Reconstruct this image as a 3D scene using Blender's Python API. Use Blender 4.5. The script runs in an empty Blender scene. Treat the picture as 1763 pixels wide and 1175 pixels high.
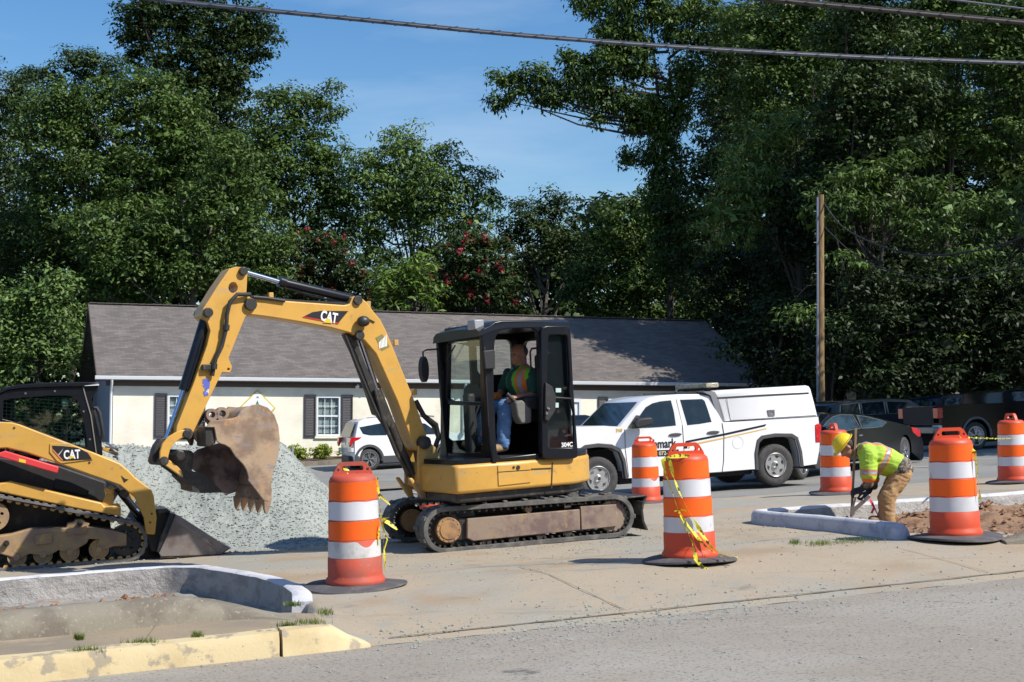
import bpy, bmesh, math, random
import numpy as np
from mathutils import Vector, Matrix, geometry, noise
random.seed(7); RNG = np.random.default_rng(7)
PI = math.pi; R = math.radians
scene = bpy.context.scene
COL = scene.collection

# ------------------------------------------------------------------ camera
FPX = 2450.0; TH = math.atan(147.5/2450); CAM = Vector((0, 0, 1.6))
cd = bpy.data.cameras.new('camera'); cam = bpy.data.objects.new('camera', cd); COL.objects.link(cam)
cam.location = CAM; cam.rotation_euler = (PI/2+TH, 0, 0)
cd.sensor_width = 36; cd.lens = FPX/1763*36; cd.clip_start = .1; cd.clip_end = 3000
scene.camera = cam
# ------------------------------------------------------------------ sun and sky
SUN_EL = R(46); TS = Vector((.883*math.cos(SUN_EL), -.469*math.cos(SUN_EL), math.sin(SUN_EL)))
w = bpy.data.worlds.new('World'); scene.world = w; w.use_nodes = True
nt = w.node_tree; nt.nodes.clear()
sky = nt.nodes.new('ShaderNodeTexSky'); sky.sky_type = 'NISHITA'; sky.sun_disc = False
sky.sun_elevation = SUN_EL; sky.sun_rotation = math.atan2(.883, -.469)
sky.air_density = 1.25; sky.dust_density = .35; sky.ozone_density = 3.5; sky.altitude = 100
tc = nt.nodes.new('ShaderNodeTexCoord'); mp = nt.nodes.new('ShaderNodeMapping'); mp.inputs['Scale'].default_value = (1.2, 1.2, 6)
mp.inputs['Rotation'].default_value = (0, R(-12), 0)
nz = nt.nodes.new('ShaderNodeTexNoise'); nz.inputs['Scale'].default_value = 2.2; nz.inputs['Detail'].default_value = 6; nz.inputs['Roughness'].default_value = .55
mr = nt.nodes.new('ShaderNodeMapRange'); mr.inputs['From Min'].default_value = .43; mr.inputs['From Max'].default_value = .78; mr.inputs['To Max'].default_value = .42
mx = nt.nodes.new('ShaderNodeMix'); mx.data_type = 'RGBA'; mx.inputs['B'].default_value = (6.5, 7.2, 8.2, 1)
bg = nt.nodes.new('ShaderNodeBackground'); bg.inputs['Strength'].default_value = .105
wo = nt.nodes.new('ShaderNodeOutputWorld')
L = nt.links.new
L(tc.outputs['Generated'], mp.inputs[0]); L(mp.outputs[0], nz.inputs['Vector']); L(nz.outputs[0], mr.inputs[0])
L(mr.outputs[0], mx.inputs['Factor']); hsn = nt.nodes.new('ShaderNodeHueSaturation'); hsn.inputs['Saturation'].default_value = 1.3; hsn.inputs['Hue'].default_value = .505; hsn.inputs['Value'].default_value = 1.06; L(sky.outputs[0], hsn.inputs['Color']); L(hsn.outputs[0], mx.inputs['A']); L(mx.outputs['Result'], bg.inputs['Color']); L(bg.outputs[0], wo.inputs[0])
sd = bpy.data.lights.new('sun', 'SUN'); sd.energy = 4.9; sd.angle = R(.53); sd.color = (1, .945, .85)
so = bpy.data.objects.new('sun', sd); COL.objects.link(so); so.rotation_euler = TS.to_track_quat('Z', 'Y').to_euler(); so.location = (20, -10, 30)
vs = scene.view_settings; vs.view_transform = 'Standard'; vs.look = 'None'; vs.exposure = .3; vs.gamma = 1
scene.render.engine = 'CYCLES'; scene.cycles.max_bounces = 8; scene.cycles.transparent_max_bounces = 12

# ------------------------------------------------------------------ projection helpers (only to read real positions off the photo)
c_, s_ = math.cos(TH), math.sin(TH)
def ray(px, py):
    x = px-881.5; y = 587.5-py
    return Vector((x, FPX*c_-y*s_, FPX*s_+y*c_))
def at(px, py, Y):
    d = ray(px, py); t = Y/d.y
    return Vector((d.x*t, Y, CAM.z+d.z*t))
CA, SA = math.cos(R(20)), math.sin(R(20))
def UV(u, v): return (CA*u-SA*v, SA*u+CA*v)
def toUV(X, Y): return (CA*X+SA*Y, -SA*X+CA*Y)
HV = [(-80, .0), (0, .1), (5, .2), (9.84, .18), (10.1, .205), (11.8, .31), (15, .29), (19.2, .20), (23.5, -.02), (30, -.12), (45, -.15), (49, .0), (55, .2), (70, .5), (120, 2), (500, 2)]
def lerp(T, v):
    if v <= T[0][0]: return T[0][1]
    for (a, b), (d, e) in zip(T, T[1:]):
        if v <= d: return b+(e-b)*(v-a)/(d-a)
    return T[-1][1]
def sst(a, b, x):
    t = min(1, max(0, (x-a)/(b-a))); return t*t*(3-2*t)
def GUV(u, v):                                  # height of the ground at (u along the street, v away from it)
    z = .05*(min(max(u, -40), 60)-5)+lerp(HV, v)
    if 10.02 < v < 11.3 and u < 3: z += (.33-lerp(HV, v))*(1-sst(1.7, 2.75, u))*(1-sst(11.1, 11.3, v))
    return z
def G(X, Y): return GUV(*toUV(X, Y))
def on(px, py, dz=0):
    d = ray(px, py); Y = 3.0
    while Y < 300:
        t = Y/d.y
        if CAM.z+d.z*t < G(d.x*t, Y)+dz: break
        Y += .02
    return Vector((d.x*t, Y, CAM.z+d.z*t))
CROP = dict(P=(0, 0, 1), K1=(250, 680, 5.34), K2=(600, 690, 5.875), K3=(0, 650, 6.527), K4=(0, 780, 5.339), K5=(1380, 640, 4.603), K6=(590, 690, 8.39),
            K8=(640, 800, 3.39), C2=(240, 440, 2.554), C3=(640, 520, 2.611), C4=(960, 620, 3.673), L1=(0, 640, 3.264), W=(1400, 720, 5.873),
            GC=(740, 540, 4.196), T3=(960, 660, 8.014), T4=(1240, 700, 7.345), K7=(830, 570, 9.04))
def cp(c, x, y): o = CROP[c]; return (o[0]+x/o[2], o[1]+y/o[2])
def frame(o, yaw, pitch=0): return Matrix.Translation(o) @ Matrix.Rotation(R(yaw), 4, 'Z') @ Matrix.Rotation(-R(pitch), 4, 'Y')
def pl(M, pts, w=0, c='P'):                      # outline points read on the vertical plane y=w of a frame -> local (x, z)
    inv = M.inverted(); o = inv @ CAM; I3 = inv.to_3x3(); out = []
    for p in pts:
        d = I3 @ ray(*cp(c, *p)); t = (w-o.y)/d.y; q = o+d*t; out.append((q.x, q.z))
    return out

# ------------------------------------------------------------------ mesh builder (world coordinates inside)
WM = {}
class MB:
    def __init__(s, M=None): s.M = M or Matrix.Identity(4); s.v = []; s.f = []; s.mi = []; s.m = 0
    def add(s, vs, fs, M=None):
        b = len(s.v); M = M or s.M
        s.v += [M @ Vector(p) for p in vs]; s.f += [tuple(i+b for i in f) for f in fs]; s.mi += [s.m]*len(fs); return s
    def box(s, x0, x1, y0, y1, z0, z1, M=None):
        return s.add([(x, y, z) for x in (x0, x1) for y in (y0, y1) for z in (z0, z1)],
                     [(0, 1, 3, 2), (4, 6, 7, 5), (0, 4, 5, 1), (2, 3, 7, 6), (0, 2, 6, 4), (1, 5, 7, 3)], M)
    def prism(s, poly, y0, y1, holes=(), yf=None, M=None):
        loops = [list(poly)]+[list(h) for h in holes]; flat = [p for l in loops for p in l]; n = len(flat)
        y0f = (lambda x, z: y0+yf(x, z)) if yf else (lambda x, z: y0)
        y1f = (lambda x, z: y1+yf(x, z)) if yf else (lambda x, z: y1)
        vs = [(x, y0f(x, z), z) for x, z in flat]+[(x, y1f(x, z), z) for x, z in flat]; fs = []
        if not holes: fs += [tuple(range(n)), tuple(range(2*n-1, n-1, -1))]
        else:
            tri = geometry.tessellate_polygon([[Vector((x, z, 0)) for x, z in l] for l in loops])
            for t in tri: fs.append(tuple(t)); fs.append(tuple(i+n for i in reversed(t)))
        b = 0
        for l in loops:
            k = len(l)
            for i in range(k): j = (i+1) % k; fs.append((b+i, b+j, b+j+n, b+i+n))
            b += k
        return s.add(vs, fs, M)
    def bar(s, a, b, w, h, up=(0, 0, 1), M=None):
        a = Vector(a); b = Vector(b); d = (b-a).normalized(); u = Vector(up); x = d.cross(u)
        if x.length < 1e-4: x = d.cross(Vector((1, 0, 0)))
        x.normalize(); z = x.cross(d)
        vs = [p+x*i*w/2+z*j*h/2 for p in (a, b) for i, j in ((-1, -1), (1, -1), (1, 1), (-1, 1))]
        return s.add(vs, [(0, 1, 2, 3), (7, 6, 5, 4), (0, 4, 5, 1), (1, 5, 6, 2), (2, 6, 7, 3), (3, 7, 4, 0)], M)
    def tube(s, pts, r, n=10, M=None, flat=1.0, up=None):
        pts = [Vector(p) for p in pts]; rs = r if hasattr(r, '__len__') else [r]*len(pts); vs = []; fs = []
        nrm = None
        for i, p in enumerate(pts):
            d = (pts[min(i+1, len(pts)-1)]-pts[max(i-1, 0)]).normalized()
            if nrm is None:
                q = Vector(up) if up else (Vector((0, 0, 1)) if abs(d.z) < .9 else Vector((1, 0, 0))); nrm = (q-d*q.dot(d)).normalized()
            else: nrm = (nrm-d*nrm.dot(d)).normalized()
            bi = d.cross(nrm)
            vs += [p+(nrm*math.cos(2*PI*k/n)+bi*math.sin(2*PI*k/n)*flat)*rs[i] for k in range(n)]
        m = len(pts)
        for i in range(m-1):
            for k in range(n): k2 = (k+1) % n; fs.append((i*n+k, i*n+k2, (i+1)*n+k2, (i+1)*n+k))
        fs += [tuple(range(n-1, -1, -1)), tuple(range((m-1)*n, m*n))]
        return s.add(vs, fs, M)
    def cyl(s, a, b, r, r2=None, n=16, M=None): return s.tube([a, b], [r, r if r2 is None else r2], n, M)
    def disc(s, x, z, y0, y1, r, n=20, M=None):      # a pin or wheel with its axis along local y
        return s.cyl((x, y0, z), (x, y1, z), r, None, n, M)
    def lathe(s, prof, n=32, M=None, axis='z', wob=None):
        vs = []; fs = []; m = len(prof)
        for i in range(n):
            a = 2*PI*i/n; c, d = math.cos(a), math.sin(a)
            for r, z in prof:
                rr = r*(1+(wob(a, z) if wob else 0))
                vs.append((rr*c, rr*d, z) if axis == 'z' else (rr*c, z, rr*d))
        for i in range(n):
            j = (i+1) % n
            for k in range(m-1): fs.append((i*m+k, j*m+k, j*m+k+1, i*m+k+1))
        if prof[0][0] > 1e-6: fs.append(tuple(i*m for i in range(n)))
        if prof[-1][0] > 1e-6: fs.append(tuple(i*m+m-1 for i in range(n)))
        return s.add(vs, fs, M)
    def ell(s, c, r, n=14, M=None, rot=None):
        vs = []; fs = []; m = n//2+1; c = Vector(c); Q = rot or Matrix.Identity(3)
        for i in range(m):
            t = PI*i/(m-1)
            for k in range(n):
                p = 2*PI*k/n; vs.append(c+Q @ Vector((r[0]*math.sin(t)*math.cos(p), r[1]*math.sin(t)*math.sin(p), r[2]*math.cos(t))))
        for i in range(m-1):
            for k in range(n): k2 = (k+1) % n; fs.append((i*n+k, i*n+k2, (i+1)*n+k2, (i+1)*n+k))
        return s.add(vs, fs, M)
    def cap(s, a, b, ra, rb=None, n=12, M=None):     # tapered capsule
        a = Vector(a); b = Vector(b); rb = ra if rb is None else rb; d = (b-a); l = d.length; d = d/l if l > 1e-6 else Vector((0, 0, 1))
        P = []; Q = []
        for t in (-1, -.8, -.5): P.append(a+d*ra*t); Q.append(max(ra*math.sqrt(1-t*t), 1e-4))
        P += [a, b]; Q += [ra, rb]
        for t in (.5, .8, 1): P.append(b+d*rb*t); Q.append(max(rb*math.sqrt(1-t*t), 1e-4))
        return s.tube(P, Q, n, M)
    def grid(s, fn, us, vs_, M=None):
        V = [fn(a, b) for a in us for b in vs_]; m = len(vs_)
        return s.add(V, [(i*m+j, (i+1)*m+j, (i+1)*m+j+1, i*m+j+1) for i in range(len(us)-1) for j in range(m-1)], M)
    def build(s, name, mat, parent=None, bevel=0, smooth=32, origin=None, recalc=True, seg=2):
        if parent is not None: WMp = WM[parent.name]
        elif isinstance(origin, Matrix): WMp = origin
        else: WMp = Matrix.Translation(origin) if origin is not None else Matrix.Identity(4)
        inv = WMp.inverted()
        me = bpy.data.meshes.new(name); me.from_pydata([inv @ p for p in s.v], [], s.f)
        for m in (mat if isinstance(mat, (list, tuple)) else [mat]): me.materials.append(m)
        me.polygons.foreach_set('material_index', s.mi)
        if recalc or bevel:
            bm = bmesh.new(); bm.from_mesh(me); bmesh.ops.remove_doubles(bm, verts=bm.verts, dist=1e-5)
            bmesh.ops.recalc_face_normals(bm, faces=bm.faces); bm.to_mesh(me); bm.free()
        if smooth:
            me.polygons.foreach_set('use_smooth', [True]*len(me.polygons)); me.set_sharp_from_angle(angle=R(smooth))
        o = bpy.data.objects.new(name, me); COL.objects.link(o)
        if parent is not None: o.parent = parent
        else: o.matrix_basis = WMp
        WM[o.name] = WMp
        if bevel:
            b = o.modifiers.new('bevel', 'BEVEL'); b.width = bevel; b.segments = seg; b.limit_method = 'ANGLE'; b.angle_limit = R(40); b.harden_normals = False
        return o
def tag(o, label=None, cat=None, group=None, kind=None):
    if label: o['label'] = label
    if cat: o['category'] = cat
    if group: o['group'] = group
    if kind: o['kind'] = kind
    return o
def thing(name, label, cat, M, group=None):
    o = bpy.data.objects.new(name, None); COL.objects.link(o); o.empty_display_size = .2
    o.matrix_basis = M if isinstance(M, Matrix) else Matrix.Translation(M); WM[o.name] = o.matrix_basis.copy()
    return tag(o, label, cat, group)
def lab(o, t): o['label'] = t; return o
def copy_tree(o, parent=None):
    c = o.copy(); COL.objects.link(c)
    if parent is not None: c.parent = parent
    WM[c.name] = WM.get(o.name)
    for ch in [x for x in bpy.data.objects if x.parent == o]: copy_tree(ch, c)
    return c
def ngon(x, z, r, n=20, a0=0, rz=None): return [(x+r*math.cos(a0+2*PI*i/n), z+(rz or r)*math.sin(a0+2*PI*i/n)) for i in range(n)]
def text_mesh(mb, txt, M, size, m=0, bold=.02, depth=.002, sx=1, shear=0):
    cu = bpy.data.curves.new('lettering', 'FONT'); cu.body = txt; cu.size = size; cu.extrude = depth; cu.offset = bold*size; cu.shear = shear; cu.resolution_u = 3
    o = bpy.data.objects.new('lettering', cu); COL.objects.link(o); bpy.context.view_layer.update()
    me = bpy.data.meshes.new_from_object(o.evaluated_get(bpy.context.evaluated_depsgraph_get()))
    k = mb.m; mb.m = m
    mb.add([(v.co.x*sx, v.co.y, v.co.z) for v in me.vertices], [tuple(p.vertices) for p in me.polygons], M); mb.m = k
    bpy.data.objects.remove(o); bpy.data.curves.remove(cu); bpy.data.meshes.remove(me)

# ------------------------------------------------------------------ materials
MATS = {}
def lin(c): return tuple(((x/255)/12.92 if x/255 <= .04045 else ((x/255+.055)/1.055)**2.4) for x in c)
def mat(name, col, rough=.6, metal=0, layers=(), bump=None, spec=.5, coat=0, trans=None, rand=None, wave=None, sh=None):
    """layers: (noise scale, colour, lo, hi, detail[, stretch]) laid one over another; bump: (scale, strength, distance)"""
    if name in MATS: return MATS[name]
    m = bpy.data.materials.new(name); MATS[name] = m; m.use_nodes = True; t = m.node_tree; N = t.nodes.new; K = t.links.new
    b = t.nodes['Principled BSDF']; b.inputs['Roughness'].default_value = rough; b.inputs['Metallic'].default_value = metal
    b.inputs['Specular IOR Level'].default_value = spec
    if coat: b.inputs['Coat Weight'].default_value = coat; b.inputs['Coat Roughness'].default_value = .08
    tcn = N('ShaderNodeTexCoord'); cur = N('ShaderNodeRGB'); cur.outputs[0].default_value = (*col, 1); cur = cur.outputs[0]
    for i, ly in enumerate(layers):
        sc, c2, lo, hi, det = ly[:5]; vec = tcn.outputs['Object']
        if len(ly) > 5:
            mpn = N('ShaderNodeMapping'); mpn.inputs['Scale'].default_value = ly[5]; K(vec, mpn.inputs[0]); vec = mpn.outputs[0]
        nn = N('ShaderNodeTexNoise'); nn.noise_dimensions = '4D'; nn.inputs['W'].default_value = i*3.7; nn.inputs['Scale'].default_value = sc; nn.inputs['Detail'].default_value = det; nn.inputs['Roughness'].default_value = .62
        K(vec, nn.inputs['Vector'])
        r = N('ShaderNodeMapRange'); r.interpolation_type = 'SMOOTHSTEP'; r.inputs['From Min'].default_value = lo; r.inputs['From Max'].default_value = hi; K(nn.outputs[0], r.inputs[0])
        x = N('ShaderNodeMix'); x.data_type = 'RGBA'; K(r.outputs[0], x.inputs['Factor']); K(cur, x.inputs['A']); x.inputs['B'].default_value = (*c2, 1); cur = x.outputs['Result']
    if rand:                                       # per leaf / per stone variation
        g = N('ShaderNodeNewGeometry'); hs = N('ShaderNodeHueSaturation'); r = N('ShaderNodeMapRange'); r.inputs['To Min'].default_value = 1-rand; r.inputs['To Max'].default_value = 1+rand
        K(g.outputs['Random Per Island'], r.inputs[0]); K(r.outputs[0], hs.inputs['Value']); K(cur, hs.inputs['Color']); cur = hs.outputs[0]
    K(cur, b.inputs['Base Color'])
    if bump:
        nn = N('ShaderNodeTexNoise'); nn.inputs['Scale'].default_value = bump[0]; nn.inputs['Detail'].default_value = 8; nn.inputs['Roughness'].default_value = .7; K(tcn.outputs['Object'], nn.inputs['Vector'])
        bb = N('ShaderNodeBump'); bb.inputs['Strength'].default_value = bump[1]; bb.inputs['Distance'].default_value = bump[2]; K(nn.outputs[0], bb.inputs['Height']); K(bb.outputs[0], b.inputs['Normal'])
    if trans:                                      # thin leaves let light through
        tr = N('ShaderNodeBsdfTranslucent'); K(cur, tr.inputs['Color']); ms = N('ShaderNodeMixShader'); ms.inputs[0].default_value = trans
        out = t.nodes['Material Output']; K(b.outputs[0], ms.inputs[1]); K(tr.outputs[0], ms.inputs[2]); K(ms.outputs[0], out.inputs['Surface'])
    m['b'] = 1
    return m
def glassmat(name, tint=(.6, .7, .66), refl=.12, rough=.02):
    if name in MATS: return MATS[name]
    m = bpy.data.materials.new(name); MATS[name] = m; m.use_nodes = True; t = m.node_tree; N = t.nodes.new; K = t.links.new; t.nodes.clear()
    a = N('ShaderNodeBsdfTransparent'); a.inputs[0].default_value = (*tint, 1); g = N('ShaderNodeBsdfGlossy'); g.inputs['Roughness'].default_value = rough
    lw = N('ShaderNodeLayerWeight'); lw.inputs[0].default_value = .5; f = N('ShaderNodeMath'); f.operation = 'POWER'; f.inputs[1].default_value = 4; K(lw.outputs['Facing'], f.inputs[0]); ad = N('ShaderNodeMath'); ad.operation = 'MULTIPLY_ADD'; ad.inputs[1].default_value = .7; ad.inputs[2].default_value = refl
    x = N('ShaderNodeMixShader'); o = N('ShaderNodeOutputMaterial')
    K(f.outputs[0], ad.inputs[0]); K(ad.outputs[0], x.inputs[0]); K(a.outputs[0], x.inputs[1]); K(g.outputs[0], x.inputs[2]); K(x.outputs[0], o.inputs[0]); return m
DUST = lin((176, 160, 132))
M_YEL = mat('yellow_paint', (.60, .335, .07), .38, layers=[(5, (.52, .29, .065), .45, .75, 5), (7, (.40, .25, .10), .585, .68, 9), (3, (.50, .32, .12), .56, .66, 9, (1, 1, 4)), (30, (.16, .11, .06), .66, .70, 6)], spec=.4)
M_YELD = mat('dirty_yellow_paint', (.56, .32, .075), .55, layers=[(4, (.40, .27, .13), .42, .62, 7), (14, (.13, .085, .05), .60, .70, 8)])
M_GRIME = mat('greasy_black_steel', (.028, .026, .024), .45, layers=[(8, (.11, .085, .06), .50, .70, 8)])
M_BLK = mat('black_paint', (.008, .009, .013), .3, layers=[(6, (.016, .016, .018), .5, .8, 5)], spec=.35)
M_BLKM = mat('matt_black_plastic', (.018, .018, .02), .62, layers=[(9, (.05, .047, .042), .5, .8, 5)])
M_RUB = mat('track_rubber', (.085, .082, .078), .85, layers=[(6, (.17, .16, .14), .42, .66, 7)], bump=(60, .3, .01))
M_RUBD = mat('tyre_rubber', (.045, .043, .042), .8, layers=[(10, (.09, .082, .075), .45, .75, 6)])
M_CHR = mat('chrome_rod', (.50, .56, .70), .16, 1)
M_STEEL = mat('worn_steel', (.42, .41, .40), .35, .9)
M_FRAME = mat('dusty_track_frame', lin((142, 124, 108)), .75, layers=[(3, lin((112, 92, 88)), .45, .6, 5), (9, lin((158, 132, 92)), .55, .7, 7)], bump=(30, .2, .01))
M_RUST = mat('rusty_bucket_steel', lin((164, 140, 114)), .55, layers=[(3.2, lin((128, 106, 88)), .42, .58, 6), (6, lin((190, 140, 86)), .56, .68, 8), (2.6, lin((128, 120, 122)), .56, .66, 9, (2, 2, 5)), (22, lin((84, 62, 50)), .64, .72, 7)], bump=(12, .25, .02))
M_RUSTI = mat('scoured_steel', lin((150, 136, 136)), .38, .25, layers=[(4, lin((96, 86, 86)), .45, .6, 6), (7, lin((150, 116, 88)), .58, .7, 8)])
M_GLASS = glassmat('cab_glass', (.92, .97, .95), .04)
M_DGLASS = mat('car_glass', (.010, .016, .020), .04, spec=.6, layers=[(2, (.02, .03, .034), .45, .7, 3)])
M_WHITE = mat('white_car_paint', (.80, .80, .80), .3, coat=.6, layers=[(2, (.74, .74, .735), .5, .8, 3)])
M_NUM = mat('white_lettering', (.85, .85, .85), .5)
# ================================================================== ground, street, kerbs
def brickmat(name, c1, c2, mort, w, h, ms, rough=.85, bump=.3, extra=None, bias=0):
    m = mat(name, c1, rough); t = m.node_tree; N = t.nodes.new; K = t.links.new; b = t.nodes['Principled BSDF']
    tcn = N('ShaderNodeTexCoord'); sp = N('ShaderNodeSeparateXYZ'); cb = N('ShaderNodeCombineXYZ'); K(tcn.outputs['Object'], sp.inputs[0])
    K(sp.outputs['X'], cb.inputs['X']); K(sp.outputs['Z'], cb.inputs['Y'])
    br = N('ShaderNodeTexBrick'); K(cb.outputs[0], br.inputs['Vector'])
    for k, c in (('Color1', c1), ('Color2', c2), ('Mortar', mort)): br.inputs[k].default_value = (*c, 1)
    br.inputs['Scale'].default_value = 1; br.inputs['Mortar Size'].default_value = ms; br.inputs['Brick Width'].default_value = w; br.inputs['Row Height'].default_value = h; br.inputs['Bias'].default_value = bias
    nn = N('ShaderNodeTexNoise'); nn.inputs['Scale'].default_value = 1.3; nn.inputs['Detail'].default_value = 7; K(tcn.outputs['Object'], nn.inputs['Vector'])
    r = N('ShaderNodeMapRange'); r.inputs['From Min'].default_value = .3; r.inputs['From Max'].default_value = .7; r.inputs['To Min'].default_value = .86; r.inputs['To Max'].default_value = 1.1; K(nn.outputs[0], r.inputs[0])
    hs = N('ShaderNodeHueSaturation'); K(br.outputs['Color'], hs.inputs['Color']); K(r.outputs[0], hs.inputs['Value']); K(hs.outputs[0], b.inputs['Base Color'])
    bb = N('ShaderNodeBump'); bb.inputs['Strength'].default_value = bump; bb.inputs['Distance'].default_value = .02; bb.invert = True; K(br.outputs['Fac'], bb.inputs['Height']); K(bb.outputs[0], b.inputs['Normal'])
    return m
M_STREET = mat('street_asphalt', lin((148, 139, 126)), .9, layers=[(.45, lin((155, 149, 138)), .42, .62, 6, (1, 2.2, 1)), (.8, lin((154, 142, 124)), .55, .75, 6), (1.6, lin((164, 160, 150)), .60, .72, 7, (.5, 2, 1)), (1.1, lin((126, 118, 108)), .60, .72, 6, (.25, 2.4, 1)), (.9, lin((112, 104, 94)), .665, .72, 7), (40, lin((104, 103, 102)), .52, .66, 3), (1.5, lin((96, 93, 90)), .70, .76, 5), (75, lin((172, 174, 172)), .63, .70, 2)], bump=(90, .5, .01))
M_DRIVE = mat('driveway_concrete', lin((164, 150, 129)), .88, layers=[(.5, lin((151, 147, 135)), .42, .60, 6), (.9, lin((154, 135, 110)), .50, .68, 7), (1.1, lin((178, 140, 100)), .625, .70, 6, (.7, 1.6, 1)), (1.3, lin((128, 120, 108)), .60, .72, 6, (.25, 2.2, 1)), (2.2, lin((122, 118, 110)), .60, .74, 8), (55, lin((128, 124, 116)), .56, .70, 3), (3, lin((150, 146, 134)), .60, .66, 9)], bump=(50, .4, .008))
M_WALK = mat('old_walk_concrete', lin((150, 134, 110)), .9, layers=[(.7, lin((134, 122, 104)), .45, .62, 7), (2, lin((158, 142, 120)), .52, .7, 6), (45, lin((120, 108, 92)), .55, .7, 3)], bump=(60, .4, .006))
M_LOT = mat('parking_asphalt', lin((130, 128, 123)), .9, layers=[(.25, lin((138, 137, 132)), .42, .62, 6), (.6, lin((108, 108, 108)), .55, .72, 6), (.4, lin((160, 142, 116)), .66, .76, 5, (.6, 2, 1)), (30, lin((110, 110, 110)), .55, .7, 3)], bump=(60, .3, .008))
M_NEWK = mat('fresh_white_concrete', lin((198, 198, 202)), .8, layers=[(5, lin((168, 170, 178)), .48, .66, 7), (30, lin((176, 176, 180)), .56, .7, 4)], bump=(25, .35, .01))
M_ROUGHK = mat('rough_poured_concrete', lin((172, 168, 164)), .9, layers=[(4, lin((148, 144, 140)), .45, .62, 8, (1, 1, 2)), (9, lin((96, 92, 92)), .64, .69, 8, (1, 1, 2))], bump=(9, .9, .05))
M_OLDK = mat('weathered_kerb_concrete', lin((134, 127, 112)), .92, layers=[(2.5, lin((112, 104, 92)), .45, .62, 8), (8, lin((92, 86, 76)), .60, .72, 8), (30, lin((154, 146, 130)), .56, .68, 4)], bump=(40, .5, .01))
M_YK = mat('worn_yellow_kerb_paint', lin((202, 184, 144)), .8, layers=[(2.2, lin((190, 170, 128)), .45, .65, 6), (3.5, lin((158, 146, 124)), .555, .60, 9), (9, lin((140, 132, 118)), .635, .66, 9)], bump=(40, .4, .008))
M_DIRT = mat('red_clay_dirt', lin((146, 116, 90)), .95, layers=[(5, lin((118, 84, 62)), .45, .62, 8), (12, lin((166, 134, 104)), .58, .7, 6)], bump=(22, .7, .03))
M_GRAV = mat('blue_grey_gravel', lin((150, 154, 149)), .95, layers=[(1.2, lin((139, 145, 140)), .42, .6, 6), (30, lin((138, 145, 140)), .5, .62, 3), (60, lin((166, 170, 163)), .60, .68, 2)], bump=(45, .4, .015), rand=.08)
M_GRASS = mat('grass_blades', lin((110, 128, 56)), .7, trans=.3, rand=.3)
M_SOIL = mat('wood_floor_soil', (.035, .032, .02), .95, layers=[(.4, (.05, .055, .02), .45, .6, 6)])

def uk(v): return lerp([(11.2, 2.30), (11.9, 2.38), (13.4, 2.33), (14.7, 2.05), (15.2, 1.6)], v)   # inner edge of the left island
RK = [toUV(*on(px, py, .15)[:2]) for px, py in ((1592, 907), (1500, 896), (1400, 887), (1320, 881))]
RF = [toUV(*on(px, py, .15)[:2]) for px, py in ((1336, 875), (1450, 868), (1590, 858), (1763, 847))]
RK = [(RK[0][0]+.0, 12.05)]+[r for r in RK if r[1] > 12.2]
RIM = RK+[(RK[-1][0]+.05, RK[-1][1]+.35)]+RF+[(RF[-1][0]+6, RF[-1][1]+1.2)]
for _ in range(3):
    q_ = [RIM[0]]
    for a, b in zip(RIM, RIM[1:]): q_ += [(a[0]*.75+b[0]*.25, a[1]*.75+b[1]*.25), (a[0]*.25+b[0]*.75, a[1]*.25+b[1]*.75)]
    RIM = q_+[RIM[-1]]
def rleft(v): return lerp(sorted([(b, a) for a, b in RK]), v)
def rtop(u): return lerp(sorted(RF), u)
def SUV_(u, v):
    z = GUV(u, v)
    if 11.05 < v < 15.3 and u < uk(v)+.12: z -= .23*(sst(-.10, .0, uk(v)-u)*sst(11.1, 11.2, v)*(1-sst(15.14, 15.22, v)))-.05*noise.noise(Vector((u*3, v*3, 0)))
    if v > 11.35 and u > rleft(v)+1.0*(1-sst(12.3, 12.6, v)) and v < rtop(u):
        k = sst(.03, .2, u-rleft(v)-1.0*(1-sst(12.3, 12.6, v)))*sst(11.35, 11.5, v)*sst(.02, .12, rtop(u)-v); z -= .12*k
        mound = .07*sst(9.4, 10.6, u)*(1-sst(14.2, 15.2, v))+.05
        z += k*max(0, mound+.10*noise.fractal(Vector((u*1.7, v*1.7, 3)), 1, 2, 5))
    return z
def patch(name, u0, u1, v0, v1, nu, nv, m, dz=0, rough=0, extra=None):
    mb = MB(); us = np.linspace(u0, u1, nu+1); vs = np.linspace(v0, v1, nv+1)
    def fn(u, v):
        z = (SUV_(u, v) if extra else GUV(u, v))+dz
        if rough: z += rough*noise.fractal(Vector((u*2.2, v*2.2, 0)), 1, 2, 4)
        return (*UV(u, v), z)
    mb.grid(fn, list(us), list(vs)); o = mb.build(name, m, smooth=60, recalc=False); return tag(o, kind='structure')
patch('ground', -400, 500, -300, 600, 120, 120, M_SOIL, -.25)
patch('street', -40, 70, -12, 9.84, 220, 60, M_STREET, 0, .004)
M_FILL = mat('grey_rubble_fill', lin((146, 142, 138)), .95, layers=[(3, lin((124, 118, 112)), .45, .62, 8), (5, lin((150, 118, 92)), .60, .66, 6)], bump=(18, .8, .03))
patch('driveway', -6, 24, 9.84, 21, 480, 190, [M_DRIVE, M_WALK, M_DIRT, M_FILL], 0, .006, True)
dw = bpy.data.objects['driveway'].data
for p in dw.polygons:
    u, v = toUV(p.center.x, p.center.y)
    if v < 11.2 and u < 2.35: p.material_index = 1
    elif v < 11.2: p.material_index = 0
    elif 11.1 < v < 15.2 and u < uk(v)+.1: p.material_index = 3
    elif v > 11.4 and u > rleft(v)+.06+1.0*(1-sst(12.3, 12.6, v)) and v < rtop(u)-.05: p.material_index = 2
patch('sidewalk', 24, 70, 9.84, 21, 60, 16, M_WALK, -.002)
patch('sidewalk', -40, -6, 9.84, 21, 60, 16, M_WALK, -.002)
patch('parking_lot', -30, 75, 21, 48.6, 150, 50, M_LOT, 0, .01)
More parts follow.
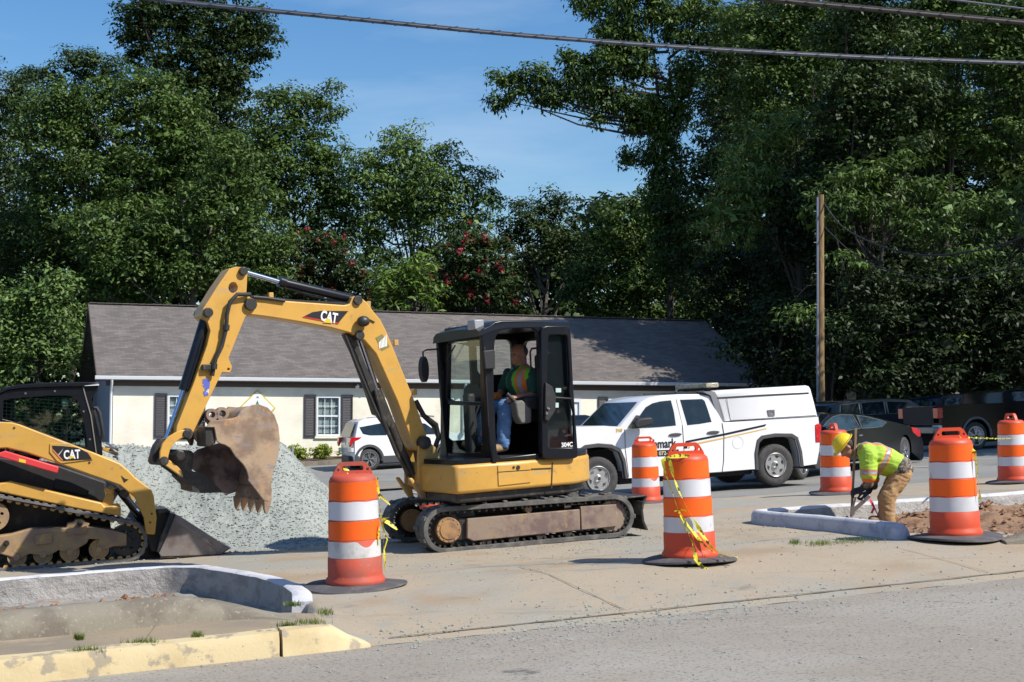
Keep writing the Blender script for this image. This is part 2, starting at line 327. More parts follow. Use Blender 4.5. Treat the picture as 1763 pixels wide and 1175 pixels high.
patch('concrete_strip', 2, 20, 33.0, 34.0, 40, 3, M_WALK, .10, 0)
patch('mulch_bed', 1, 31, 48.9, 50.7, 60, 4, mat('brown_mulch', lin((92, 70, 58)), .95, layers=[(12, lin((66, 46, 38)), .45, .6, 6)], bump=(30, .8, .04)), .14, .03)
def ribbon(pts, prof, name, mats, sub=None, top=None, parent=None, label=None, cat='kerb', mi=None, wob=.006, pts_z=None):
    """a kerb: profile (offset across, height) swept along (u, v) points; height measured from the ground"""
    P = []
    for a, b in zip(pts, pts[1:]):
        n = max(1, int(math.dist(a, b)/.12+.5)); P += [(a[0]+(b[0]-a[0])*i/n, a[1]+(b[1]-a[1])*i/n) for i in range(n)]
    P.append(pts[-1]); mb = MB(); V = []; m = len(prof)
    for i, p in enumerate(P):
        a = P[max(0, i-1)]; b = P[min(len(P)-1, i+1)]; d = Vector((b[0]-a[0], b[1]-a[1])).normalized(); nrm = Vector((-d.y, d.x)); f = i/(len(P)-1)
        k = top(f) if top else 1
        for o_, h_ in prof:
            u, v = p[0]+nrm.x*o_, p[1]+nrm.y*o_; x, y = UV(u, v)
            z0 = GUV(*p); hh = h_*k if h_ > 0 else h_
            V.append((x, y, z0+hh+(wob*noise.noise(Vector((u*4, v*4, h_*9))) if h_ > 0 else 0)))
    F = [(i*m+j, i*m+j+1, (i+1)*m+j+1, (i+1)*m+j) for i in range(len(P)-1) for j in range(m-1)]
    F += [tuple(range(m)), tuple(range(len(V)-1, len(V)-1-m, -1))]
    mb.add(V, F); 
    if mi:
        for q in range(len(P)-1):
            for j in range(m-1): mb.mi[q*(m-1)+j] = mi[j]
    x, y = UV(*pts[0]); o = mb.build(name, mats, None, smooth=50, origin=Vector((x, y, GUV(*pts[0]))))
    return tag(o, label, cat)
# left island, fresh kerb (rough on its pit side)
LK = [(-5, 15.22), (1.3, 15.22), (1.75, 15.12), (2.02, 14.85), (2.2, 14.2), (2.40, 13.4), (2.48, 12.5), (2.46, 11.95), (2.40, 11.62)]
ribbon(LK, [(.09, -.3), (.09, .02), (.07, .045), (-.05, .045), (-.075, .03), (-.10, -.4)], 'kerb', [M_NEWK, M_ROUGHK], mi=[0, 0, 0, 0, 1],
       label='fresh white topped kerb with rough grey inner face, behind the digger-side pit on the left', top=lambda f: 1-.9*sst(.955, 1, f))
ribbon([(-5, 10.97), (1.2, 11.0), (1.6, 10.98), (2.2, 10.86)], [(-.20, -.1), (-.175, .08), (-.12, .15), (-.03, .185), (.10, .18), (.17, .13), (.19, -.3)], 'kerb', [M_OLDK],
       label='old weathered rounded grey kerb tapering down beside the sidewalk at lower left', top=lambda f: 1-sst(.87, 1, f), wob=.012)
ribbon([(-5, 9.92), (1.88, 9.92)], [(-.10, -.1), (-.085, .10), (-.055, .155), (.09, .16), (.09, -.1)], 'kerb', [M_YK], label='long worn yellow painted street kerb at lower left', wob=.008)
o = ribbon([(1.90, 9.92), (2.52, 9.92)], [(-.13, -.1), (-.095, .10), (-.055, .16), (.09, .165), (.11, -.1)], 'kerb', [M_YK], label='short end block of yellow painted kerb sloping down to the driveway', top=lambda f: 1-.93*sst(.52, 1, f), wob=.012)
# right island
ribbon([(a, b) for a, b in RIM], [(.10, -.2), (.09, .10), (.065, .145), (.02, .155), (-.05, .15), (-.075, .12), (-.09, -.2)][::1], 'kerb', [M_NEWK, M_ROUGHK],
       mi=[0, 0, 0, 0, 0, 1] , label='fresh white kerb curving round the dirt island at right', top=lambda f: sst(-.01, .035, f)*.98+.02)
ribbon([(9.15, 11.35), (9.5, 11.22), (10.3, 11.18), (17, 11.18)], [(-.16, -.1), (-.14, .10), (-.08, .17), (.0, .19), (.12, .18), (.17, .12), (.19, -.3)], 'kerb', [M_OLDK],
       label='old grey rounded kerb at far right behind the orange barrel', top=lambda f: sst(-.02, .08, f), wob=.012)
ribbon([(1, 48.75), (31, 48.75)], [(-.08, -.1), (-.07, .14), (.07, .15), (.08, -.1)], 'kerb', [M_OLDK], label='low concrete kerb along the planting bed before the building')
# gutter joint and driveway joints (thin sunk-looking seams laid as sheets)
def seam(pts, wd, m, name='joint'):
    mb = MB()
    for a, b in zip(pts, pts[1:]):
        n = max(1, int(math.dist(a, b)/.15)); d = Vector((b[0]-a[0], b[1]-a[1])).normalized(); nr = Vector((-d.y, d.x))
        V = []
        for i in range(n+1):
            u = a[0]+(b[0]-a[0])*i/n; v = a[1]+(b[1]-a[1])*i/n
            for s in (-1, 1):
                q = wd*(.6+.5*noise.noise(Vector((u*5, v*5, s))))/2*s; uu = u+nr.x*q; vv = v+nr.y*q; V.append((*UV(uu, vv), SUV_(uu, vv)+.0095))
        mb.add(V, [(2*i, 2*i+1, 2*i+3, 2*i+2) for i in range(n)])
    return mb
M_SEAM = mat('dark_joint', lin((112, 100, 84)), .95)
mb = seam([(2.7, 10.0), (24, 10.12)], .035, M_SEAM)
for s in ([(1.0, 10.1), (1.15, 10.8)], [(4.6, 10.1), (4.66, 12.6)], [(8.0, 10.1), (8.1, 11.6)], [(2.9, 12.75), (8.4, 13.0)], [(-6, 17.0), (8, 17.5)]):
    k = seam(s, .013, M_SEAM); mb.v, b0 = mb.v+k.v, len(mb.v); mb.f += [tuple(i+b0 for i in f) for f in k.f]; mb.mi += k.mi
tag(mb.build('pavement_joints', M_SEAM, recalc=False), kind='structure')
M_LINE = mat('faded_white_line', lin((176, 176, 172)), .9)
mb = MB()
for u0 in (6.2, 9, 11.8, 20, 22.8, 25.6):
    V = [(*UV(u0+a, b), GUV(u0+a, b)+.02) for b in np.linspace(27, 32, 6) for a in (0, .1)]; mb.add(V, [(2*i, 2*i+1, 2*i+3, 2*i+2) for i in range(5)])
tag(mb.build('parking_lines', M_LINE, recalc=False), kind='structure')
# loose stones spilled over the street and driveway
def stones(name, n, fn, m, s0, s1, kind='stuff', parent=None, mb=None):
    mb = mb or MB(); P = [(1, 0, 0), (-1, 0, 0), (0, 1, 0), (0, -1, 0), (0, 0, 1), (0, 0, -.6)]; Fc = [(0, 2, 4), (2, 1, 4), (1, 3, 4), (3, 0, 4), (2, 0, 5), (1, 2, 5), (3, 1, 5), (0, 3, 5)]
    for _ in range(n):
        x, y, z = fn(); s = random.uniform(s0, s1)*random.choice((.6, .8, 1, 1.5)); a = random.random()*6.3; c, d = math.cos(a), math.sin(a); sy = random.uniform(.6, 1)
        b = len(mb.v)
        for p in P:
            q = (p[0]*s*random.uniform(.8, 1.2), p[1]*s*sy, p[2]*s*random.uniform(.45, .8)); mb.v.append(Vector((x+q[0]*c-q[1]*d, y+q[0]*d+q[1]*c, z+q[2]+s*.2)))
        mb.f += [tuple(i+b for i in f) for f in Fc]; mb.mi += [mb.m]*8
    return mb
def spill():
    while True:
        r = random.random()
        if r < .35: u, v = random.gauss(4.2, 1.3), random.gauss(9.85, .35)
        elif r < .7: u, v = random.uniform(1, 9), random.uniform(7.2, 14.5)
        else: u, v = random.gauss(6.5, 2.2), random.gauss(14.2, .9)
        if v > 11.1 and (u < uk(v)+.2 or u > rleft(v)-.1) and v < 15.4: continue
        if v > 9.8 and u < 2.6: continue
        return (*UV(u, v), SUV_(u, v))
mb = stones('x', 3600, spill, None, .004, .012)
tag(mb.build('loose_gravel', M_GRAV, smooth=0, recalc=False), kind='stuff')
# dirt clods in the islands
def clod():
    if random.random() < .2:
        u = random.uniform(-1, 1.5); v = random.uniform(11.3, 12.2)
    else: u = random.uniform(8.9, 15); v = random.uniform(11.5, 14.8)
    return (*UV(u, v), SUV_(u, v)+.01)
mb = stones('x', 1500, clod, None, .012, .042)
tag(mb.build('dirt_clods', M_DIRT, smooth=0, recalc=False), kind='stuff')
for (px, py) in ((205, 1030), (238, 1024), (15, 1052), (80, 1045), (190, 1032), (225, 1027)):
    x, y, z = on(px, py, -.02); uu_ = toUV(x, y)[0]; x, y = UV(uu_, 11.24); z = GUV(uu_, 11.0)+.12; mb = stones('x', 60, lambda: (x+random.gauss(0, .09), y+random.gauss(0, .06), z+abs(random.gauss(0, .015))), None, .012, .034)
    tag(mb.build('dirt_clump', M_DIRT, smooth=0, recalc=False, origin=Vector((x, y, z))), 'small heap of red clay behind the old kerb at lower left', 'dirt', 'clay heaps by the left kerb')
# grass tufts in the joints
def tufts(spots, n, name='grass'):
    mb = MB()
    for (px, py, rx, ry, dz) in spots:
        for _ in range(n):
            p = on(px+random.gauss(0, rx*.5), py+random.gauss(0, ry*.5), dz); a = random.random()*6.3; l = random.uniform(.02, .055); w2 = .003
            t = Vector((math.cos(a)*l*.5, math.sin(a)*l*.5, l)); q = Vector((-math.sin(a)*w2, math.cos(a)*w2, 0)); mb.add([p-q, p+q, p+t], [(0, 1, 2)])
    return tag(mb.build(name, M_GRASS, smooth=0, recalc=False), kind='stuff')
tufts([(495, 1080, 22, 3, .05), (535, 1074, 30, 3, .03), (560, 1057, 14, 5, 0), (505, 1043, 14, 2, .0), (490, 1118, 30, 8, 0), (250, 1108, 30, 2, .15), (150, 1122, 30, 2, .15), (135, 1101, 8, 3, .15), (340, 1097, 10, 2, .15), (1440, 936, 55, 3, 0), (1367, 936, 8, 3, 0), (1480, 932, 40, 3, 0), (1410, 938, 20, 3, 0), (700, 838, 30, 2, 0)], 150)

# gravel pile
def pile():
    mb = MB()
    def hz(u, v):
        du = 0 if 1.1 < u < 3.35 else min(abs(u-1.1), abs(u-3.35)); d = math.hypot(du*.98, (v-19.3)*1.0)
        hh = 1.45+.14*math.sin(u*2.1+.4)-.08*max(0, u-2.4); z = hh-d*.72
        z = .5*(z+math.sqrt(z*z+.02))
        z += (.10*noise.fractal(Vector((u*1.3, v*1.3, 1)), 1, 2, 6)+.018*noise.noise(Vector((u*9, v*9, 2))))*min(1, max(0, z)*3)
        return z
    fn = lambda u, v: (*UV(u, v), GUV(u, v)-.03+hz(u, v))
    mb.grid(fn, list(np.linspace(-2.2, 6.4, 190)), list(np.linspace(16.3, 22.3, 120)))
    def sp():
        while True:
            u, v = random.uniform(-1.8, 5.9), random.uniform(16.6, 19.8)
            if hz(u, v) > .05 or random.random() < .2: return (*UV(u, v), GUV(u, v)-.03+hz(u, v))
    stones('x', 19000, sp, None, .006, .017, mb=mb)
    def toe():
        u, v = random.uniform(-1.8, 6.1), random.gauss(17.1, .35); return (*UV(u, v), GUV(u, v))
    stones('x', 2500, toe, None, .006, .018, mb=mb)
    x, y = UV(2.4, 19.3); o = mb.build('gravel_pile', M_GRAV, smooth=0, recalc=False, origin=Vector((x, y, .1)))
    tag(o, 'large heap of blue grey gravel behind the excavator bucket', 'gravel pile')
pile()

# ================================================================== building
BO = UV(3.3, 50.3); BM = frame((BO[0], BO[1], .12), 20); ZE = 3.30-.12; ZR = 6.25-.12; BL = 26.0
M_BRICK = brickmat('cream_painted_brick', lin((242, 236, 218)), lin((238, 231, 213)), lin((233, 226, 209)), .22, .075, .005, bump=.12)
M_ROOF = brickmat('grey_brown_shingles', lin((114, 107, 102)), lin((95, 89, 86)), lin((76, 72, 70)), .30, .062, .004, bump=.5)
M_TRIM = mat('white_trim', lin((222, 226, 230)), .5); M_SHUT = mat('dark_shutter', lin((52, 50, 58)), .6)
M_BRN = mat('brown_trim', lin((92, 82, 74)), .7); M_SIDE = mat('grey_siding', lin((150, 152, 160)), .7)
M_BLIND = mat('window_blinds', lin((196, 198, 198)), .6); M_WG = glassmat('window_glass', (.85, .9, .9), .06)
bd = thing('building', 'long low cream brick building with a grey shingle roof and dark shutters', 'building', BM)
WX = [pl(BM, [(a, 700), (b, 700)], .3) for a, b in ((289, 331), (545, 586), (1047.5, 1083))]
wins = []
for (a, b) in WX:
    wins.append((a[0], b[0], 1.15, 2.58))
dx0, dx1 = [p[0] for p in pl(BM, [(972, 700), (1001, 700)], .3)]
mb = MB(BM); x0, x1, y0, y1 = .55, BL-.5, .3, 10.7
holes = [[(a, z0), (b, z0), (b, z1), (a, z1)] for a, b, z0, z1 in wins]+[[(dx0, .02), (dx1, .02), (dx1, 2.55), (dx0, 2.55)]]
mb.prism([(x0, -.4), (x1, -.4), (x1, ZE-.05), (x0, ZE-.05)], y0, y0+.22, holes)
mb.box(x0, x1, y1-.2, y1, -.4, ZE-.05)
mb.build('wall', M_BRICK, bd)
for xx in (x0, x1-.2):
    mb = MB(BM); V = [(xx, y0+.22, -.4), (xx, y1-.2, -.4), (xx, y1-.2, ZE-.06), (xx, 5.5, ZR-.2), (xx, y0+.22, ZE-.06)]
    mb.add(V+[(v[0]+.2, v[1], v[2]) for v in V], [(0, 1, 2, 3, 4), (9, 8, 7, 6, 5)]+[(i, (i+1) % 5, (i+1) % 5+5, i+5) for i in range(5)])
    mb.build('gable_wall', M_SIDE, bd)
mb = MB(BM)
mb.add([(0, 0, ZE), (BL, 0, ZE), (BL, 5.5, ZR), (0, 5.5, ZR), (0, 0, ZE-.1), (BL, 0, ZE-.1), (BL, 5.5, ZR-.1), (0, 5.5, ZR-.1)], [(0, 1, 2, 3), (4, 7, 6, 5), (0, 4, 5, 1), (0, 3, 7, 4), (1, 5, 6, 2)])
mb.add([(0, 11, ZE), (BL, 11, ZE), (BL, 5.5, ZR), (0, 5.5, ZR), (0, 11, ZE-.1), (BL, 11, ZE-.1), (BL, 5.5, ZR-.1), (0, 5.5, ZR-.1)], [(0, 3, 2, 1), (4, 5, 6, 7), (0, 1, 5, 4), (0, 4, 7, 3), (1, 2, 6, 5)])
rf = mb.build('roof', M_ROOF, bd)
mb = MB(BM)                                                            # ridge cap
for i in range(int(BL/.3)): mb.bar((i*.3, 5.5, ZR+.012), (i*.3+.29, 5.5, ZR+.02), .26, .03)
mb.build('ridge_cap', M_ROOF, rf, smooth=0)
mb = MB(BM)
for xx in (-.03, BL+.005):
    mb.bar((xx+.012, 0, ZE-.08), (xx+.012, 5.5, ZR-.08), .03, .2); mb.bar((xx+.012, 11, ZE-.08), (xx+.012, 5.5, ZR-.08), .03, .2)
mb.box(.02, BL-.02, .02, .28, ZE-.13, ZE-.112)
mb.box(.3, BL-.3, .262, .297, ZE-.30, ZE-.135)
mb.build('fascia', M_BRN, bd)
mb = MB(BM); mb.add([(x, y, z) for x in (-.08, BL+.08) for y, z in ((0, ZE-.10), (-.10, ZE-.08), (-.12, ZE+.02), (-.11, ZE+.03), (-.03, ZE-.0))], [(0, 1, 2, 3, 4), (9, 8, 7, 6, 5)]+[(i, (i+1) % 5, (i+1) % 5+5, i+5) for i in range(5)])
mb.build('gutter', M_TRIM, bd)
for px in (191, 797, 1160):
    X = pl(BM, [(px, 680)], .3)[0][0]; mb = MB(BM); mb.tube([(X, -.05, ZE-.08), (X, -.02, ZE-.2), (X, .2, ZE-.42), (X, .25, ZE-.6), (X, .25, .1)], .045, 8); mb.build('downspout', M_TRIM, bd)
for a, b, z0, z1 in wins:
    mb = MB(BM); t = .06; mb.prism([(a, z0), (b, z0), (b, z1), (a, z1)], y0-.012, y0+.1, [[(a+t, z0+t), (b-t, z0+t), (b-t, z1-t), (a+t, z1-t)]])
    zm = (z0+z1)/2; mb.box(a+t, b-t, y0+.02, y0+.07, zm-.03, zm+.03)
    for k in (1, 2): xx = a+t+(b-a-2*t)*k/3; mb.box(xx-.009, xx+.009, y0+.03, y0+.055, z0+t, zm-.03); mb.box(xx-.009, xx+.009, y0+.03, y0+.055, zm+.03, z1-t)
    for q in (.5,): mb.box(a+t, b-t, y0+.031, y0+.054, (z0+zm)/2-.008, (z0+zm)/2+.008); mb.box(a+t, b-t, y0+.031, y0+.054, (z1+zm)/2-.008, (z1+zm)/2+.008)
    wn = mb.build('window', M_TRIM, bd)
    mb = MB(BM); mb.box(a-.06, b+.06, y0-.07, y0-.013, z0-.09, z0-.01); mb.build('sill', M_BRICK, wn)
    mb = MB(BM); mb.box(a+t-.01, b-t+.01, y0+.06, y0+.066, z0+t, z1-t); mb.build('pane', M_WG, wn)
    mb = MB(BM)
    for i in range(int((z1-z0-.16)/.045)): zz = z0+.1+i*.045; mb.add([(a+t, y0+.10, zz), (b-t, y0+.10, zz), (b-t, y0+.12, zz+.038), (a+t, y0+.12, zz+.038)], [(0, 1, 2, 3)])
    mb.box(a, b, y0+.23, y0+.25, z0, z1); mb.build('blinds', M_BLIND, wn, recalc=False)
    for c in (a-.45, b+.03):
        mb = MB(BM); mb.prism([(c, z0-.05), (c+.42, z0-.05), (c+.42, z1+.05), (c, z1+.05)], y0-.05, y0-.002, [[(c+.05, z0+.02), (c+.37, z0+.02), (c+.37, z1-.02), (c+.05, z1-.02)]])
        for i in range(int((z1-z0-.04)/.06)): zz = z0+.03+i*.06; mb.add([(c+.05, y0-.03, zz), (c+.37, y0-.03, zz), (c+.37, y0-.006, zz+.05), (c+.05, y0-.006, zz+.05)], [(0, 1, 2, 3)])
        mb.build('shutter', M_SHUT, bd, smooth=0)
mb = MB(BM); mb.prism([(dx0, .02), (dx1, .02), (dx1, 2.55), (dx0, 2.55)], y0-.02, y0+.08, [[(dx0+.1, .12), (dx1-.1, .12), (dx1-.1, 2.42), (dx0+.1, 2.42)]]); mb.box(dx0+.11, dx1-.11, y0+.04, y0+.08, .12, 2.41); mb.box(dx0+.2, dx1-.2, y0+.02, y0+.039, 1.3, 2.2); mb.box(dx0+.2, dx1-.2, y0+.02, y0+.039, .3, 1.1); mb.build('door', M_TRIM, bd)
X = pl(BM, [(622, 662)], .3)[0]
for s in (-.14, .14): mb = MB(BM); mb.cyl((X[0]+s, .2, X[1]-.02), (X[0]+s*1.5, .05, X[1]-.12), .04, .07, 10); mb.build('floodlight', M_TRIM, bd)
# diamond sign
sc = pl(BM, [(443, 703)], .24)[0]; r_ = .655; SM = BM @ Matrix.Translation((sc[0], .24, sc[1]))
sg = thing('compass_sign', 'white diamond sign with a gold edge and green north arrow on the cream wall', 'sign', SM)
def dia(r): return [(0, r), (r, 0), (0, -r), (-r, 0)]
mb = MB(SM); mb.prism(dia(r_), 0, .04); mb.build('border', mat('gold_edge', lin((206, 180, 70)), .5), sg)
mb = MB(SM); mb.prism(dia(r_-.06), -.006, -.001); mb.build('face', mat('sign_white', (.8, .8, .8), .5), sg)
mb = MB(SM); mb.prism([(0, .28), (-.06, .13), (.06, .13)], -.012, -.007); mb.build('arrow', mat('sign_green', lin((60, 130, 90)), .5), sg)
mb = MB(SM); mb.prism(ngon(0, -.14, .2, 30), -.012, -.007, [ngon(0, -.14, .16, 30)])
for i in range(24): a = 2*PI*i/24; mb.prism([(.2*math.cos(a+.07), -.14+.2*math.sin(a+.07)), (.26*math.cos(a), -.14+.26*math.sin(a)), (.2*math.cos(a-.07), -.14+.2*math.sin(a-.07))], -.012, -.007)
mb.build('compass_rose', mat('sign_rust', lin((150, 90, 70)), .5), sg)
mb = MB(SM); text_mesh(mb, 'N', SM @ Matrix.Translation((-.033, -.01, .35)) @ Matrix.Rotation(PI/2, 4, 'X'), .1); mb.build('letter', mat('sign_ink', lin((80, 70, 130)), .5), sg)
# ================================================================== wires and pole
M_WOOD = mat('weathered_pole_wood', lin((150, 122, 84)), .9, layers=[(3, lin((112, 90, 66)), .45, .6, 8, (6, 6, .6)), (8, lin((176, 146, 100)), .55, .7, 6, (6, 6, .4))])
M_WIRE = mat('grey_cable', lin((62, 70, 84)), .6); M_WIRED = mat('dark_cable', lin((38, 36, 38)), .7)
pt = at(1413, 336, 50); pb = at(1413.5, 720, 50); gz = G(pb.x, 50)
po = thing('utility_pole', 'tall bare wooden utility pole behind the white pickup', 'utility pole', Vector((pb.x, 50, gz)))
mb = MB(); mb.tube([(pb.x, 50, gz-.3), (pb.x, 50, gz+3), (pt.x, 50, pt.z)], [.15, .145, .115], 14); mb.build('pole', M_WOOD, po)
mb = MB(); mb.tube([(pb.x-.15, 49.9, gz), (pt.x-.14, 49.9, pt.z-.1)], .035, 8); mb.build('conduit', mat('grey_conduit', lin((128, 138, 158)), .5), po)
for z in np.arange(gz+.5, pt.z, 1.1): mb = MB(); mb.box(pb.x-.2, pb.x-.10, 49.83, 49.9, z, z+.03); mb.build('bracket', mat('galvanised', (.35, .35, .35), .5, .6), po)
def wire(pxs, r, m, label, lash=False, group=None):
    P = [at(*p) for p in pxs]; Q = []
    for i in range(len(P)-1):                      # smooth through the points
        p0, p1, p2, p3 = P[max(0, i-1)], P[i], P[i+1], P[min(len(P)-1, i+2)]
        for k in range(8):
            t = k/8; Q.append(.5*((2*p1)+(p2-p0)*t+(2*p0-5*p1+4*p2-p3)*t*t+(3*p1-p0-3*p2+p3)*t**3))
    Q.append(P[-1]); mb = MB(); mb.tube(Q, r, 8)
    if lash:
        mb.tube([q+Vector((0, 0, r*1.25)) for q in Q], r*.33, 6)
        d = 0; n = 0
        for a, b in zip(Q, Q[1:]):
            m_ = int((b-a).length/.7)+1
            for k in range(m_): p = a+(b-a)*((k+.5)/m_); mb.tube([p+Vector((-.13, -r*1.02, -r*.9)), p+Vector((.0, -r*1.02, 0)), p+Vector((.13, -r*.9, r*1.2))], .004, 4)
    o = mb.build('overhead_cable', m, origin=P[0]); return tag(o, label, 'cable', group)
wire([(-60, -42, 16.4), (250, -2, 16.8), (600, 33, 17.3), (900, 62, 17.8), (1200, 84, 18.4), (1500, 100, 19), (1830, 112, 19.7)], .023, M_WIRE, 'thick grey lashed cable crossing the whole sky', True)
wire([(1000, -32, 17.2), (1300, -2, 17.6), (1560, 22, 18.2), (1830, 46, 18.9)], .030, M_WIRED, 'dark thick cable crossing the top right corner, below a thinner one', True)
wire([(1400, -24, 17.2), (1620, -2, 17.6), (1830, 24, 18.9)], .014, M_WIRE, 'thin pale cable in the very top right corner')
wire([(1418, 350, 50), (1452, 392, 48.5), (1520, 425, 46), (1600, 440, 43.5), (1700, 428, 41), (1790, 398, 39)], .03, M_WIRED, 'upper sagging service cable from the utility pole')
wire([(1418, 390, 50), (1480, 445, 48), (1560, 474, 46), (1640, 482, 44), (1790, 450, 40)], .022, M_WIRED, 'lower sagging service cable from the utility pole')
p = on(503, 818); mb = MB(); mb.tube([(p.x, p.y, p.z-.1), (p.x, p.y, at(504, 769, p.y).z)], .05, 8); tag(mb.build('steel_post', mat('galvanised', (.35, .35, .35), .5, .6), origin=p), 'short grey steel post standing behind the gravel heap', 'post')
# ================================================================== trees
M_BARK = mat('bark', (.045, .038, .03), .9, layers=[(4, (.075, .065, .055), .5, .7, 7, (3, 3, .6))])
M_BARKL = mat('pale_bark', (.15, .13, .105), .9, layers=[(4, (.07, .06, .05), .5, .7, 7, (3, 3, .6))])
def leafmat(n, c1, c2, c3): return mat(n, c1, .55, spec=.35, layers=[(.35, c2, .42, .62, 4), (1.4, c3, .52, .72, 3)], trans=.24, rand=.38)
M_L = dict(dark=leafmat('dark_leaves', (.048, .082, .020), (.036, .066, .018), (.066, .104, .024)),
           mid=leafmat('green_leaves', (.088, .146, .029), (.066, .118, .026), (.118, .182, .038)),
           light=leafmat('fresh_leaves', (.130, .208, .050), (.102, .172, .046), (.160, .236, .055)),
           deep=leafmat('deep_shade_leaves', (.028, .050, .014), (.021, .040, .013), (.040, .064, .018)),  # shade of the right woods put into the leaf colour
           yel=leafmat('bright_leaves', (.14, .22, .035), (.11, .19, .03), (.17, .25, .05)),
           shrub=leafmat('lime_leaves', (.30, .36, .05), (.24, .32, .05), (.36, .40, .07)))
M_BLOOM = mat('red_blossom', (.34, .03, .05), .6, rand=.3, trans=.2)
def leaf_mesh(C, Rr, n_per, l, wd, flat=.6, droop=.2, rng=RNG, outward=None):
    """kite shaped folded leaves scattered in clumps: C (k,3) clump centres, Rr (k,) clump radii"""
    k = len(C); idx = np.repeat(np.arange(k), n_per); n = len(idx)
    d = rng.normal(size=(n, 3)); d /= np.linalg.norm(d, axis=1)[:, None]; d[:, 2] = np.where(rng.random(n) < .6, np.abs(d[:, 2]), d[:, 2])
    rad = rng.random(n)**.45
    P = C[idx]+d*(Rr[idx]*rad)[:, None]*np.array([1, 1, flat])
    nrm = d*.8+rng.normal(size=(n, 3))*.45+np.array([0, 0, .75]); nrm /= np.linalg.norm(nrm, axis=1)[:, None]
    t = rng.normal(size=(n, 3))+d*.9; t[:, 2] -= droop*2; t -= nrm*(t*nrm).sum(1)[:, None]; t /= np.linalg.norm(t, axis=1)[:, None]
    b = np.cross(nrm, t); s = (.65+.7*rng.random(n))[:, None]
    L_ = l*s; W_ = wd*s
    v0 = P-t*L_*.5; v1 = P+b*W_*.5-t*L_*.05+nrm*W_*.12; v2 = P+t*L_*.5-nrm*L_*.12; v3 = P-b*W_*.5-t*L_*.05+nrm*W_*.12
    return np.stack([v0, v1, v2, v3], 1).reshape(-1, 3)
def mesh_quads(name, V, m, parent=None, origin=None, mi=None):
    n = len(V)//4; me = bpy.data.meshes.new(name); W0 = WM[parent.name] if parent is not None else Matrix.Translation(origin)
    V = V-np.array(W0.translation)
    me.vertices.add(4*n); me.vertices.foreach_set('co', V.astype(np.float32).ravel()); me.loops.add(4*n); me.loops.foreach_set('vertex_index', np.arange(4*n, dtype=np.int32))
    me.polygons.add(n); me.polygons.foreach_set('loop_start', np.arange(0, 4*n, 4, dtype=np.int32)); me.polygons.foreach_set('loop_total', np.full(n, 4, dtype=np.int32))
    for q in (m if isinstance(m, list) else [m]): me.materials.append(q)
    if mi is not None: me.polygons.foreach_set('material_index', mi.astype(np.int32))
    me.update(); o = bpy.data.objects.new(name, me); COL.objects.link(o)
    if parent is not None: o.parent = parent
    else: o.matrix_basis = W0
    WM[o.name] = W0; return o
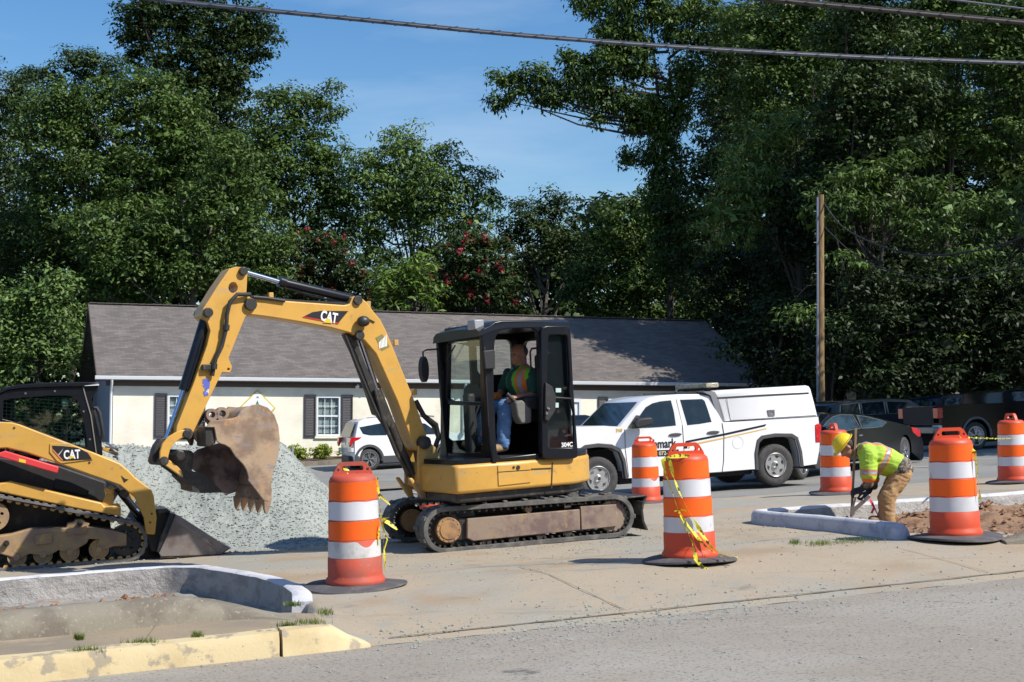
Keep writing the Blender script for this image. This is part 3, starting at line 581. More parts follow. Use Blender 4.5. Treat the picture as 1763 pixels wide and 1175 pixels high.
def tree(label, Y, lobes, trunk, kind='mid', leaf=.20, dens=1.0, core=True, name='leafy_tree', cat='tree', group=None, bark=None, bloom=0, clump=.85, tr=.28, limbs=9, width=.5, lo=.3, straight=False, lower=0, flat=.62, droop=.2):
    """lobes: (px, py, rx px, ry px[, dY]) crown masses read off the photo, given real depth; trunk: px where it stands"""
    rng = np.random.default_rng(sum(map(ord, label))); tr *= .6
    Cs = []; Rs = []; core_c = []; LC = []
    for lb in lobes:
        px, py, rx, ry = lb[:4]; yy = Y+(lb[4] if len(lb) > 4 else 0)
        c = at(px, py, yy); sx = rx*yy/FPX; sz = ry*yy/FPX; sy = (sx+sz)/2*1.0; LC.append((c, sx, sy, sz))
        area = (sx*sz)*dens; nC = max(3, int(area*12/(clump**2)))
        d = rng.normal(size=(nC, 3)); d /= np.linalg.norm(d, axis=1)[:, None]; r = .52+.5*rng.random(nC)**.7
        jit = 1+.18*rng.normal(size=nC)
        P = np.array(c)+d*np.array([sx, sy, sz])*(r*jit)[:, None]; P = P[P[:, 2] > G(c.x, yy)+lower+.3]
        Cs.append(P); Rs.append(clump*(.5+.85*rng.random(len(P))))
        if core:
            nk = int(area*2.0); d = rng.normal(size=(nk, 3)); d /= np.linalg.norm(d, axis=1)[:, None]
            core_c.append(np.array(c)+d*np.array([sx, sy, sz])*(.62*rng.random(nk)**.5)[:, None])
    C = np.concatenate(Cs); Rr = np.concatenate(Rs)
    V = [leaf_mesh(C, Rr, int(34*(clump/.75)**1.3*(.3/leaf)**1.5), leaf, leaf*width, rng=rng, flat=flat, droop=droop)]
    if core: K_ = np.concatenate(core_c); V.append(leaf_mesh(K_, np.full(len(K_), .9), 26, min(.34, leaf*1.6), min(.28, leaf*1.3), rng=rng))
    V = np.concatenate(V)
    tp = at(trunk, 700, Y); gz = G(tp.x, Y); base = Vector((tp.x, Y, gz))
    root = thing(name, label, cat, base, group); mesh_quads('crown', V, M_L[kind], root)
    if bloom:
        sel = rng.choice(len(C), min(len(C), bloom), replace=False); sel = sel[C[sel, 1] < np.median(C[:, 1])+1]
        Vb = leaf_mesh(C[sel]+np.array([0, -.35, .12]), np.full(len(sel), .17), 22, .11, .09, rng=rng, flat=1.1); mesh_quads('blossoms', Vb, M_BLOOM, root)
    mb = MB(); top = max(LC, key=lambda q: q[0].z); cx = base.x if straight else sum(q[0].x for q in LC)/len(LC)
    if straight: top = (Vector((base.x-.9, Y, top[0].z)), 0, 0, 0)
    pts = [base-Vector((0, 0, .4)), base+Vector((tr*.3, 0, 1.2)), base.lerp(Vector((cx, Y, top[0].z)), .45)+Vector((random.uniform(-.4, .4), random.uniform(-.4, .4), 0)), top[0]]
    mb.tube(pts, [tr*1.5, tr, tr*.7, tr*.15], 9)
    rnd = random.Random(len(label)); order = list(range(len(LC)))*3; rnd.shuffle(order)
    for q in order[:limbs]:
        c, sx, sy, sz = LC[q]; f = rnd.uniform(lo, .9); s = pts[1].lerp(pts[2], min(1, f*2)) if f < .5 else pts[2].lerp(pts[3], (f-.5)*2)
        e = c+Vector((rnd.uniform(-.75, .75)*sx, rnd.uniform(-.75, .75)*sy, rnd.uniform(-.2, .8)*sz))
        if straight: s = Vector((base.x+.1, Y, max(base.z+9, e.z-.14*abs(e.x-base.x)-.5)))
        m_ = s.lerp(e, .5)+Vector((rnd.uniform(-.5, .5), rnd.uniform(-.4, .4), rnd.uniform(-.2, .5)))
        if straight: m_ += Vector((0, 0, -.12*(e-s).length*rnd.random()))
        mb.tube([s, s.lerp(m_, .5)+Vector((0, 0, rnd.uniform(-.3, .2))), m_, m_.lerp(e, .5)+Vector((0, 0, rnd.uniform(-.1, .35))), e], [tr*.38, tr*.3, tr*.22, tr*.13, tr*.04], 6)
        for _ in range(2):
            e2 = m_.lerp(e, rnd.uniform(.2, .7)); mb.tube([e2, e2+Vector((rnd.uniform(-1, 1)*sx*.5, rnd.uniform(-1, 1)*sy*.5, rnd.uniform(0, 1)*sz*.5))], [tr*.16, tr*.04], 5)
    mb.build('trunk', bark or M_BARK, root)
    return root
tree('dark tree cut by the left edge of the photo', 74, [(-20, 210, 60, 95), (-10, 330, 70, 110), (15, 450, 70, 90), (30, 185, 35, 50)], 0, 'dark')
tree('broad pale-limbed green tree filling the left side above the roof', 66, [(95, 250, 75, 95), (150, 190, 80, 60), (240, 175, 75, 60), (290, 230, 65, 80), (190, 290, 110, 90), (100, 360, 70, 70), (90, 200, 40, 45), (330, 270, 50, 70), (250, 330, 90, 70)], 190, 'mid', tr=.4, limbs=16, bark=M_BARKL, clump=.8)
tree('tallest dark tree rising out of frame behind the left tree', 84, [(280, 20, 75, 55), (370, 30, 70, 60), (430, 70, 45, 45), (330, 95, 90, 60), (240, 40, 45, 50), (400, 130, 50, 55), (345, 160, 90, 70), (445, 45, 35, 30), (225, 85, 28, 30), (360, 230, 100, 90), (350, 340, 110, 90)], 345, 'dark', dens=.95, tr=.45, limbs=18, leaf=.25)
tree('small round-topped dark tree on the left skyline', 80, [(150, 115, 32, 26), (115, 130, 50, 35), (195, 125, 30, 22), (60, 140, 30, 25)], 150, 'dark')
tree('leafy tree with an upright crown left of the sky gap', 73, [(510, 180, 50, 38), (560, 185, 32, 38), (480, 240, 60, 60), (555, 260, 42, 55), (505, 330, 80, 70), (430, 300, 60, 80), (575, 330, 35, 50), (560, 390, 60, 50), (460, 170, 22, 16)], 500, 'mid')
tree('dense mid-green tree low over the left half of the roof', 63, [(330, 400, 80, 80), (400, 350, 70, 80), (250, 440, 80, 70), (430, 440, 70, 70), (180, 400, 70, 60), (340, 480, 120, 50), (190, 480, 70, 50), (400, 260, 40, 40)], 355, 'mid', tr=.35, limbs=14, bark=M_BARKL)
tree('shaded tree behind the left gable', 70, [(60, 420, 80, 90), (140, 500, 70, 80), (30, 540, 70, 90), (240, 380, 60, 60), (480, 460, 70, 60)], 110, 'dark')
tree('bright low bush tree beside the left gable end', 57, [(45, 520, 55, 42), (95, 545, 48, 48), (20, 570, 50, 50), (85, 610, 55, 55), (20, 640, 60, 45), (105, 490, 28, 22), (60, 700, 70, 40)], 60, 'light', name='bushy_tree')
tree('feathery light green tree centred against the sky', 72, [(640, 300, 50, 45), (700, 270, 65, 42), (760, 300, 55, 48), (660, 360, 75, 50), (745, 370, 75, 50), (815, 350, 42, 42), (700, 330, 85, 55), (835, 310, 22, 16), (850, 350, 14, 10), (610, 330, 28, 34), (690, 240, 34, 16), (760, 420, 60, 40), (640, 430, 60, 50), (820, 395, 32, 26), (690, 480, 70, 40)], 705, 'light', leaf=.25, width=.34, tr=.3, limbs=18, bark=M_BARKL, droop=.5, flat=.5)
tree('red flowering tree at left, above the boom cylinder', 67, [(545, 440, 45, 42), (590, 470, 52, 40), (540, 500, 50, 30), (610, 510, 40, 26), (570, 425, 30, 22)], 570, 'dark', name='crepe_myrtle', bloom=60, clump=.55)
tree('red flowering tree at right, above the roof ridge and cab', 67, [(800, 440, 46, 40), (845, 460, 44, 44), (790, 500, 55, 36), (855, 505, 40, 32), (825, 420, 35, 22)], 820, 'dark', name='crepe_myrtle', bloom=64, clump=.55)
tree('bright sumac with feathery fronds over the ridge', 65, [(690, 480, 42, 34), (725, 465, 30, 28), (660, 500, 32, 26), (720, 510, 42, 26)], 695, 'yel', name='sumac', leaf=.34, width=.28, dens=.8, clump=.6)
tree('dark umbrella-shaped tree right of centre', 78, [(905, 375, 48, 32), (955, 365, 42, 28), (930, 410, 66, 36), (880, 420, 30, 30), (985, 410, 28, 34), (935, 455, 58, 28), (990, 470, 30, 40), (880, 490, 30, 40)], 925, 'dark', core=True, dens=.9, bark=M_BARKL, limbs=16)
tree('yellowish green tree between the dark tree and the right woods', 74, [(1080, 375, 42, 36), (1125, 350, 32, 28), (1050, 410, 40, 40), (1110, 420, 60, 50), (1040, 470, 48, 48), (1110, 490, 66, 50), (1160, 440, 40, 60), (1000, 510, 48, 40), (1120, 540, 60, 30), (1050, 540, 50, 26), (1180, 530, 40, 34)], 1085, 'mid', bark=M_BARKL)
tree('tall open tree reaching a long branch into the sky', 70, [(868, 143, 34, 13), (858, 180, 22, 11), (925, 135, 36, 17), (960, 165, 36, 16), (1005, 135, 34, 20), (985, 108, 26, 16), (1045, 110, 44, 26), (1030, 160, 34, 17), (1100, 125, 34, 24), (1060, 60, 44, 26), (1020, 15, 34, 22), (1110, 20, 60, 32), (1170, 55, 36, 30), (1030, 205, 15, 13), (1100, 190, 32, 26), (1070, 168, 18, 14), (1150, 305, 34, 40), (900, 165, 26, 12), (945, 178, 26, 10), (1000, 172, 28, 12), (1050, 188, 26, 10), (1165, 150, 26, 40), (1150, 215, 24, 30), (1140, 365, 40, 40), (1160, 440, 40, 50), (1125, 200, 30, 30), (1085, 85, 40, 26), (1095, 225, 28, 13), (1145, 250, 26, 34), (1100, 275, 38, 16), (1170, 195, 16, 30), (1200, 20, 40, 28), (1215, 75, 26, 26), (1000, -20, 30, 20), (1120, -20, 60, 24), (1180, 120, 20, 26)], 1150, 'mid', core=False, dens=1.9, clump=.6, leaf=.26, width=.38, droop=.8, flat=.8, tr=.34, lo=.55, straight=True, limbs=34, bark=M_BARK)
RG = 'dense woods trees on the right'
tree('deep green tree where the right woods meet the sky', 68, [(1255, 95, 44, 66), (1245, 200, 46, 66), (1225, 300, 50, 60), (1190, 350, 60, 40), (1280, 30, 36, 28), (1190, 430, 60, 60), (1230, 520, 80, 40)], 1235, 'dark', limbs=12)
tree('tall tree at the top of the right woods, left of the pole line', 63, [(1330, 60, 70, 60), (1400, 110, 70, 70), (1320, 160, 70, 60), (1340, 250, 80, 70), (1400, 10, 90, 50), (1250, 35, 26, 22)], 1375, 'mid', tr=.4)
tree('tall tree above the utility pole', 54.5, [(1480, 60, 80, 70), (1520, 150, 80, 70), (1450, 200, 70, 60), (1500, 0, 100, 50), (1540, 250, 80, 60), (1470, 330, 80, 60)], 1490, 'dark', tr=.4)
tree('tall tree at the top right, right of the pole', 58, [(1620, 40, 80, 60), (1610, 140, 80, 70), (1600, 230, 70, 60), (1660, -10, 90, 40)], 1610, 'mid', tr=.4)
tree('tall tree filling the top right corner', 55, [(1720, 60, 80, 70), (1770, 150, 80, 80), (1710, 230, 70, 70), (1790, 20, 80, 60), (1780, 300, 60, 60)], 1740, 'mid', tr=.4)
tree('mid-height tree with pale hanging fronds left of the pole', 57.5, [(1330, 235, 60, 26), (1370, 215, 42, 20), (1270, 270, 44, 18), (1300, 330, 70, 55), (1370, 330, 60, 70), (1260, 380, 60, 50)], 1405, 'light', leaf=.27, width=.3, droop=.7, flat=.4)
tree('feathery branch tree overhanging behind the pole top', 52.5, [(1470, 300, 60, 22), (1540, 290, 60, 26), (1500, 350, 80, 40), (1600, 330, 50, 30), (1440, 370, 50, 40)], 1500, 'mid', leaf=.27, width=.3, droop=.7, flat=.4)
tree('light fronded tree leaning over the right edge', 52, [(1640, 370, 60, 24), (1700, 355, 60, 22), (1600, 400, 60, 24), (1750, 400, 50, 30), (1680, 440, 70, 30), (1720, 480, 60, 24), (1780, 320, 40, 40)], 1700, 'light', leaf=.27, width=.3, droop=.7, flat=.4)
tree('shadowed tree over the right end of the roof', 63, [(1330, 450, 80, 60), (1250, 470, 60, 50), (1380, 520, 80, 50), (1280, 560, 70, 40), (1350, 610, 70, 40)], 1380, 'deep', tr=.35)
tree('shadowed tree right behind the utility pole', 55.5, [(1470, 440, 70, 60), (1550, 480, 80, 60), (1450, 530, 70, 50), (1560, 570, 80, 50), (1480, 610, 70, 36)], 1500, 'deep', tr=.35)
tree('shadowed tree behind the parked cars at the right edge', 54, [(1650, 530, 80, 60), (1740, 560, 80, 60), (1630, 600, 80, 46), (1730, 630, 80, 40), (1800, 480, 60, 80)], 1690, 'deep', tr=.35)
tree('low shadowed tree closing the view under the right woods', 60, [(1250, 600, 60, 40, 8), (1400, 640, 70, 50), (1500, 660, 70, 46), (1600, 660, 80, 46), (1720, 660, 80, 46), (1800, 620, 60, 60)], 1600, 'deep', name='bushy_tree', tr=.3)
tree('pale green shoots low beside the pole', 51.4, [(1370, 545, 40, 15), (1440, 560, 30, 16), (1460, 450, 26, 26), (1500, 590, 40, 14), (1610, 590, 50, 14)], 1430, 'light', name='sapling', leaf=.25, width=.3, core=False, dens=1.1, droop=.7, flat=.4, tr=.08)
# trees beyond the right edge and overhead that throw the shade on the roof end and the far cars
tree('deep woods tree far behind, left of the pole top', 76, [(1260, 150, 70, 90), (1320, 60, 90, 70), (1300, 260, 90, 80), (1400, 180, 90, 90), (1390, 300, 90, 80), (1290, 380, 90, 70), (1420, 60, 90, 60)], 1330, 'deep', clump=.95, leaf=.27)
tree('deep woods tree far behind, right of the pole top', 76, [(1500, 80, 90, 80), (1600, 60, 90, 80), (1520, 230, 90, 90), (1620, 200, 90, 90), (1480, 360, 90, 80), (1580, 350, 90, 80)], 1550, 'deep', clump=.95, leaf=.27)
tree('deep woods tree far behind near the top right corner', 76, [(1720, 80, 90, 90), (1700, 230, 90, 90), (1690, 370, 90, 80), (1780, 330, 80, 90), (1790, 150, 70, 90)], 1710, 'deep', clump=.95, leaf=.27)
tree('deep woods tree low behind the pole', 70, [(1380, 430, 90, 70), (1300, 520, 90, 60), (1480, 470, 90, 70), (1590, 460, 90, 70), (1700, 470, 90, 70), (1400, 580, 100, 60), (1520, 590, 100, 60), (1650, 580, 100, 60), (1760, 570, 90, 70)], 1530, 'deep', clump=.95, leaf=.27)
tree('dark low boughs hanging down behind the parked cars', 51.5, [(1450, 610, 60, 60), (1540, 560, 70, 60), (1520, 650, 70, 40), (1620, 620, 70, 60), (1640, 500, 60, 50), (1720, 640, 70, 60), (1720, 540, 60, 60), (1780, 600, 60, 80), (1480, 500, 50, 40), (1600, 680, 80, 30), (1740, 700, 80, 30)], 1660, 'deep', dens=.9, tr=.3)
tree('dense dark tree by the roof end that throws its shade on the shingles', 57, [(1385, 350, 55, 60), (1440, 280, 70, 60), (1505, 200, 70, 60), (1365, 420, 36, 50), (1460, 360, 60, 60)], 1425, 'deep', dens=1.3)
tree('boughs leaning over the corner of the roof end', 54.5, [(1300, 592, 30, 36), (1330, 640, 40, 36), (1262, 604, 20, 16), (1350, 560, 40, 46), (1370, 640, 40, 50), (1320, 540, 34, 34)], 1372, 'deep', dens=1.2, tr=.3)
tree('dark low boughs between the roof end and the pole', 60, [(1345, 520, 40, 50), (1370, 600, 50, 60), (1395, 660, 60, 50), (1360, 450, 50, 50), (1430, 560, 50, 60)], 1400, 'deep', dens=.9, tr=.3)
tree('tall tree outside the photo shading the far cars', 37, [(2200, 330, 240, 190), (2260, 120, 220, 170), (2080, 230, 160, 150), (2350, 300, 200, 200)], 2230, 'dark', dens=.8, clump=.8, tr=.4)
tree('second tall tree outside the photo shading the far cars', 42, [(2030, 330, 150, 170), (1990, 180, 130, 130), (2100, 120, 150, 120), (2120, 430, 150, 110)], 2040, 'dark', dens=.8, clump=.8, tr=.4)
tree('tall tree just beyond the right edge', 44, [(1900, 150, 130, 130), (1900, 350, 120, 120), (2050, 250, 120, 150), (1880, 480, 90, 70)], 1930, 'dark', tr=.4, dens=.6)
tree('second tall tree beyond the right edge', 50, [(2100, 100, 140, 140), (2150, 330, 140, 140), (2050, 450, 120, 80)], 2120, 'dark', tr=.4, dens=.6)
# the far wood that closes the gaps: one mass nobody could count
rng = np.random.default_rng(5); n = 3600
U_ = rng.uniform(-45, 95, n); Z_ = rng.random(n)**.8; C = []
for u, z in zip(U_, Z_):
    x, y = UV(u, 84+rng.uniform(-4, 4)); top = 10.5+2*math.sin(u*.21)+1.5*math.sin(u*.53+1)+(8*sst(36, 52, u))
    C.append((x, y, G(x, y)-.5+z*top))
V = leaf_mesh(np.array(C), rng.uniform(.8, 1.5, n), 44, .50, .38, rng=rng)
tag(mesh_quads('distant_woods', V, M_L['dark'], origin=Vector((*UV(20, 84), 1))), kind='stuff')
rng2 = np.random.default_rng(9); n = 5200; C = []  # unseen woods behind and beside the camera, added to darken the car reflections
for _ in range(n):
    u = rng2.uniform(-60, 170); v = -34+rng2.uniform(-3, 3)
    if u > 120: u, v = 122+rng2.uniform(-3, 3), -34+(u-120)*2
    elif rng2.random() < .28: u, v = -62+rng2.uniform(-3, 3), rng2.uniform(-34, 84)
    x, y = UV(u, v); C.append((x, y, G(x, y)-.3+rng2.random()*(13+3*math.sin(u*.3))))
tag(mesh_quads('unseen_reflection_woods', leaf_mesh(np.array(C), rng2.uniform(.9, 1.6, n), 26, .75, .55, rng=rng2), M_L['dark'], origin=Vector((*UV(0, -34), 0))), kind='stuff')
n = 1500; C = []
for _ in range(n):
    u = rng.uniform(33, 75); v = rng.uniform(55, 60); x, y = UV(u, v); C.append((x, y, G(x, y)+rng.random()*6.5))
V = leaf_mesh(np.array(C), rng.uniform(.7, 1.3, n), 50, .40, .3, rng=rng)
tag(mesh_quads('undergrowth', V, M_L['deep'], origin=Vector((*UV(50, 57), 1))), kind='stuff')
# lime shrubs in the planting bed
for i, px in enumerate((374, 425, 489, 541, 597, 655)):
    zz = on(px, 786, .15); x, y = UV(*[toUV(zz.x, zz.y)[0], 49.9]); k = FPX/y
    base = Vector((x, y, G(x, y)+.14)); root = thing('shrub', ['small lime shrub hidden behind the boom stick', 'lime shrub behind the digging bucket', 'round lime shrub touching the right edge of the bucket', 'round lime shrub midway between bucket and white car', 'lime shrub touching the rear of the white car', 'lime shrub behind the white car'][i], 'shrub', base, 'lime shrubs along the building')
    r = np.random.default_rng(i); C = np.array(base)+np.array([0, 0, .22])+r.normal(size=(70, 3))*np.array([.16, .16, .11])
    mesh_quads('foliage', leaf_mesh(C, np.full(70, .12), 22, .10, .05, rng=r, flat=1), M_L['shrub'], root)
    mb = MB()
    for _ in range(5): mb.tube([base-Vector((0, 0, .05)), base+Vector((random.uniform(-.15, .15), random.uniform(-.15, .15), .3))], [.012, .006], 5)
    mb.build('stem', M_BARK, root)
# ================================================================== traffic drums and caution tape
M_OR = mat('orange_sheeting', (.95, .13, .012), .42, spec=.4, layers=[(3, (.86, .12, .012), .5, .7, 5), (8, (.50, .13, .05), .62, .68, 9), (4, (.60, .14, .05), .63, .70, 8, (1, 1, 3))])
M_ORP = mat('orange_plastic', (.68, .075, .022), .5, layers=[(3, (.56, .075, .03), .48, .7, 6), (10, (.40, .10, .06), .62, .70, 8)])
M_ORD = mat('dirty_orange_plastic', (.50, .075, .04), .65, layers=[(4, (.36, .085, .055), .45, .65, 7), (30, (.46, .16, .11), .56, .7, 5)])
M_WS = mat('white_sheeting', (.66, .66, .70), .35, layers=[(2.5, (.58, .58, .61), .45, .65, 5), (9, (.42, .40, .39), .61, .68, 9), (4, (.50, .47, .43), .62, .70, 8, (1, 1, 3))])
M_WSD = mat('scuffed_white_sheeting', (.60, .59, .58), .45, layers=[(9, (.46, .44, .42), .45, .66, 9), (30, (.34, .32, .30), .60, .68, 8)])
M_BASE = mat('recycled_rubber_base', (.075, .073, .08), .8, layers=[(6, (.13, .12, .115), .45, .68, 7), (16, (.19, .17, .15), .60, .72, 6)], bump=(40, .3, .005))
def drum(px, py, label, hand=0, lean=(0, 0), dirty=False, ring=.43, seed=0, torn=False, h=1.0):
    p = on(px, py); u, v = toUV(p.x, p.y); rnd = random.Random(seed)
    M = Matrix.Translation((p.x, p.y, SUV_(u, v)+.004)) @ Matrix.Rotation(R(20), 4, 'Z') @ Matrix.Rotation(-R(2.2+lean[0]), 4, 'Y') @ Matrix.Rotation(R(lean[1]), 4, 'X')
    t = thing('traffic_drum', label, 'traffic barrel', M, 'orange and white traffic barrels')
    def dent(a, z): return .010*math.sin(2*a+seed)+.006*math.sin(3*a+z*6+seed)
    OR, WS, PL = (M_OR, M_WS, M_ORP) if not dirty else (M_OR, M_WSD, M_ORD)
    mb = MB(M); mb.lathe([(0, .02), (.25, .03), (.258, .05), (.256, .075), (.238, .10), (.236, .12), (.234, .262), (.226, .272), (.225, .415), (.220, .423), (.219, .585), (.214, .593), (.212, .755), (.207, .763), (.203, .925), (.197, .95), (.17, .975), (.09, .985), (0, .985)], 48, wob=dent)
    b = mb.build('body', PL, t, smooth=40)
    def band(z0, z1, r0, r1, m, nm, tears=0):
        mb = MB(M); n = 56; V = []; 
        for i in range(n+1):
            a = 2*PI*i/n; k = 1+dent(a, z0)
            tt = 0
            if tears and math.sin(a*1+tears) > .93: tt = .05*(math.sin(a*1+tears)-.93)/.07
            V += [(r0*k*math.cos(a), r0*k*math.sin(a), z0), (r1*k*math.cos(a), r1*k*math.sin(a), z1-tt+.003*math.sin(a*7+seed))]
        mb.add(V, [(2*i, 2*i+2, 2*i+3, 2*i+1) for i in range(n)]); mb.build(nm, m, t, smooth=60, recalc=False)
    band(.272, .412, .2285, .2275, WS, 'white_band', 2.9 if torn else 0); band(.426, .582, .2225, .2215, OR, 'orange_band')
    band(.596, .752, .2165, .2155, M_WS, 'white_band'); band(.766, .92, .210, .206, OR, 'orange_band')
    H = M @ Matrix.Rotation(R(hand), 4, 'Z'); mb = MB(H)
    o = [(-.185, .93), (-.165, 1.0), (-.13, 1.06), (-.10, 1.085), (.10, 1.085), (.13, 1.06), (.165, 1.0), (.185, .93)]
    mb.prism(o, -.022, .022, [[(-.085, 1.01), (.085, 1.01), (.095, 1.03), (.085, 1.052), (-.085, 1.052), (-.095, 1.03)], ngon(.128, 1.02, .013, 10), ngon(-.128, 1.02, .011, 10)])
    mb.build('handle', PL, t, bevel=.008)
    mb = MB(M); q = seed*1.3
    mb.lathe([(.20, -.01), (.20, .03), (.27, .045), (.34, .032), (ring, .012), (ring+.005, -.004), (ring-.02, -.012)], 64, wob=lambda a, z: .03*math.sin(2*a+q)+.02*math.sin(3*a+q*2))
    for i, p_ in enumerate(mb.v):
        a = math.atan2(p_.y-M.translation.y, p_.x-M.translation.x); d = (Vector((p_.x, p_.y))-Vector((M.translation.x, M.translation.y))).length
        mb.v[i] = p_+Vector((0, 0, max(0, (d-.25))*.07*(1+math.sin(2*a+q*1.7))))
    mb.build('base_ring', M_BASE, t)
    return t, M
DA = drum(612, 1012, 'scuffed orange and white barrel nearest the camera, lower left, with a torn lower white band', hand=-8, lean=(0, 1.5), dirty=True, seed=1, torn=True)
DB = drum(1188, 966, 'orange and white barrel left of the curved kerb, draped with yellow tape', hand=-14, seed=2, ring=.42)
DC = drum(1645, 928, 'orange and white barrel at right in front of the dirt island, tape from its handle', hand=-18, dirty=False, seed=3, ring=.44)
DD = drum(1440, 851, 'orange and white barrel standing behind the bending worker', hand=75, seed=4, ring=.43)
DF = drum(1746, 832, 'orange and white barrel cut by the right edge of the photo', hand=80, seed=5, ring=.43)
DE = drum(1113, 867, 'orange and white barrel in front of the pickup door, its lower band torn', hand=-20, seed=6, torn=True)
DG = drum(742, 886, 'barrel mostly hidden behind the excavator swing post', hand=40, seed=8)
DH = drum(779, 884, 'barrel mostly hidden behind the front of the excavator body', hand=10, seed=9)
def tapemat():
    m = mat('caution_tape', (.80, .72, .06), .4, spec=.4, trans=.25); t = m.node_tree; N = t.nodes.new; K = t.links.new; b = t.nodes['Principled BSDF']
    g = N('ShaderNodeTexCoord'); w_ = N('ShaderNodeTexNoise'); w_.inputs['Scale'].default_value = 26; w_.inputs['Detail'].default_value = 1; K(g.outputs['Object'], w_.inputs['Vector'])
    r = N('ShaderNodeMapRange'); r.inputs['From Min'].default_value = .56; r.inputs['From Max'].default_value = .59; K(w_.outputs[0], r.inputs[0])
    x = N('ShaderNodeMix'); x.data_type = 'RGBA'; K(r.outputs[0], x.inputs['Factor']); x.inputs['A'].default_value = (.80, .72, .06, 1); x.inputs['B'].default_value = (.02, .02, .015, 1); K(x.outputs['Result'], b.inputs['Base Color']); return m
M_TAPE = tapemat()
def tape(strands, label, wd=.035, parent=None):
    mb = MB(); o = None
    for P in strands:
        Q = []
        for a, b in zip(P, P[1:]):
            n = max(2, int((b-a).length/.03)); Q += [a.lerp(b, i/n) for i in range(n)]
        Q.append(P[-1]); V = []; ph = random.random()*6
        for i, p in enumerate(Q):
            d = (Q[min(i+1, len(Q)-1)]-Q[max(i-1, 0)]).normalized(); n1 = d.cross(Vector((0, -1, .1))).normalized(); n2 = d.cross(n1)
            a = ph+1.1*math.sin(i*.23+ph)+.5*math.sin(i*.61); w_ = wd*(.5+.28*math.sin(i*.37+ph)); s = (n1*math.cos(a)+n2*math.sin(a))*w_*.5
            V += [p-s, p+n2*.006*math.sin(i), p+s]
        mb.add(V, [(3*i+k, 3*i+3+k, 3*i+4+k, 3*i+1+k) for i in range(len(Q)-1) for k in (0, 1)]); o = o or P[0]
    ob = mb.build('caution_tape', M_TAPE, origin=o, smooth=60, recalc=False); return tag(ob, label, 'caution tape')
def bc(ox, oy, sc, pts, Y): return [at(ox+x/sc, oy+y/sc, (Y if not callable(Y) else Y(i/(len(pts)-1)))) for i, (x, y) in enumerate(pts)]
yb = DB[1].translation.y
tape([bc(1060, 730, 4.35, [(560, 235), (450, 240), (350, 275), (372, 370), (420, 500), (455, 610), (475, 660), (530, 790), (575, 890)], lambda f: yb-.215-.02*f)+bc(1060, 730, 4.35, [(600, 1010), (650, 1075), (705, 1100)], yb-.46),
      bc(1060, 730, 4.35, [(540, 250), (400, 255), (430, 390), (480, 520), (540, 640), (600, 740), (660, 850), (720, 925)], lambda f: yb-.23-.03*f)+bc(1060, 730, 4.35, [(810, 985), (915, 998)], yb-.36),
      bc(1060, 730, 4.35, [(475, 650), (540, 760), (620, 860), (690, 935)], yb-.262)+bc(1060, 730, 4.35, [(800, 998)], yb-.4), bc(1060, 730, 4.35, [(440, 655), (480, 642), (530, 650)], yb-.25)],
     'yellow and black caution tape trailing down the front of the barrel beside the excavator track', .05)
ya = DA[1].translation.y
tape([bc(500, 780, 4.35, [(385, 175), (390, 120), (400, 110), (440, 150), (500, 160)], ya-.06), bc(500, 780, 4.35, [(640, 185), (662, 300), (676, 450), (690, 560), (700, 700), (712, 880)], ya-.02),
      bc(500, 780, 4.35, [(660, 310), (700, 345), (745, 390)], ya-.04), bc(500, 780, 4.35, [(690, 495), (735, 485)], ya-.05), bc(500, 780, 4.35, [(688, 500), (740, 525), (800, 575)], ya-.04), bc(500, 780, 4.35, [(672, 520), (660, 600), (658, 690)], ya-.1), bc(500, 780, 4.35, [(685, 520), (705, 600), (725, 650), (705, 720)], ya-.02)],
     'tangled yellow caution tape hanging off the right side of the nearest barrel', .05)
yc = DC[1].translation.y; yf = DF[1].translation.y
tape([bc(1380, 640, 4.603, [(1180, 540), (1245, 535), (1248, 512), (1300, 560), (1345, 590)], yc-.06)+bc(1380, 640, 4.603, [(1375, 650), (1392, 800), (1405, 900), (1415, 1010)], yc-.18)], 'caution tape hanging down the right side of the big right barrel', .045)
tape([[at(1655, 752, yc-.03), at(1672, 754, yc+1), at(1719, 755.5, yc+5), at(1742, 755, yf-.24), at(1800, 755, yf)]], 'stretched line of caution tape between the two right barrels', .035)

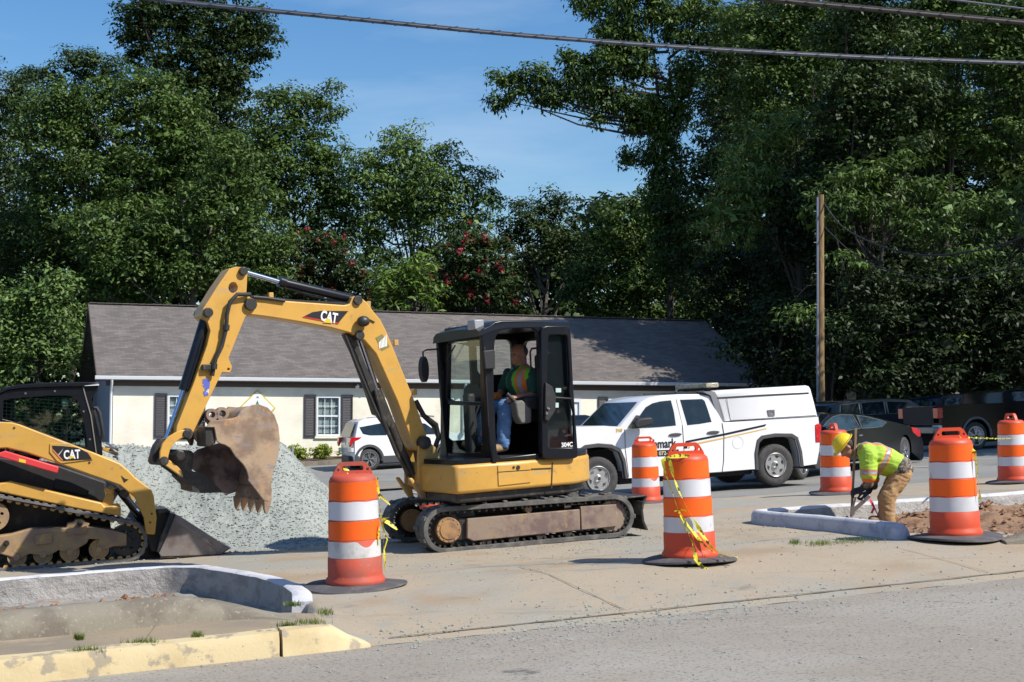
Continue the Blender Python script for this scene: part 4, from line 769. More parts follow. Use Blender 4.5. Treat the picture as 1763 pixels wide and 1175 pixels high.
# ================================================================== excavator
def arc_pts(c, r, a0, a1, n): return [(c[0]+r*math.cos(a0+(a1-a0)*i/n), c[1]+r*math.sin(a0+(a1-a0)*i/n)) for i in range(n+1)]
def stadium(c1, r1, c2, r2, n=16):
    d = Vector((c2[0]-c1[0], c2[1]-c1[1])); L_ = d.length; th = math.atan2(d.y, d.x); al = math.acos(max(-1, min(1, (r1-r2)/L_)))
    return arc_pts(c2, r2, th-al, th+al, n)+arc_pts(c1, r1, th+al, th+2*PI-al, n)
eo = on(768, 951); XU = frame(eo, 18, 3.0)
EX = thing('excavator', 'yellow and black mini excavator with a raised bent boom and an operator in the cab', 'excavator', XU)
(c1, c2) = pl(XU, [(432, 383), (1418, 302)], 0, 'K8'); rr = .245
def track_unit(w0):
    out = stadium(c1, rr, c2, rr*.96); inn = stadium(c1, rr-.05, c2, rr*.96-.05)
    mb = MB(XU); mb.prism(out, w0, w0+.38, [inn])
    n = len(out); per = [0]
    for i in range(n): a, b = out[i], out[(i+1) % n]; per.append(per[-1]+math.dist(a, b))
    T = per[-1]; k = 46
    def pos(s, loop=out):
        s %= T
        for i in range(n):
            if per[i] <= s <= per[i+1]:
                a, b = loop[i], loop[(i+1) % n]; f = (s-per[i])/max(1e-6, per[i+1]-per[i]); return Vector((a[0]+(b[0]-a[0])*f, a[1]+(b[1]-a[1])*f)), Vector((b[0]-a[0], b[1]-a[1])).normalized()
    for i in range(k):                                # tread lugs, staggered
        p, d = pos(T*i/k); nn_ = Vector((d.y, -d.x)); ofs = 0 if i % 2 else .19
        q = [p-d*.028, p+d*.028, p+d*.02+nn_*.022, p-d*.02+nn_*.022]; mb.prism([(a.x, a.y) for a in q], w0+ofs+.005, w0+ofs+.185)
    tr = mb.build('track', M_RUB, EX, bevel=.006, seg=1)
    mb = MB(XU); k = 66
    for i in range(k):                                # inner guide teeth
        p, d = pos(T*i/k); nn_ = Vector((-d.y, d.x)); p = p+nn_*.05; q = [p-d*.014, p+d*.014, p+d*.01+nn_*.03, p-d*.01+nn_*.03]; mb.prism([(a.x, a.y) for a in q], w0+.02, w0+.34)
    mb.build('guide_teeth', M_GRIME, tr)
    y = w0+.03; F_ = M_FRAME
    mb = MB(XU); mb.prism([p for p in pl(XU, [(563, 318), (1224, 262), (1224, 385), (600, 450), (560, 432)], 0, 'K8')], y, y+.30); mb.build('track_frame', F_, tr, bevel=.01)
    mb = MB(XU); mb.prism(pl(XU, [(1222, 246), (1433, 233), (1436, 362), (1228, 384)], 0, 'K8'), y-.012, y+.30); mb.build('guard_plate', F_, tr, bevel=.008)
    mb = MB(XU); s = pl(XU, [(450, 383)], 0, 'K8')[0]; mb.disc(s[0], s[1], y-.035, y+.2, .135, 28); mb.disc(s[0], s[1], y-.045, y-.03, .10, 24); 
    for a in range(12): mb.disc(s[0]+.118*math.cos(a*PI/6), s[1]+.118*math.sin(a*PI/6), y-.043, y-.03, .009, 6)
    mb.build('final_drive', mat('dusty_orange_steel', lin((166, 128, 84)), .7, layers=[(6, lin((130, 100, 76)), .45, .65, 7)]), tr, bevel=.006)
    mb = MB(XU); z = []
    for i in range(20): a = 2*PI*i/20; z += [(s[0]+.175*math.cos(a-.08), s[1]+.175*math.sin(a-.08)), (s[0]+.20*math.cos(a), s[1]+.20*math.sin(a)), (s[0]+.175*math.cos(a+.08), s[1]+.175*math.sin(a+.08))]
    mb.prism(z, y+.08, y+.13); mb.build('sprocket', M_GRIME, tr)
    mb = MB(XU); mb.disc(c2[0], c2[1], y+.02, y+.24, rr-.065, 26); mb.disc(c2[0], c2[1], y+.0, y+.26, .06, 14); mb.build('idler', F_, tr, bevel=.01)
    mb = MB(XU); mb.box(c1[0]+.15, c2[0]-.12, y+.05, y+.26, c1[1]-.12, c1[1]+.10); mb.build('inner_frame', M_GRIME, tr)
    for f in (.24, .40, .56, .72):
        mb = MB(XU); xx = c1[0]+(c2[0]-c1[0])*f; zz = c1[1]+(c2[1]-c1[1])*f-.155; mb.disc(xx, zz, y+.02, y+.27, .055, 14); mb.build('roller', M_GRIME, tr)
    mb = MB(XU); s = pl(XU, [(926, 258)], 0, 'K8')[0]; mb.disc(s[0], s[1]-.01, y+.03, y+.2, .04, 14); mb.build('top_roller', F_, tr)
track_unit(0); track_unit(1.58)
mb = MB(XU); xm = (c1[0]+c2[0])/2
mb.box(xm-.55, xm+.5, .3, 1.68, .16, .42); mb.cyl((xm-.02, .99, .40), (xm-.02, .99, .60), .42, .40, 28); mb.build('undercarriage', M_GRIME, EX, bevel=.02)
xb = c2[0]+.36; mb = MB(XU)
for y in (.55, 1.3): mb.bar((xm+.4, y, .30), (xb, y, .26), .09, .12)
mb.bar((xm+.5, .92, .34), (xb+.02, .92, .36), .11, .11); mb.build('blade_arm', M_GRIME, EX, bevel=.008)
mb = MB(XU); V = []
prof = [(.0, .06), (-.035, .16), (-.045, .28), (-.02, .38), (.03, .44), (.055, .44), (.01, .37), (-.015, .28), (-.005, .16), (.035, .06)]
mb.prism([(xb+x, z) for x, z in prof], 0, 1.98); mb.bar((xb-.02, 0, .30), (xb-.30, .5, .40), .02, .16); mb.prism([(xb-.30, .44), (xb+.03, .445), (xb+.03, .425), (xb-.30, .42)], .02, 1.0)
mb.build('dozer_blade', M_GRIME, EX, bevel=.006)

PHI = 32; hp = (XU @ Vector((xm, .99, 0))); HF = Matrix.Translation(hp) @ Matrix.Rotation(R(180+PHI), 4, 'Z') @ Matrix.Rotation(R(2.9), 4, 'Y')
B = .92
# house body: plan outline rounded at the tail, read height off the near side
zt = pl(HF, [(900, 793), (900, 842)], B)[0][1]; zb_ = pl(HF, [(900, 793), (900, 842)], B)[1][1]
xf = pl(HF, [(784, 830)], B)[0][0]
def plan(r, b, xfr, nn_=20):
    P = [(xfr, b-.03), (xfr-.05, b)]; a0 = math.asin(min(1, b/r)); 
    P += [(r*math.cos(a), r*math.sin(a)) for a in [PI-a0+(2*a0)*i/nn_ for i in range(nn_+1)]]; P += [(min(xfr-.05, .45), -b), (min(xfr-.02, .58), -b+.2), (min(xfr, .80), -.42), (xfr, -.02)] if xfr > 0 else [(xfr-.05, -b), (xfr, -b+.03)]; return P
def slab(mb, P, z0, z1, inset0=0, inset1=0):
    n = len(P); cx = sum(p[0] for p in P)/n; V = [(x, y, z0) for x, y in P]+[(x, y, z1) for x, y in P]
    mb.add(V, [tuple(range(n)), tuple(range(2*n-1, n-1, -1))]+[(i, (i+1) % n, (i+1) % n+n, i+n) for i in range(n)])
mb = MB(HF); slab(mb, plan(1.00, B+.01, xf), zb_, zt); mb.build('house_body', M_YEL, EX, bevel=.035, seg=3)
mb = MB(HF); slab(mb, plan(.985, B-.02, xf-.04), zt+.001, zt+.05); mb.build('deck', M_BLK, EX)
mb = MB(HF); slab(mb, plan(.92, B-.06, xf-.05), zb_-.10, zb_+.01); mb.build('swing_frame', M_GRIME, EX, bevel=.02)
q = pl(HF, [(565, 735), (708, 726), (714, 812), (568, 828)], B+.012, 'C3'); mb = MB(HF); mb.prism(q, B+.0105, B+.022, [])
side = mb.build('side_door', M_YEL, EX, bevel=.008)
mb = MB(HF); q2 = pl(HF, [(566, 764), (712, 754), (712, 758), (566, 768)], B+.02, 'C3'); mb.prism(q2, B+.0225, B+.0235)
for c, r_ in (((637, 744), .014), ((657, 745), .024)): z = pl(HF, [c], B+.02, 'C3')[0]; mb.disc(z[0], z[1], B+.02, B+.03, r_, 14)
mb.build('latch', M_GRIME, side)
mb = MB(HF)
for a, b in (((812, 722), (808, 838)), ((716, 752), (806, 748))):
    z = pl(HF, [a, b], B+.012, 'C3'); mb.bar((z[0][0], B+.012, z[0][1]), (z[1][0], B+.012, z[1][1]), .01, .012)
mb.build('panel_seam', M_GRIME, EX)
# rear yellow engine cover behind the cab
mb = MB(HF); slab(mb, plan(.80, .55, -.40), zt+.02, zt+.40); mb.build('engine_cover', M_YEL, EX, bevel=.06, seg=3)

# ---- cab
xA = pl(HF, [(845, 700)], B)[0][0]                    # front near corner
NEAR = pl(HF, [(372, 118), (388, 108), (430, 90), (470, 60), (520, 50), (700, 48), (960, 60), (985, 80), (1000, 300), (1018, 600), (1040, 1015), (800, 1050), (520, 1062), (452, 1072), (430, 900), (398, 500)], B, 'GC')
HOLE = pl(HF, [(470, 215), (478, 170), (500, 135), (535, 118), (640, 104), (745, 104), (772, 122), (785, 170), (795, 600), (800, 1012), (520, 1040), (492, 1020), (482, 960), (466, 600), (462, 340)], B, 'GC')
zc0 = min(z for x, z in NEAR); zc1 = max(z for x, z in NEAR); xr = min(x for x, z in NEAR); cabw = 1.02
# snap front edge vertical in local frame
xF = max(x for x, z in NEAR)
def rrect(x0, x1, z0, z1, r, n=5):
    P = []
    for cx, cz, a in ((x1-r, z1-r, 0), (x0+r, z1-r, PI/2), (x0+r, z0+r, PI), (x1-r, z0+r, 1.5*PI)): P += [(cx+r*math.cos(a+PI/2*i/n), cz+r*math.sin(a+PI/2*i/n)) for i in range(n+1)]
    return P
mb = MB(HF); mb.prism(NEAR, B-.06, B, [HOLE]); cabf = mb.build('cab_frame', M_BLK, EX, bevel=.012)
nz = sorted(z for x, z in NEAR); 
FAR = [(x, z) for x, z in NEAR]
yF0 = B-cabw
hx0, hx1 = min(x for x, z in HOLE), max(x for x, z in HOLE)
mb = MB(HF); mb.prism(FAR, yF0, yF0+.05, [rrect(hx0+.30, xF-.09, zc0+.22, zc1-.16, .08), rrect(xr+.14, hx0+.22, zc0+.95, zc1-.17, .08)]); mb.build('cab_far_side', M_BLK, EX, bevel=.01)
mb = MB(HF); mb.box(hx0+.27, xF-.06, yF0+.02, yF0+.026, zc0+.2, zc1-.13); mb.box(xr+.1, hx0+.2, yF0+.02, yF0+.026, zc0+.9, zc1-.15); mb.build('cab_glass', M_GLASS, EX)
# front face: its own plane, local x runs across the machine
XR = HF @ Matrix.Translation((xA, 0, 0)) @ Matrix.Rotation(PI/2, 4, 'Z')     # local x = +y of the house
FR = pl(XR, [(92, 175), (112, 108), (150, 104), (375, 78), (395, 100), (462, 1078), (78, 1045), (82, 700)], 0, 'GC')
FH1 = pl(XR, [(132, 225), (180, 205), (362, 188), (372, 640), (160, 632), (126, 612)], 0, 'GC')
FH2 = pl(XR, [(122, 655), (150, 662), (372, 668), (382, 975), (370, 1005), (150, 1010), (112, 985)], 0, 'GC')
mb = MB(XR); mb.prism(FR, -.01, .05, [FH1, FH2]); ff = mb.build('front_frame', M_BLK, EX, bevel=.008)
mb = MB(XR); g = FR; x0 = min(p[0] for p in g)+.03; x1 = max(p[0] for p in g)-.06; z0 = min(p[1] for p in FH2)-.03; z1 = max(p[1] for p in FH1)+.03
mb.box(x0, x1, .02, .026, z0, z1); mb.build('windscreen', M_GLASS, ff)
mb = MB(XR); a = pl(XR, [(200, 230), (135, 345)], 0, 'GC'); mb.bar((a[0][0], -.03, a[0][1]), (a[1][0], -.03, a[1][1]), .012, .012); a = pl(XR, [(150, 215), (300, 205), (300, 235), (260, 240)], 0, 'GC'); mb.prism(a, .06, .12); mb.build('wiper', M_BLKM, ff)
# roof, rear wall, floor
yl, yr = B-.01, yF0+.01
mb = MB(HF)
# domed roof: slopes down toward the front
V = []; nx = 8
rx = np.linspace(xr-.02, xF+.03, nx)
for x in rx:
    t = (x-xr)/(xF-xr); zz = zc1-.01-.075*max(0, (t-.72)/.28)**1.6
    V += [(x, yr-.02, zz-.10), (x, yr, zz-.03), (x, yr+.06, zz+.005), (x, (yl+yr)/2, zz+.025), (x, yl-.06, zz+.012), (x, yl+.01, zz-.02), (x, yl+.015, zz-.07)]
mb.add(V, [(i*7+j, i*7+j+1, (i+1)*7+j+1, (i+1)*7+j) for i in range(nx-1) for j in range(6)]+[tuple(range(7)), tuple(range(len(V)-1, len(V)-8, -1))]+[(i*7, (i+1)*7, (i+1)*7+6, i*7+6) for i in range(nx-1)])
mb.build('cab_roof', M_BLK, EX, smooth=50)
mb = MB(HF); Pb = rrect(-.42, .42, zc0+.75, zc1-.2, .08); RB = HF @ Matrix.Translation((xr+.02, (yl+yr)/2, 0)) @ Matrix.Rotation(PI/2, 4, 'Z')
mb.prism([(-cabw/2+.02, zc0), (cabw/2-.06, zc0), (cabw/2-.06, zc1-.1), (-cabw/2+.02, zc1-.1)], 0, .05, [Pb], M=RB); mb.build('cab_rear_wall', M_BLK, EX)
mb = MB(HF); mb.box(xr+.03, xF-.03, yr+.04, yl-.06, zc0+.0, zc0+.05); mb.build('cab_floor', M_BLKM, EX)
# folded back door
DR = pl(HF, [(798, 130), (808, 104), (835, 90), (980, 90), (1003, 105), (1012, 140), (1030, 520), (1064, 1010), (1060, 1038), (1035, 1048), (840, 1052), (815, 1040), (806, 1010), (800, 600)], B+.05, 'GC')
DH1 = pl(HF, [(850, 165), (862, 152), (975, 152), (988, 165), (1005, 470), (1000, 560), (1012, 640), (1034, 720), (1036, 945), (1020, 970), (868, 972), (852, 960), (846, 800), (890, 720), (896, 600), (880, 560), (838, 500)], B+.05, 'GC')
mb = MB(HF); mb.prism(DR, B+.03, B+.07, [DH1]); dr = mb.build('door', M_BLK, EX, bevel=.01)
mb = MB(HF); mb.prism([(x, z) for x, z in DR], B+.048, B+.052); mb.build('door_glass', M_GLASS, dr)
mb = MB(HF); mb.prism(pl(HF, [(885, 600), (1020, 610), (1022, 622), (885, 614)], B+.05, 'GC'), B+.035, B+.075); mb.prism(pl(HF, [(820, 500), (870, 530), (895, 600), (892, 700), (840, 780), (815, 770)], B+.05, 'GC'), B+.06, B+.10); mb.build('door_lock_cover', M_BLKM, dr, bevel=.01)
mb = MB(HF); z = pl(HF, [(842, 680), (862, 692)], B+.1, 'GC'); mb.bar((z[0][0], B+.105, z[0][1]), (z[1][0], B+.105, z[1][1]), .02, .02); z = pl(HF, [(842, 722)], B+.1, 'GC')[0]; mb.disc(z[0], z[1], B+.1, B+.112, .014, 10); mb.build('door_handle', M_STEEL, dr)
mb = MB(HF)
for pts in ([(910, 540), (948, 540), (948, 570), (910, 570)], [(900, 645), (930, 645), (930, 680), (900, 680)]): mb.prism(pl(HF, pts, B+.053, 'GC'), B+.053, B+.055)
mb.build('sticker', mat('pale_sticker', (.45, .6, .55), .5), dr)
a = pl(HF, [(948, 966)], B+.05, 'GC')[0]; mb = MB(HF); TM = HF @ Matrix.Translation((a[0], B+.056, a[1])) @ Matrix.Rotation(PI, 4, 'Z') @ Matrix.Rotation(PI/2, 4, 'X'); text_mesh(mb, '304C', TM, .07); mb.build('model_number', M_NUM, dr)
# hinge side grip, exterior light, mirrors
mb = MB(HF); z = pl(HF, [(465, 270), (465, 400), (400, 395), (392, 265)], B+.03, 'GC'); mb.prism(z, B+.004, B+.05); z = pl(HF, [(395, 240), (425, 820)], B+.02, 'GC'); mb.tube([(z[0][0], B+.02, z[0][1]), (z[1][0], B+.02, z[1][1])], .008, 6); mb.build('hinge_bar', M_BLKM, EX, bevel=.01)
mb = MB(HF); z = pl(HF, [(772, 250), (735, 255), (725, 280), (730, 380), (745, 402), (775, 408)], B-.1, 'GC'); mb.tube([(x, B-.1, zz) for x, zz in z], .011, 8); mb.build('grab_handle', M_BLKM, EX)
zl = pl(HF, [(350, 82)], B-.12, 'GC')[0]; mb = MB(HF); mb.box(zl[0]-.05, zl[0]+.07, B-.24, B-.08, zl[1]-.055, zl[1]+.055); lt = mb.build('work_light', mat('light_housing', (.32, .34, .36), .4), EX, bevel=.012)
zm = pl(HF, [(40, 400)], yF0-.05, 'GC')[0]; mb = MB(HF)
mb.tube([(xF, yF0+.03, zm[1]+.22), (xF+.06, yF0-.10, zm[1]+.22), (xF+.08, yF0-.16, zm[1]+.2), (xF+.08, yF0-.16, zm[1]+.0)], .011, 6); mb.prism(ngon(xF+.08, zm[1], .05, 14, 0, .15), yF0-.2, yF0-.12); mb.build('mirror', M_BLKM, EX, bevel=.01)
mb = MB(HF); z = pl(HF, [(465, 260), (468, 400), (400, 405), (388, 270)], B+.1, 'GC'); mb.prism(z, B+.07, B+.10); mb.build('mirror', M_BLKM, EX, bevel=.012)
# interior: seat, console, levers, extinguisher, rear yellow arch
yc_ = B-cabw/2
mb = MB(HF); sx = pl(HF, [(700, 640)], yc_, 'GC')[0][0]; sz = pl(HF, [(700, 690)], yc_, 'GC')[0][1]
mb.box(sx-.26, sx+.22, yc_-.24, yc_+.24, sz-.14, sz); seat = mb.build('seat', M_BLKM, EX, bevel=.04, seg=3)
mb = MB(HF); mb.box(sx-.38, sx-.26, yc_-.23, yc_+.23, sz-.05, sz+.62); mb.box(sx-.37, sx-.27, yc_-.13, yc_+.13, sz+.62, sz+.80); mb.build('backrest', M_BLKM, seat, bevel=.04, seg=3)
for s in (-1, 1):
    mb = MB(HF); y = yc_+s*.33; mb.box(sx-.2, sx+.28, y-.07, y+.07, sz+.0, sz+.14); mb.build('console', M_BLKM, EX, bevel=.03)
mb = MB(HF); z = pl(HF, [(600, 640), (650, 625), (718, 690), (716, 790), (640, 800), (612, 740)], yc_+.34, 'GC'); mb.prism(z, yc_+.27, yc_+.40); mb.build('lever_boot', mat('grey_rubber_boot', (.16, .155, .14), .8, bump=(20, .5, .02)), EX, bevel=.02)
mb = MB(HF); z = pl(HF, [(620, 640), (570, 580)], yc_+.34, 'GC'); mb.tube([(z[0][0], yc_+.34, z[0][1]), (z[1][0], yc_+.30, z[1][1])], [.02, .024], 10); mb.build('joystick', M_BLKM, EX)
mb = MB(HF)
for x_, y_ in ((xA-.18, yc_-.1), (xA-.18, yc_+.1)): mb.tube([(x_, y_, zc0+.05), (x_+.02, y_, zc0+.5), (x_-.04, y_, zc0+.62)], .012, 6)
mb.build('travel_lever', M_BLKM, EX)
mb = MB(HF); mb.box(xA-.16, xA-.06, yF0+.30, yF0+.44, zc0+.05, zc0+.75); mb.prism(rrect(xA-.3, xA-.1, zc0+.5, zc0+.85, .08), yF0+.25, yF0+.35); mb.build('instrument_panel', M_BLKM, EX, bevel=.03)
z = pl(HF, [(945, 400)], B-.25, 'GC')[0]; mb = MB(HF); mb.cyl((z[0], B-.25, z[1]-.24), (z[0], B-.25, z[1]+.05), .055, None, 14); mb.tube([(z[0], B-.25, z[1]+.05), (z[0], B-.25, z[1]+.13), (z[0]+.05, B-.25, z[1]+.14)], .018, 8); mb.build('fire_extinguisher', mat('red_enamel', (.45, .02, .015), .3), EX)
mb = MB(HF); z = pl(HF, [(890, 965), (905, 880), (935, 790), (975, 730), (1005, 790), (965, 860), (945, 970)], B-.05, 'GC'); mb.prism(z, B-.12, B-.03); mb.build('yellow_guard', mat('bright_yellow', (.62, .46, .05), .45), EX, bevel=.015)
# ---- swing post and front bracket
BF = HF; bw = .125
q = pl(HF, [(270, 735), (375, 724), (378, 860), (300, 862), (262, 820)], .25, 'C3'); mb = MB(HF); mb.prism(q, -.28, .28, [pl(HF, [(275, 760), (325, 755), (340, 775), (335, 815), (275, 820)], .25, 'C3')]); mb.build('front_bracket', M_YELD, EX, bevel=.02)
KP = pl(HF, [(735, 385), (800, 395), (850, 450), (885, 480), (925, 600), (830, 612), (800, 650), (790, 760), (770, 900), (790, 985), (735, 990), (690, 920), (605, 790), (640, 780), (700, 860), (695, 600), (700, 470)], bw+.03, 'K2')
mb = MB(HF); mb.prism(KP, bw+.005, bw+.045); mb.prism(KP, -bw-.045, -bw-.005); mb.prism(pl(HF, [(700, 620), (800, 640), (790, 760), (770, 900), (700, 860)], bw, 'K2'), -bw, bw); sp = mb.build('swing_post', M_YELD, EX, bevel=.012)
pp = pl(HF, [(765, 425)], bw+.05, 'K2')[0]; mb = MB(HF); mb.disc(pp[0], pp[1], -bw-.09, bw+.09, .072, 22); mb.disc(pp[0], pp[1], bw+.085, bw+.10, .05, 18); mb.build('boom_pin', M_GRIME, EX, bevel=.008)
mb = MB(HF); mb.prism(pl(HF, [(835, 700), (990, 700), (1000, 820), (850, 870), (800, 900), (800, 760)], .1, 'K2'), -.18, .12); mb.build('swing_cylinder_mount', M_GRIME, EX, bevel=.02)
# ---- boom
BOOM = pl(HF, [(470, 205), (480, 192), (500, 188), (700, 204), (900, 218), (925, 214), (938, 182), (965, 176), (1000, 205), (1030, 246), (1060, 282), (1085, 330), (1130, 440), (1210, 638), (1263, 787), (1265, 840), (1228, 860), (1196, 815), (1134, 640), (1040, 432), (990, 374), (930, 342), (840, 318), (700, 292), (560, 270), (492, 262), (468, 240)], bw, 'C2')
mb = MB(HF); mb.prism(BOOM, -bw, bw); boom = mb.build('boom', M_YEL, EX, bevel=.012)
mb = MB(HF); ln = pl(HF, [(505, 190), (700, 206), (900, 221), (990, 236), (1040, 268), (1075, 325), (1120, 440), (1200, 638), (1240, 745)], bw, 'C2')
for w_ in (-.06, -.02, .03, .075): mb.tube([(x, w_, z+.022+.008*math.sin(i*2+w_*40)) for i, (x, z) in enumerate(ln)], .014, 6)
mb.build('hose_line', M_BLKM, boom)
mb = MB(HF)
for c in ((580, 178), (1130, 385), (1212, 602), (1008, 216)):
    z = pl(HF, [c], bw-.01, 'C2')[0]; mb.box(z[0]-.025, z[0]+.025, bw-.05, bw-.005, z[1]-.03, z[1]+.035)
mb.build('hose_clamp', M_YELD, boom, bevel=.005)
DEC = pl(HF, [(716, 272), (760, 250), (800, 244), (918, 245), (870, 303)], bw, 'C2'); mb = MB(HF); mb.prism(DEC, bw+.002, bw+.004); mb.build('decal', mat('decal_black', (.02, .018, .02), .4), boom)
mb = MB(HF); mb.prism(pl(HF, [(718, 273), (724, 269), (878, 297), (872, 303)], bw, 'C2'), bw+.0045, bw+.006); mb.build('decal_stripe', mat('decal_red', (.5, .03, .02), .4), boom)
def plane_text(F_, w_, a_px, b_px, crop, txt, size, m, name, parent, flip=True, bold=.03, sx=1, lift=.007):
    a, b = pl(F_, [a_px, b_px], w_, crop); ang = math.atan2(b[1]-a[1], (b[0]-a[0])*(-1 if flip else 1))
    T = F_ @ Matrix.Translation((a[0], w_+(lift if flip else -lift), a[1])) @ (Matrix.Rotation(PI, 4, 'Z') if flip else Matrix.Identity(4)) @ Matrix.Rotation(PI/2, 4, 'X') @ Matrix.Rotation(ang, 4, 'Z')
    mb = MB(F_); text_mesh(mb, txt, T, size, bold=bold, sx=sx); return mb.build(name, m, parent)
plane_text(HF, bw, (793, 284), (862, 298), 'C2', 'CAT', .150, M_NUM, 'logo', boom, bold=.03, sx=.66)
mb = MB(HF); mb.prism(pl(HF, [(806, 295), (826, 274), (846, 299)], bw, 'C2'), bw+.010, bw+.0125); mb.build('logo_triangle', mat('logo_yellow', (.8, .5, .03), .4), boom)
mb = MB(HF); mb.prism(pl(HF, [(1038, 362), (1068, 346), (1100, 402), (1066, 420)], bw, 'C2'), bw+.002, bw+.004); st = mb.build('rental_sticker', mat('sticker_olive', (.22, .19, .07), .5), boom)
mb = MB(HF)
for i in range(6): x = 1052+i*6; mb.prism(pl(HF, [(x, 412-i*3-(30+i*3)), (x+4, 410-i*3-(30+i*3)), (x+6, 408-i*2), (x+2, 411-i*2)], bw, 'C2'), bw+.0045, bw+.006)
mb.build('sticker_emblem', M_NUM, st)
z = pl(HF, [(985, 290)], bw+.06, 'C2')[0]; mb = MB(HF); mb.ell((z[0], bw+.06, z[1]), (.075, .06, .06), 14); mb.tube([(z[0], bw+.05, z[1]), (z[0]-.1, bw+.01, z[1]+.02), (z[0]-.16, bw+.01, z[1]-.01)], .007, 5); mb.build('boom_lamp', M_GRIME, boom)
z = pl(HF, [(968, 352)], bw+.01, 'C2')[0]; mb = MB(HF); mb.disc(z[0], z[1], -bw-.04, bw+.035, .052, 18); mb.build('cylinder_pin', M_GRIME, EX, bevel=.006)
# lift cylinder (two tubes and a guard below the boom)
def P3(c, w_, crop='C2'): z = pl(HF, [c], w_, crop)[0]; return (z[0], w_, z[1])
mb = MB(HF); mb.tube([P3((968, 360), 0), P3((1052, 610), 0)], .028, 12); mb.build('lift_rod', M_CHR, EX)
mb = MB(HF); mb.tube([P3((1040, 590), 0), P3((1125, 800), 0), P3((1195, 965), 0)], [.055, .055, .06], 14); mb.tube([P3((1035, 590), .09), P3((1070, 720), .09), P3((1130, 870), .09), P3((1185, 960), .06)], .022, 8); mb.build('lift_cylinder', M_GRIME, EX, bevel=.004)
mb = MB(HF); mb.prism(pl(HF, [(900, 345), (940, 360), (985, 480), (1040, 600), (1072, 640), (1100, 730), (1090, 760), (1052, 706), (1035, 700), (1000, 590), (940, 430)], .0, 'C2'), -.09, .06); mb.build('cylinder_guard', M_GRIME, EX, bevel=.01)
mb = MB(HF)
for w_ in (.05, .08, -.05): mb.tube([P3((905, 350), w_), P3((955, 480), w_), P3((1040, 680), w_), P3((1100, 800), w_), P3((1150, 905), w_), P3((1200, 985), w_*.5)], .017, 6)
mb.build('hydraulic_hose', M_BLKM, EX)
mb = MB(HF)
for k, w_ in enumerate((-.1, -.05, .0, .05, .10)): mb.tube([P3((1215, 640), w_), P3((1250, 705), w_), P3((1292+k*3, 745), w_), P3((1316, 800), w_), P3((1298, 850), w_), P3((1262, 872), w_)], .030, 8)
mb.build('hydraulic_hose', M_BLKM, EX)
# ---- stick
STK = pl(HF, [(396, 60), (425, 50), (468, 52), (476, 75), (471, 165), (500, 198), (492, 250), (466, 270), (392, 452), (408, 490), (400, 516), (364, 514), (240, 772), (226, 805), (195, 808), (160, 792), (165, 750), (240, 560), (298, 395), (312, 330), (300, 290), (272, 268), (282, 230), (300, 205), (340, 140)], bw-.01, 'C2')
mb = MB(HF); mb.prism(STK, -bw+.01, bw-.01, [pl(HF, [(412+20*math.cos(a), 142+24*math.sin(a)) for a in np.linspace(0, 2*PI, 16, endpoint=False)], bw-.01, 'C2'), pl(HF, [(392+6*math.cos(a), 501+6*math.sin(a)) for a in np.linspace(0, 2*PI, 8, endpoint=False)], bw-.01, 'C2')]); stick = mb.build('stick', M_YEL, EX, bevel=.012)
for c, r_ in (((487, 216), .065), ((455, 70), .045), ((300, 252), .05), ((207, 785), .06), ((958, 198), .05)): z = pl(HF, [c], bw, 'C2')[0]; mb = MB(HF); mb.disc(z[0], z[1], -bw-.035, bw+.035, r_, 20); mb.build('link_pin', M_GRIME, EX, bevel=.006)
mb = MB(HF); mb.tube([P3((458, 72), 0), P3((625, 120), 0)], .027, 12); mb.build('stick_rod', M_CHR, EX)
mb = MB(HF); mb.tube([P3((615, 114), 0), P3((640, 122), 0), P3((642, 123), 0), P3((925, 190), 0), P3((958, 198), 0)], [.062, .062, .052, .052, .04], 16); mb.tube([P3((660, 148), .05), P3((760, 180), .05), P3((850, 200), .05), P3((930, 210), .03)], .012, 6); mb.build('stick_cylinder', M_BLK, EX)
mb = MB(HF); mb.tube([P3((300, 252), 0), P3((285, 300), 0), P3((195, 595), 0)], [.05, .058, .056], 16); mb.tube([P3((275, 370), .06), P3((262, 420), .065), P3((210, 590), .06)], .012, 6); mb.build('bucket_cylinder', M_BLK, EX)
mb = MB(HF); mb.tube([P3((196, 590), 0), P3((110, 835), 0)], .028, 12); mb.build('bucket_rod', M_CHR, EX)
mb = MB(HF); mb.tube([P3((487, 172), bw+.03), P3((430, 172), bw+.05), P3((398, 205), bw+.05), P3((385, 260), bw+.045), P3((382, 320), bw+.04), P3((362, 400), bw+.04), P3((335, 455), bw+.035), P3((325, 500), bw+.03), P3((320, 530), bw+.02)], .022, 10)
for c in ((382, 320), (328, 490)): mb.tube([P3((c[0]+1, c[1]-14), bw+.04), P3((c[0]-1, c[1]+10), bw+.04)], .034, 10)
mb.tube([P3((500, 183), bw+.02), P3((560, 188), bw+.02), P3((640, 200), bw+.02)], .018, 8); mb.build('hydraulic_hose', M_BLKM, stick)
mb = MB(HF); z = P3((300, 492), bw+.01); mb.box(z[0]-.05, z[0]+.06, bw-.008, bw+.045, z[2]-.03, z[2]+.03); mb.build('valve_block', M_GRIME, stick, bevel=.006)
mb = MB(HF); mb.prism(pl(HF, [(278, 545), (300, 540), (310, 560), (303, 615), (285, 620), (280, 600), (290, 590), (278, 572)], bw-.01, 'C2'), bw-.0085, bw-.006); mb.build('blue_sticker', mat('sticker_blue', (.10, .13, .45), .4, layers=[(14, (.6, .6, .65), .55, .6, 3)]), stick)
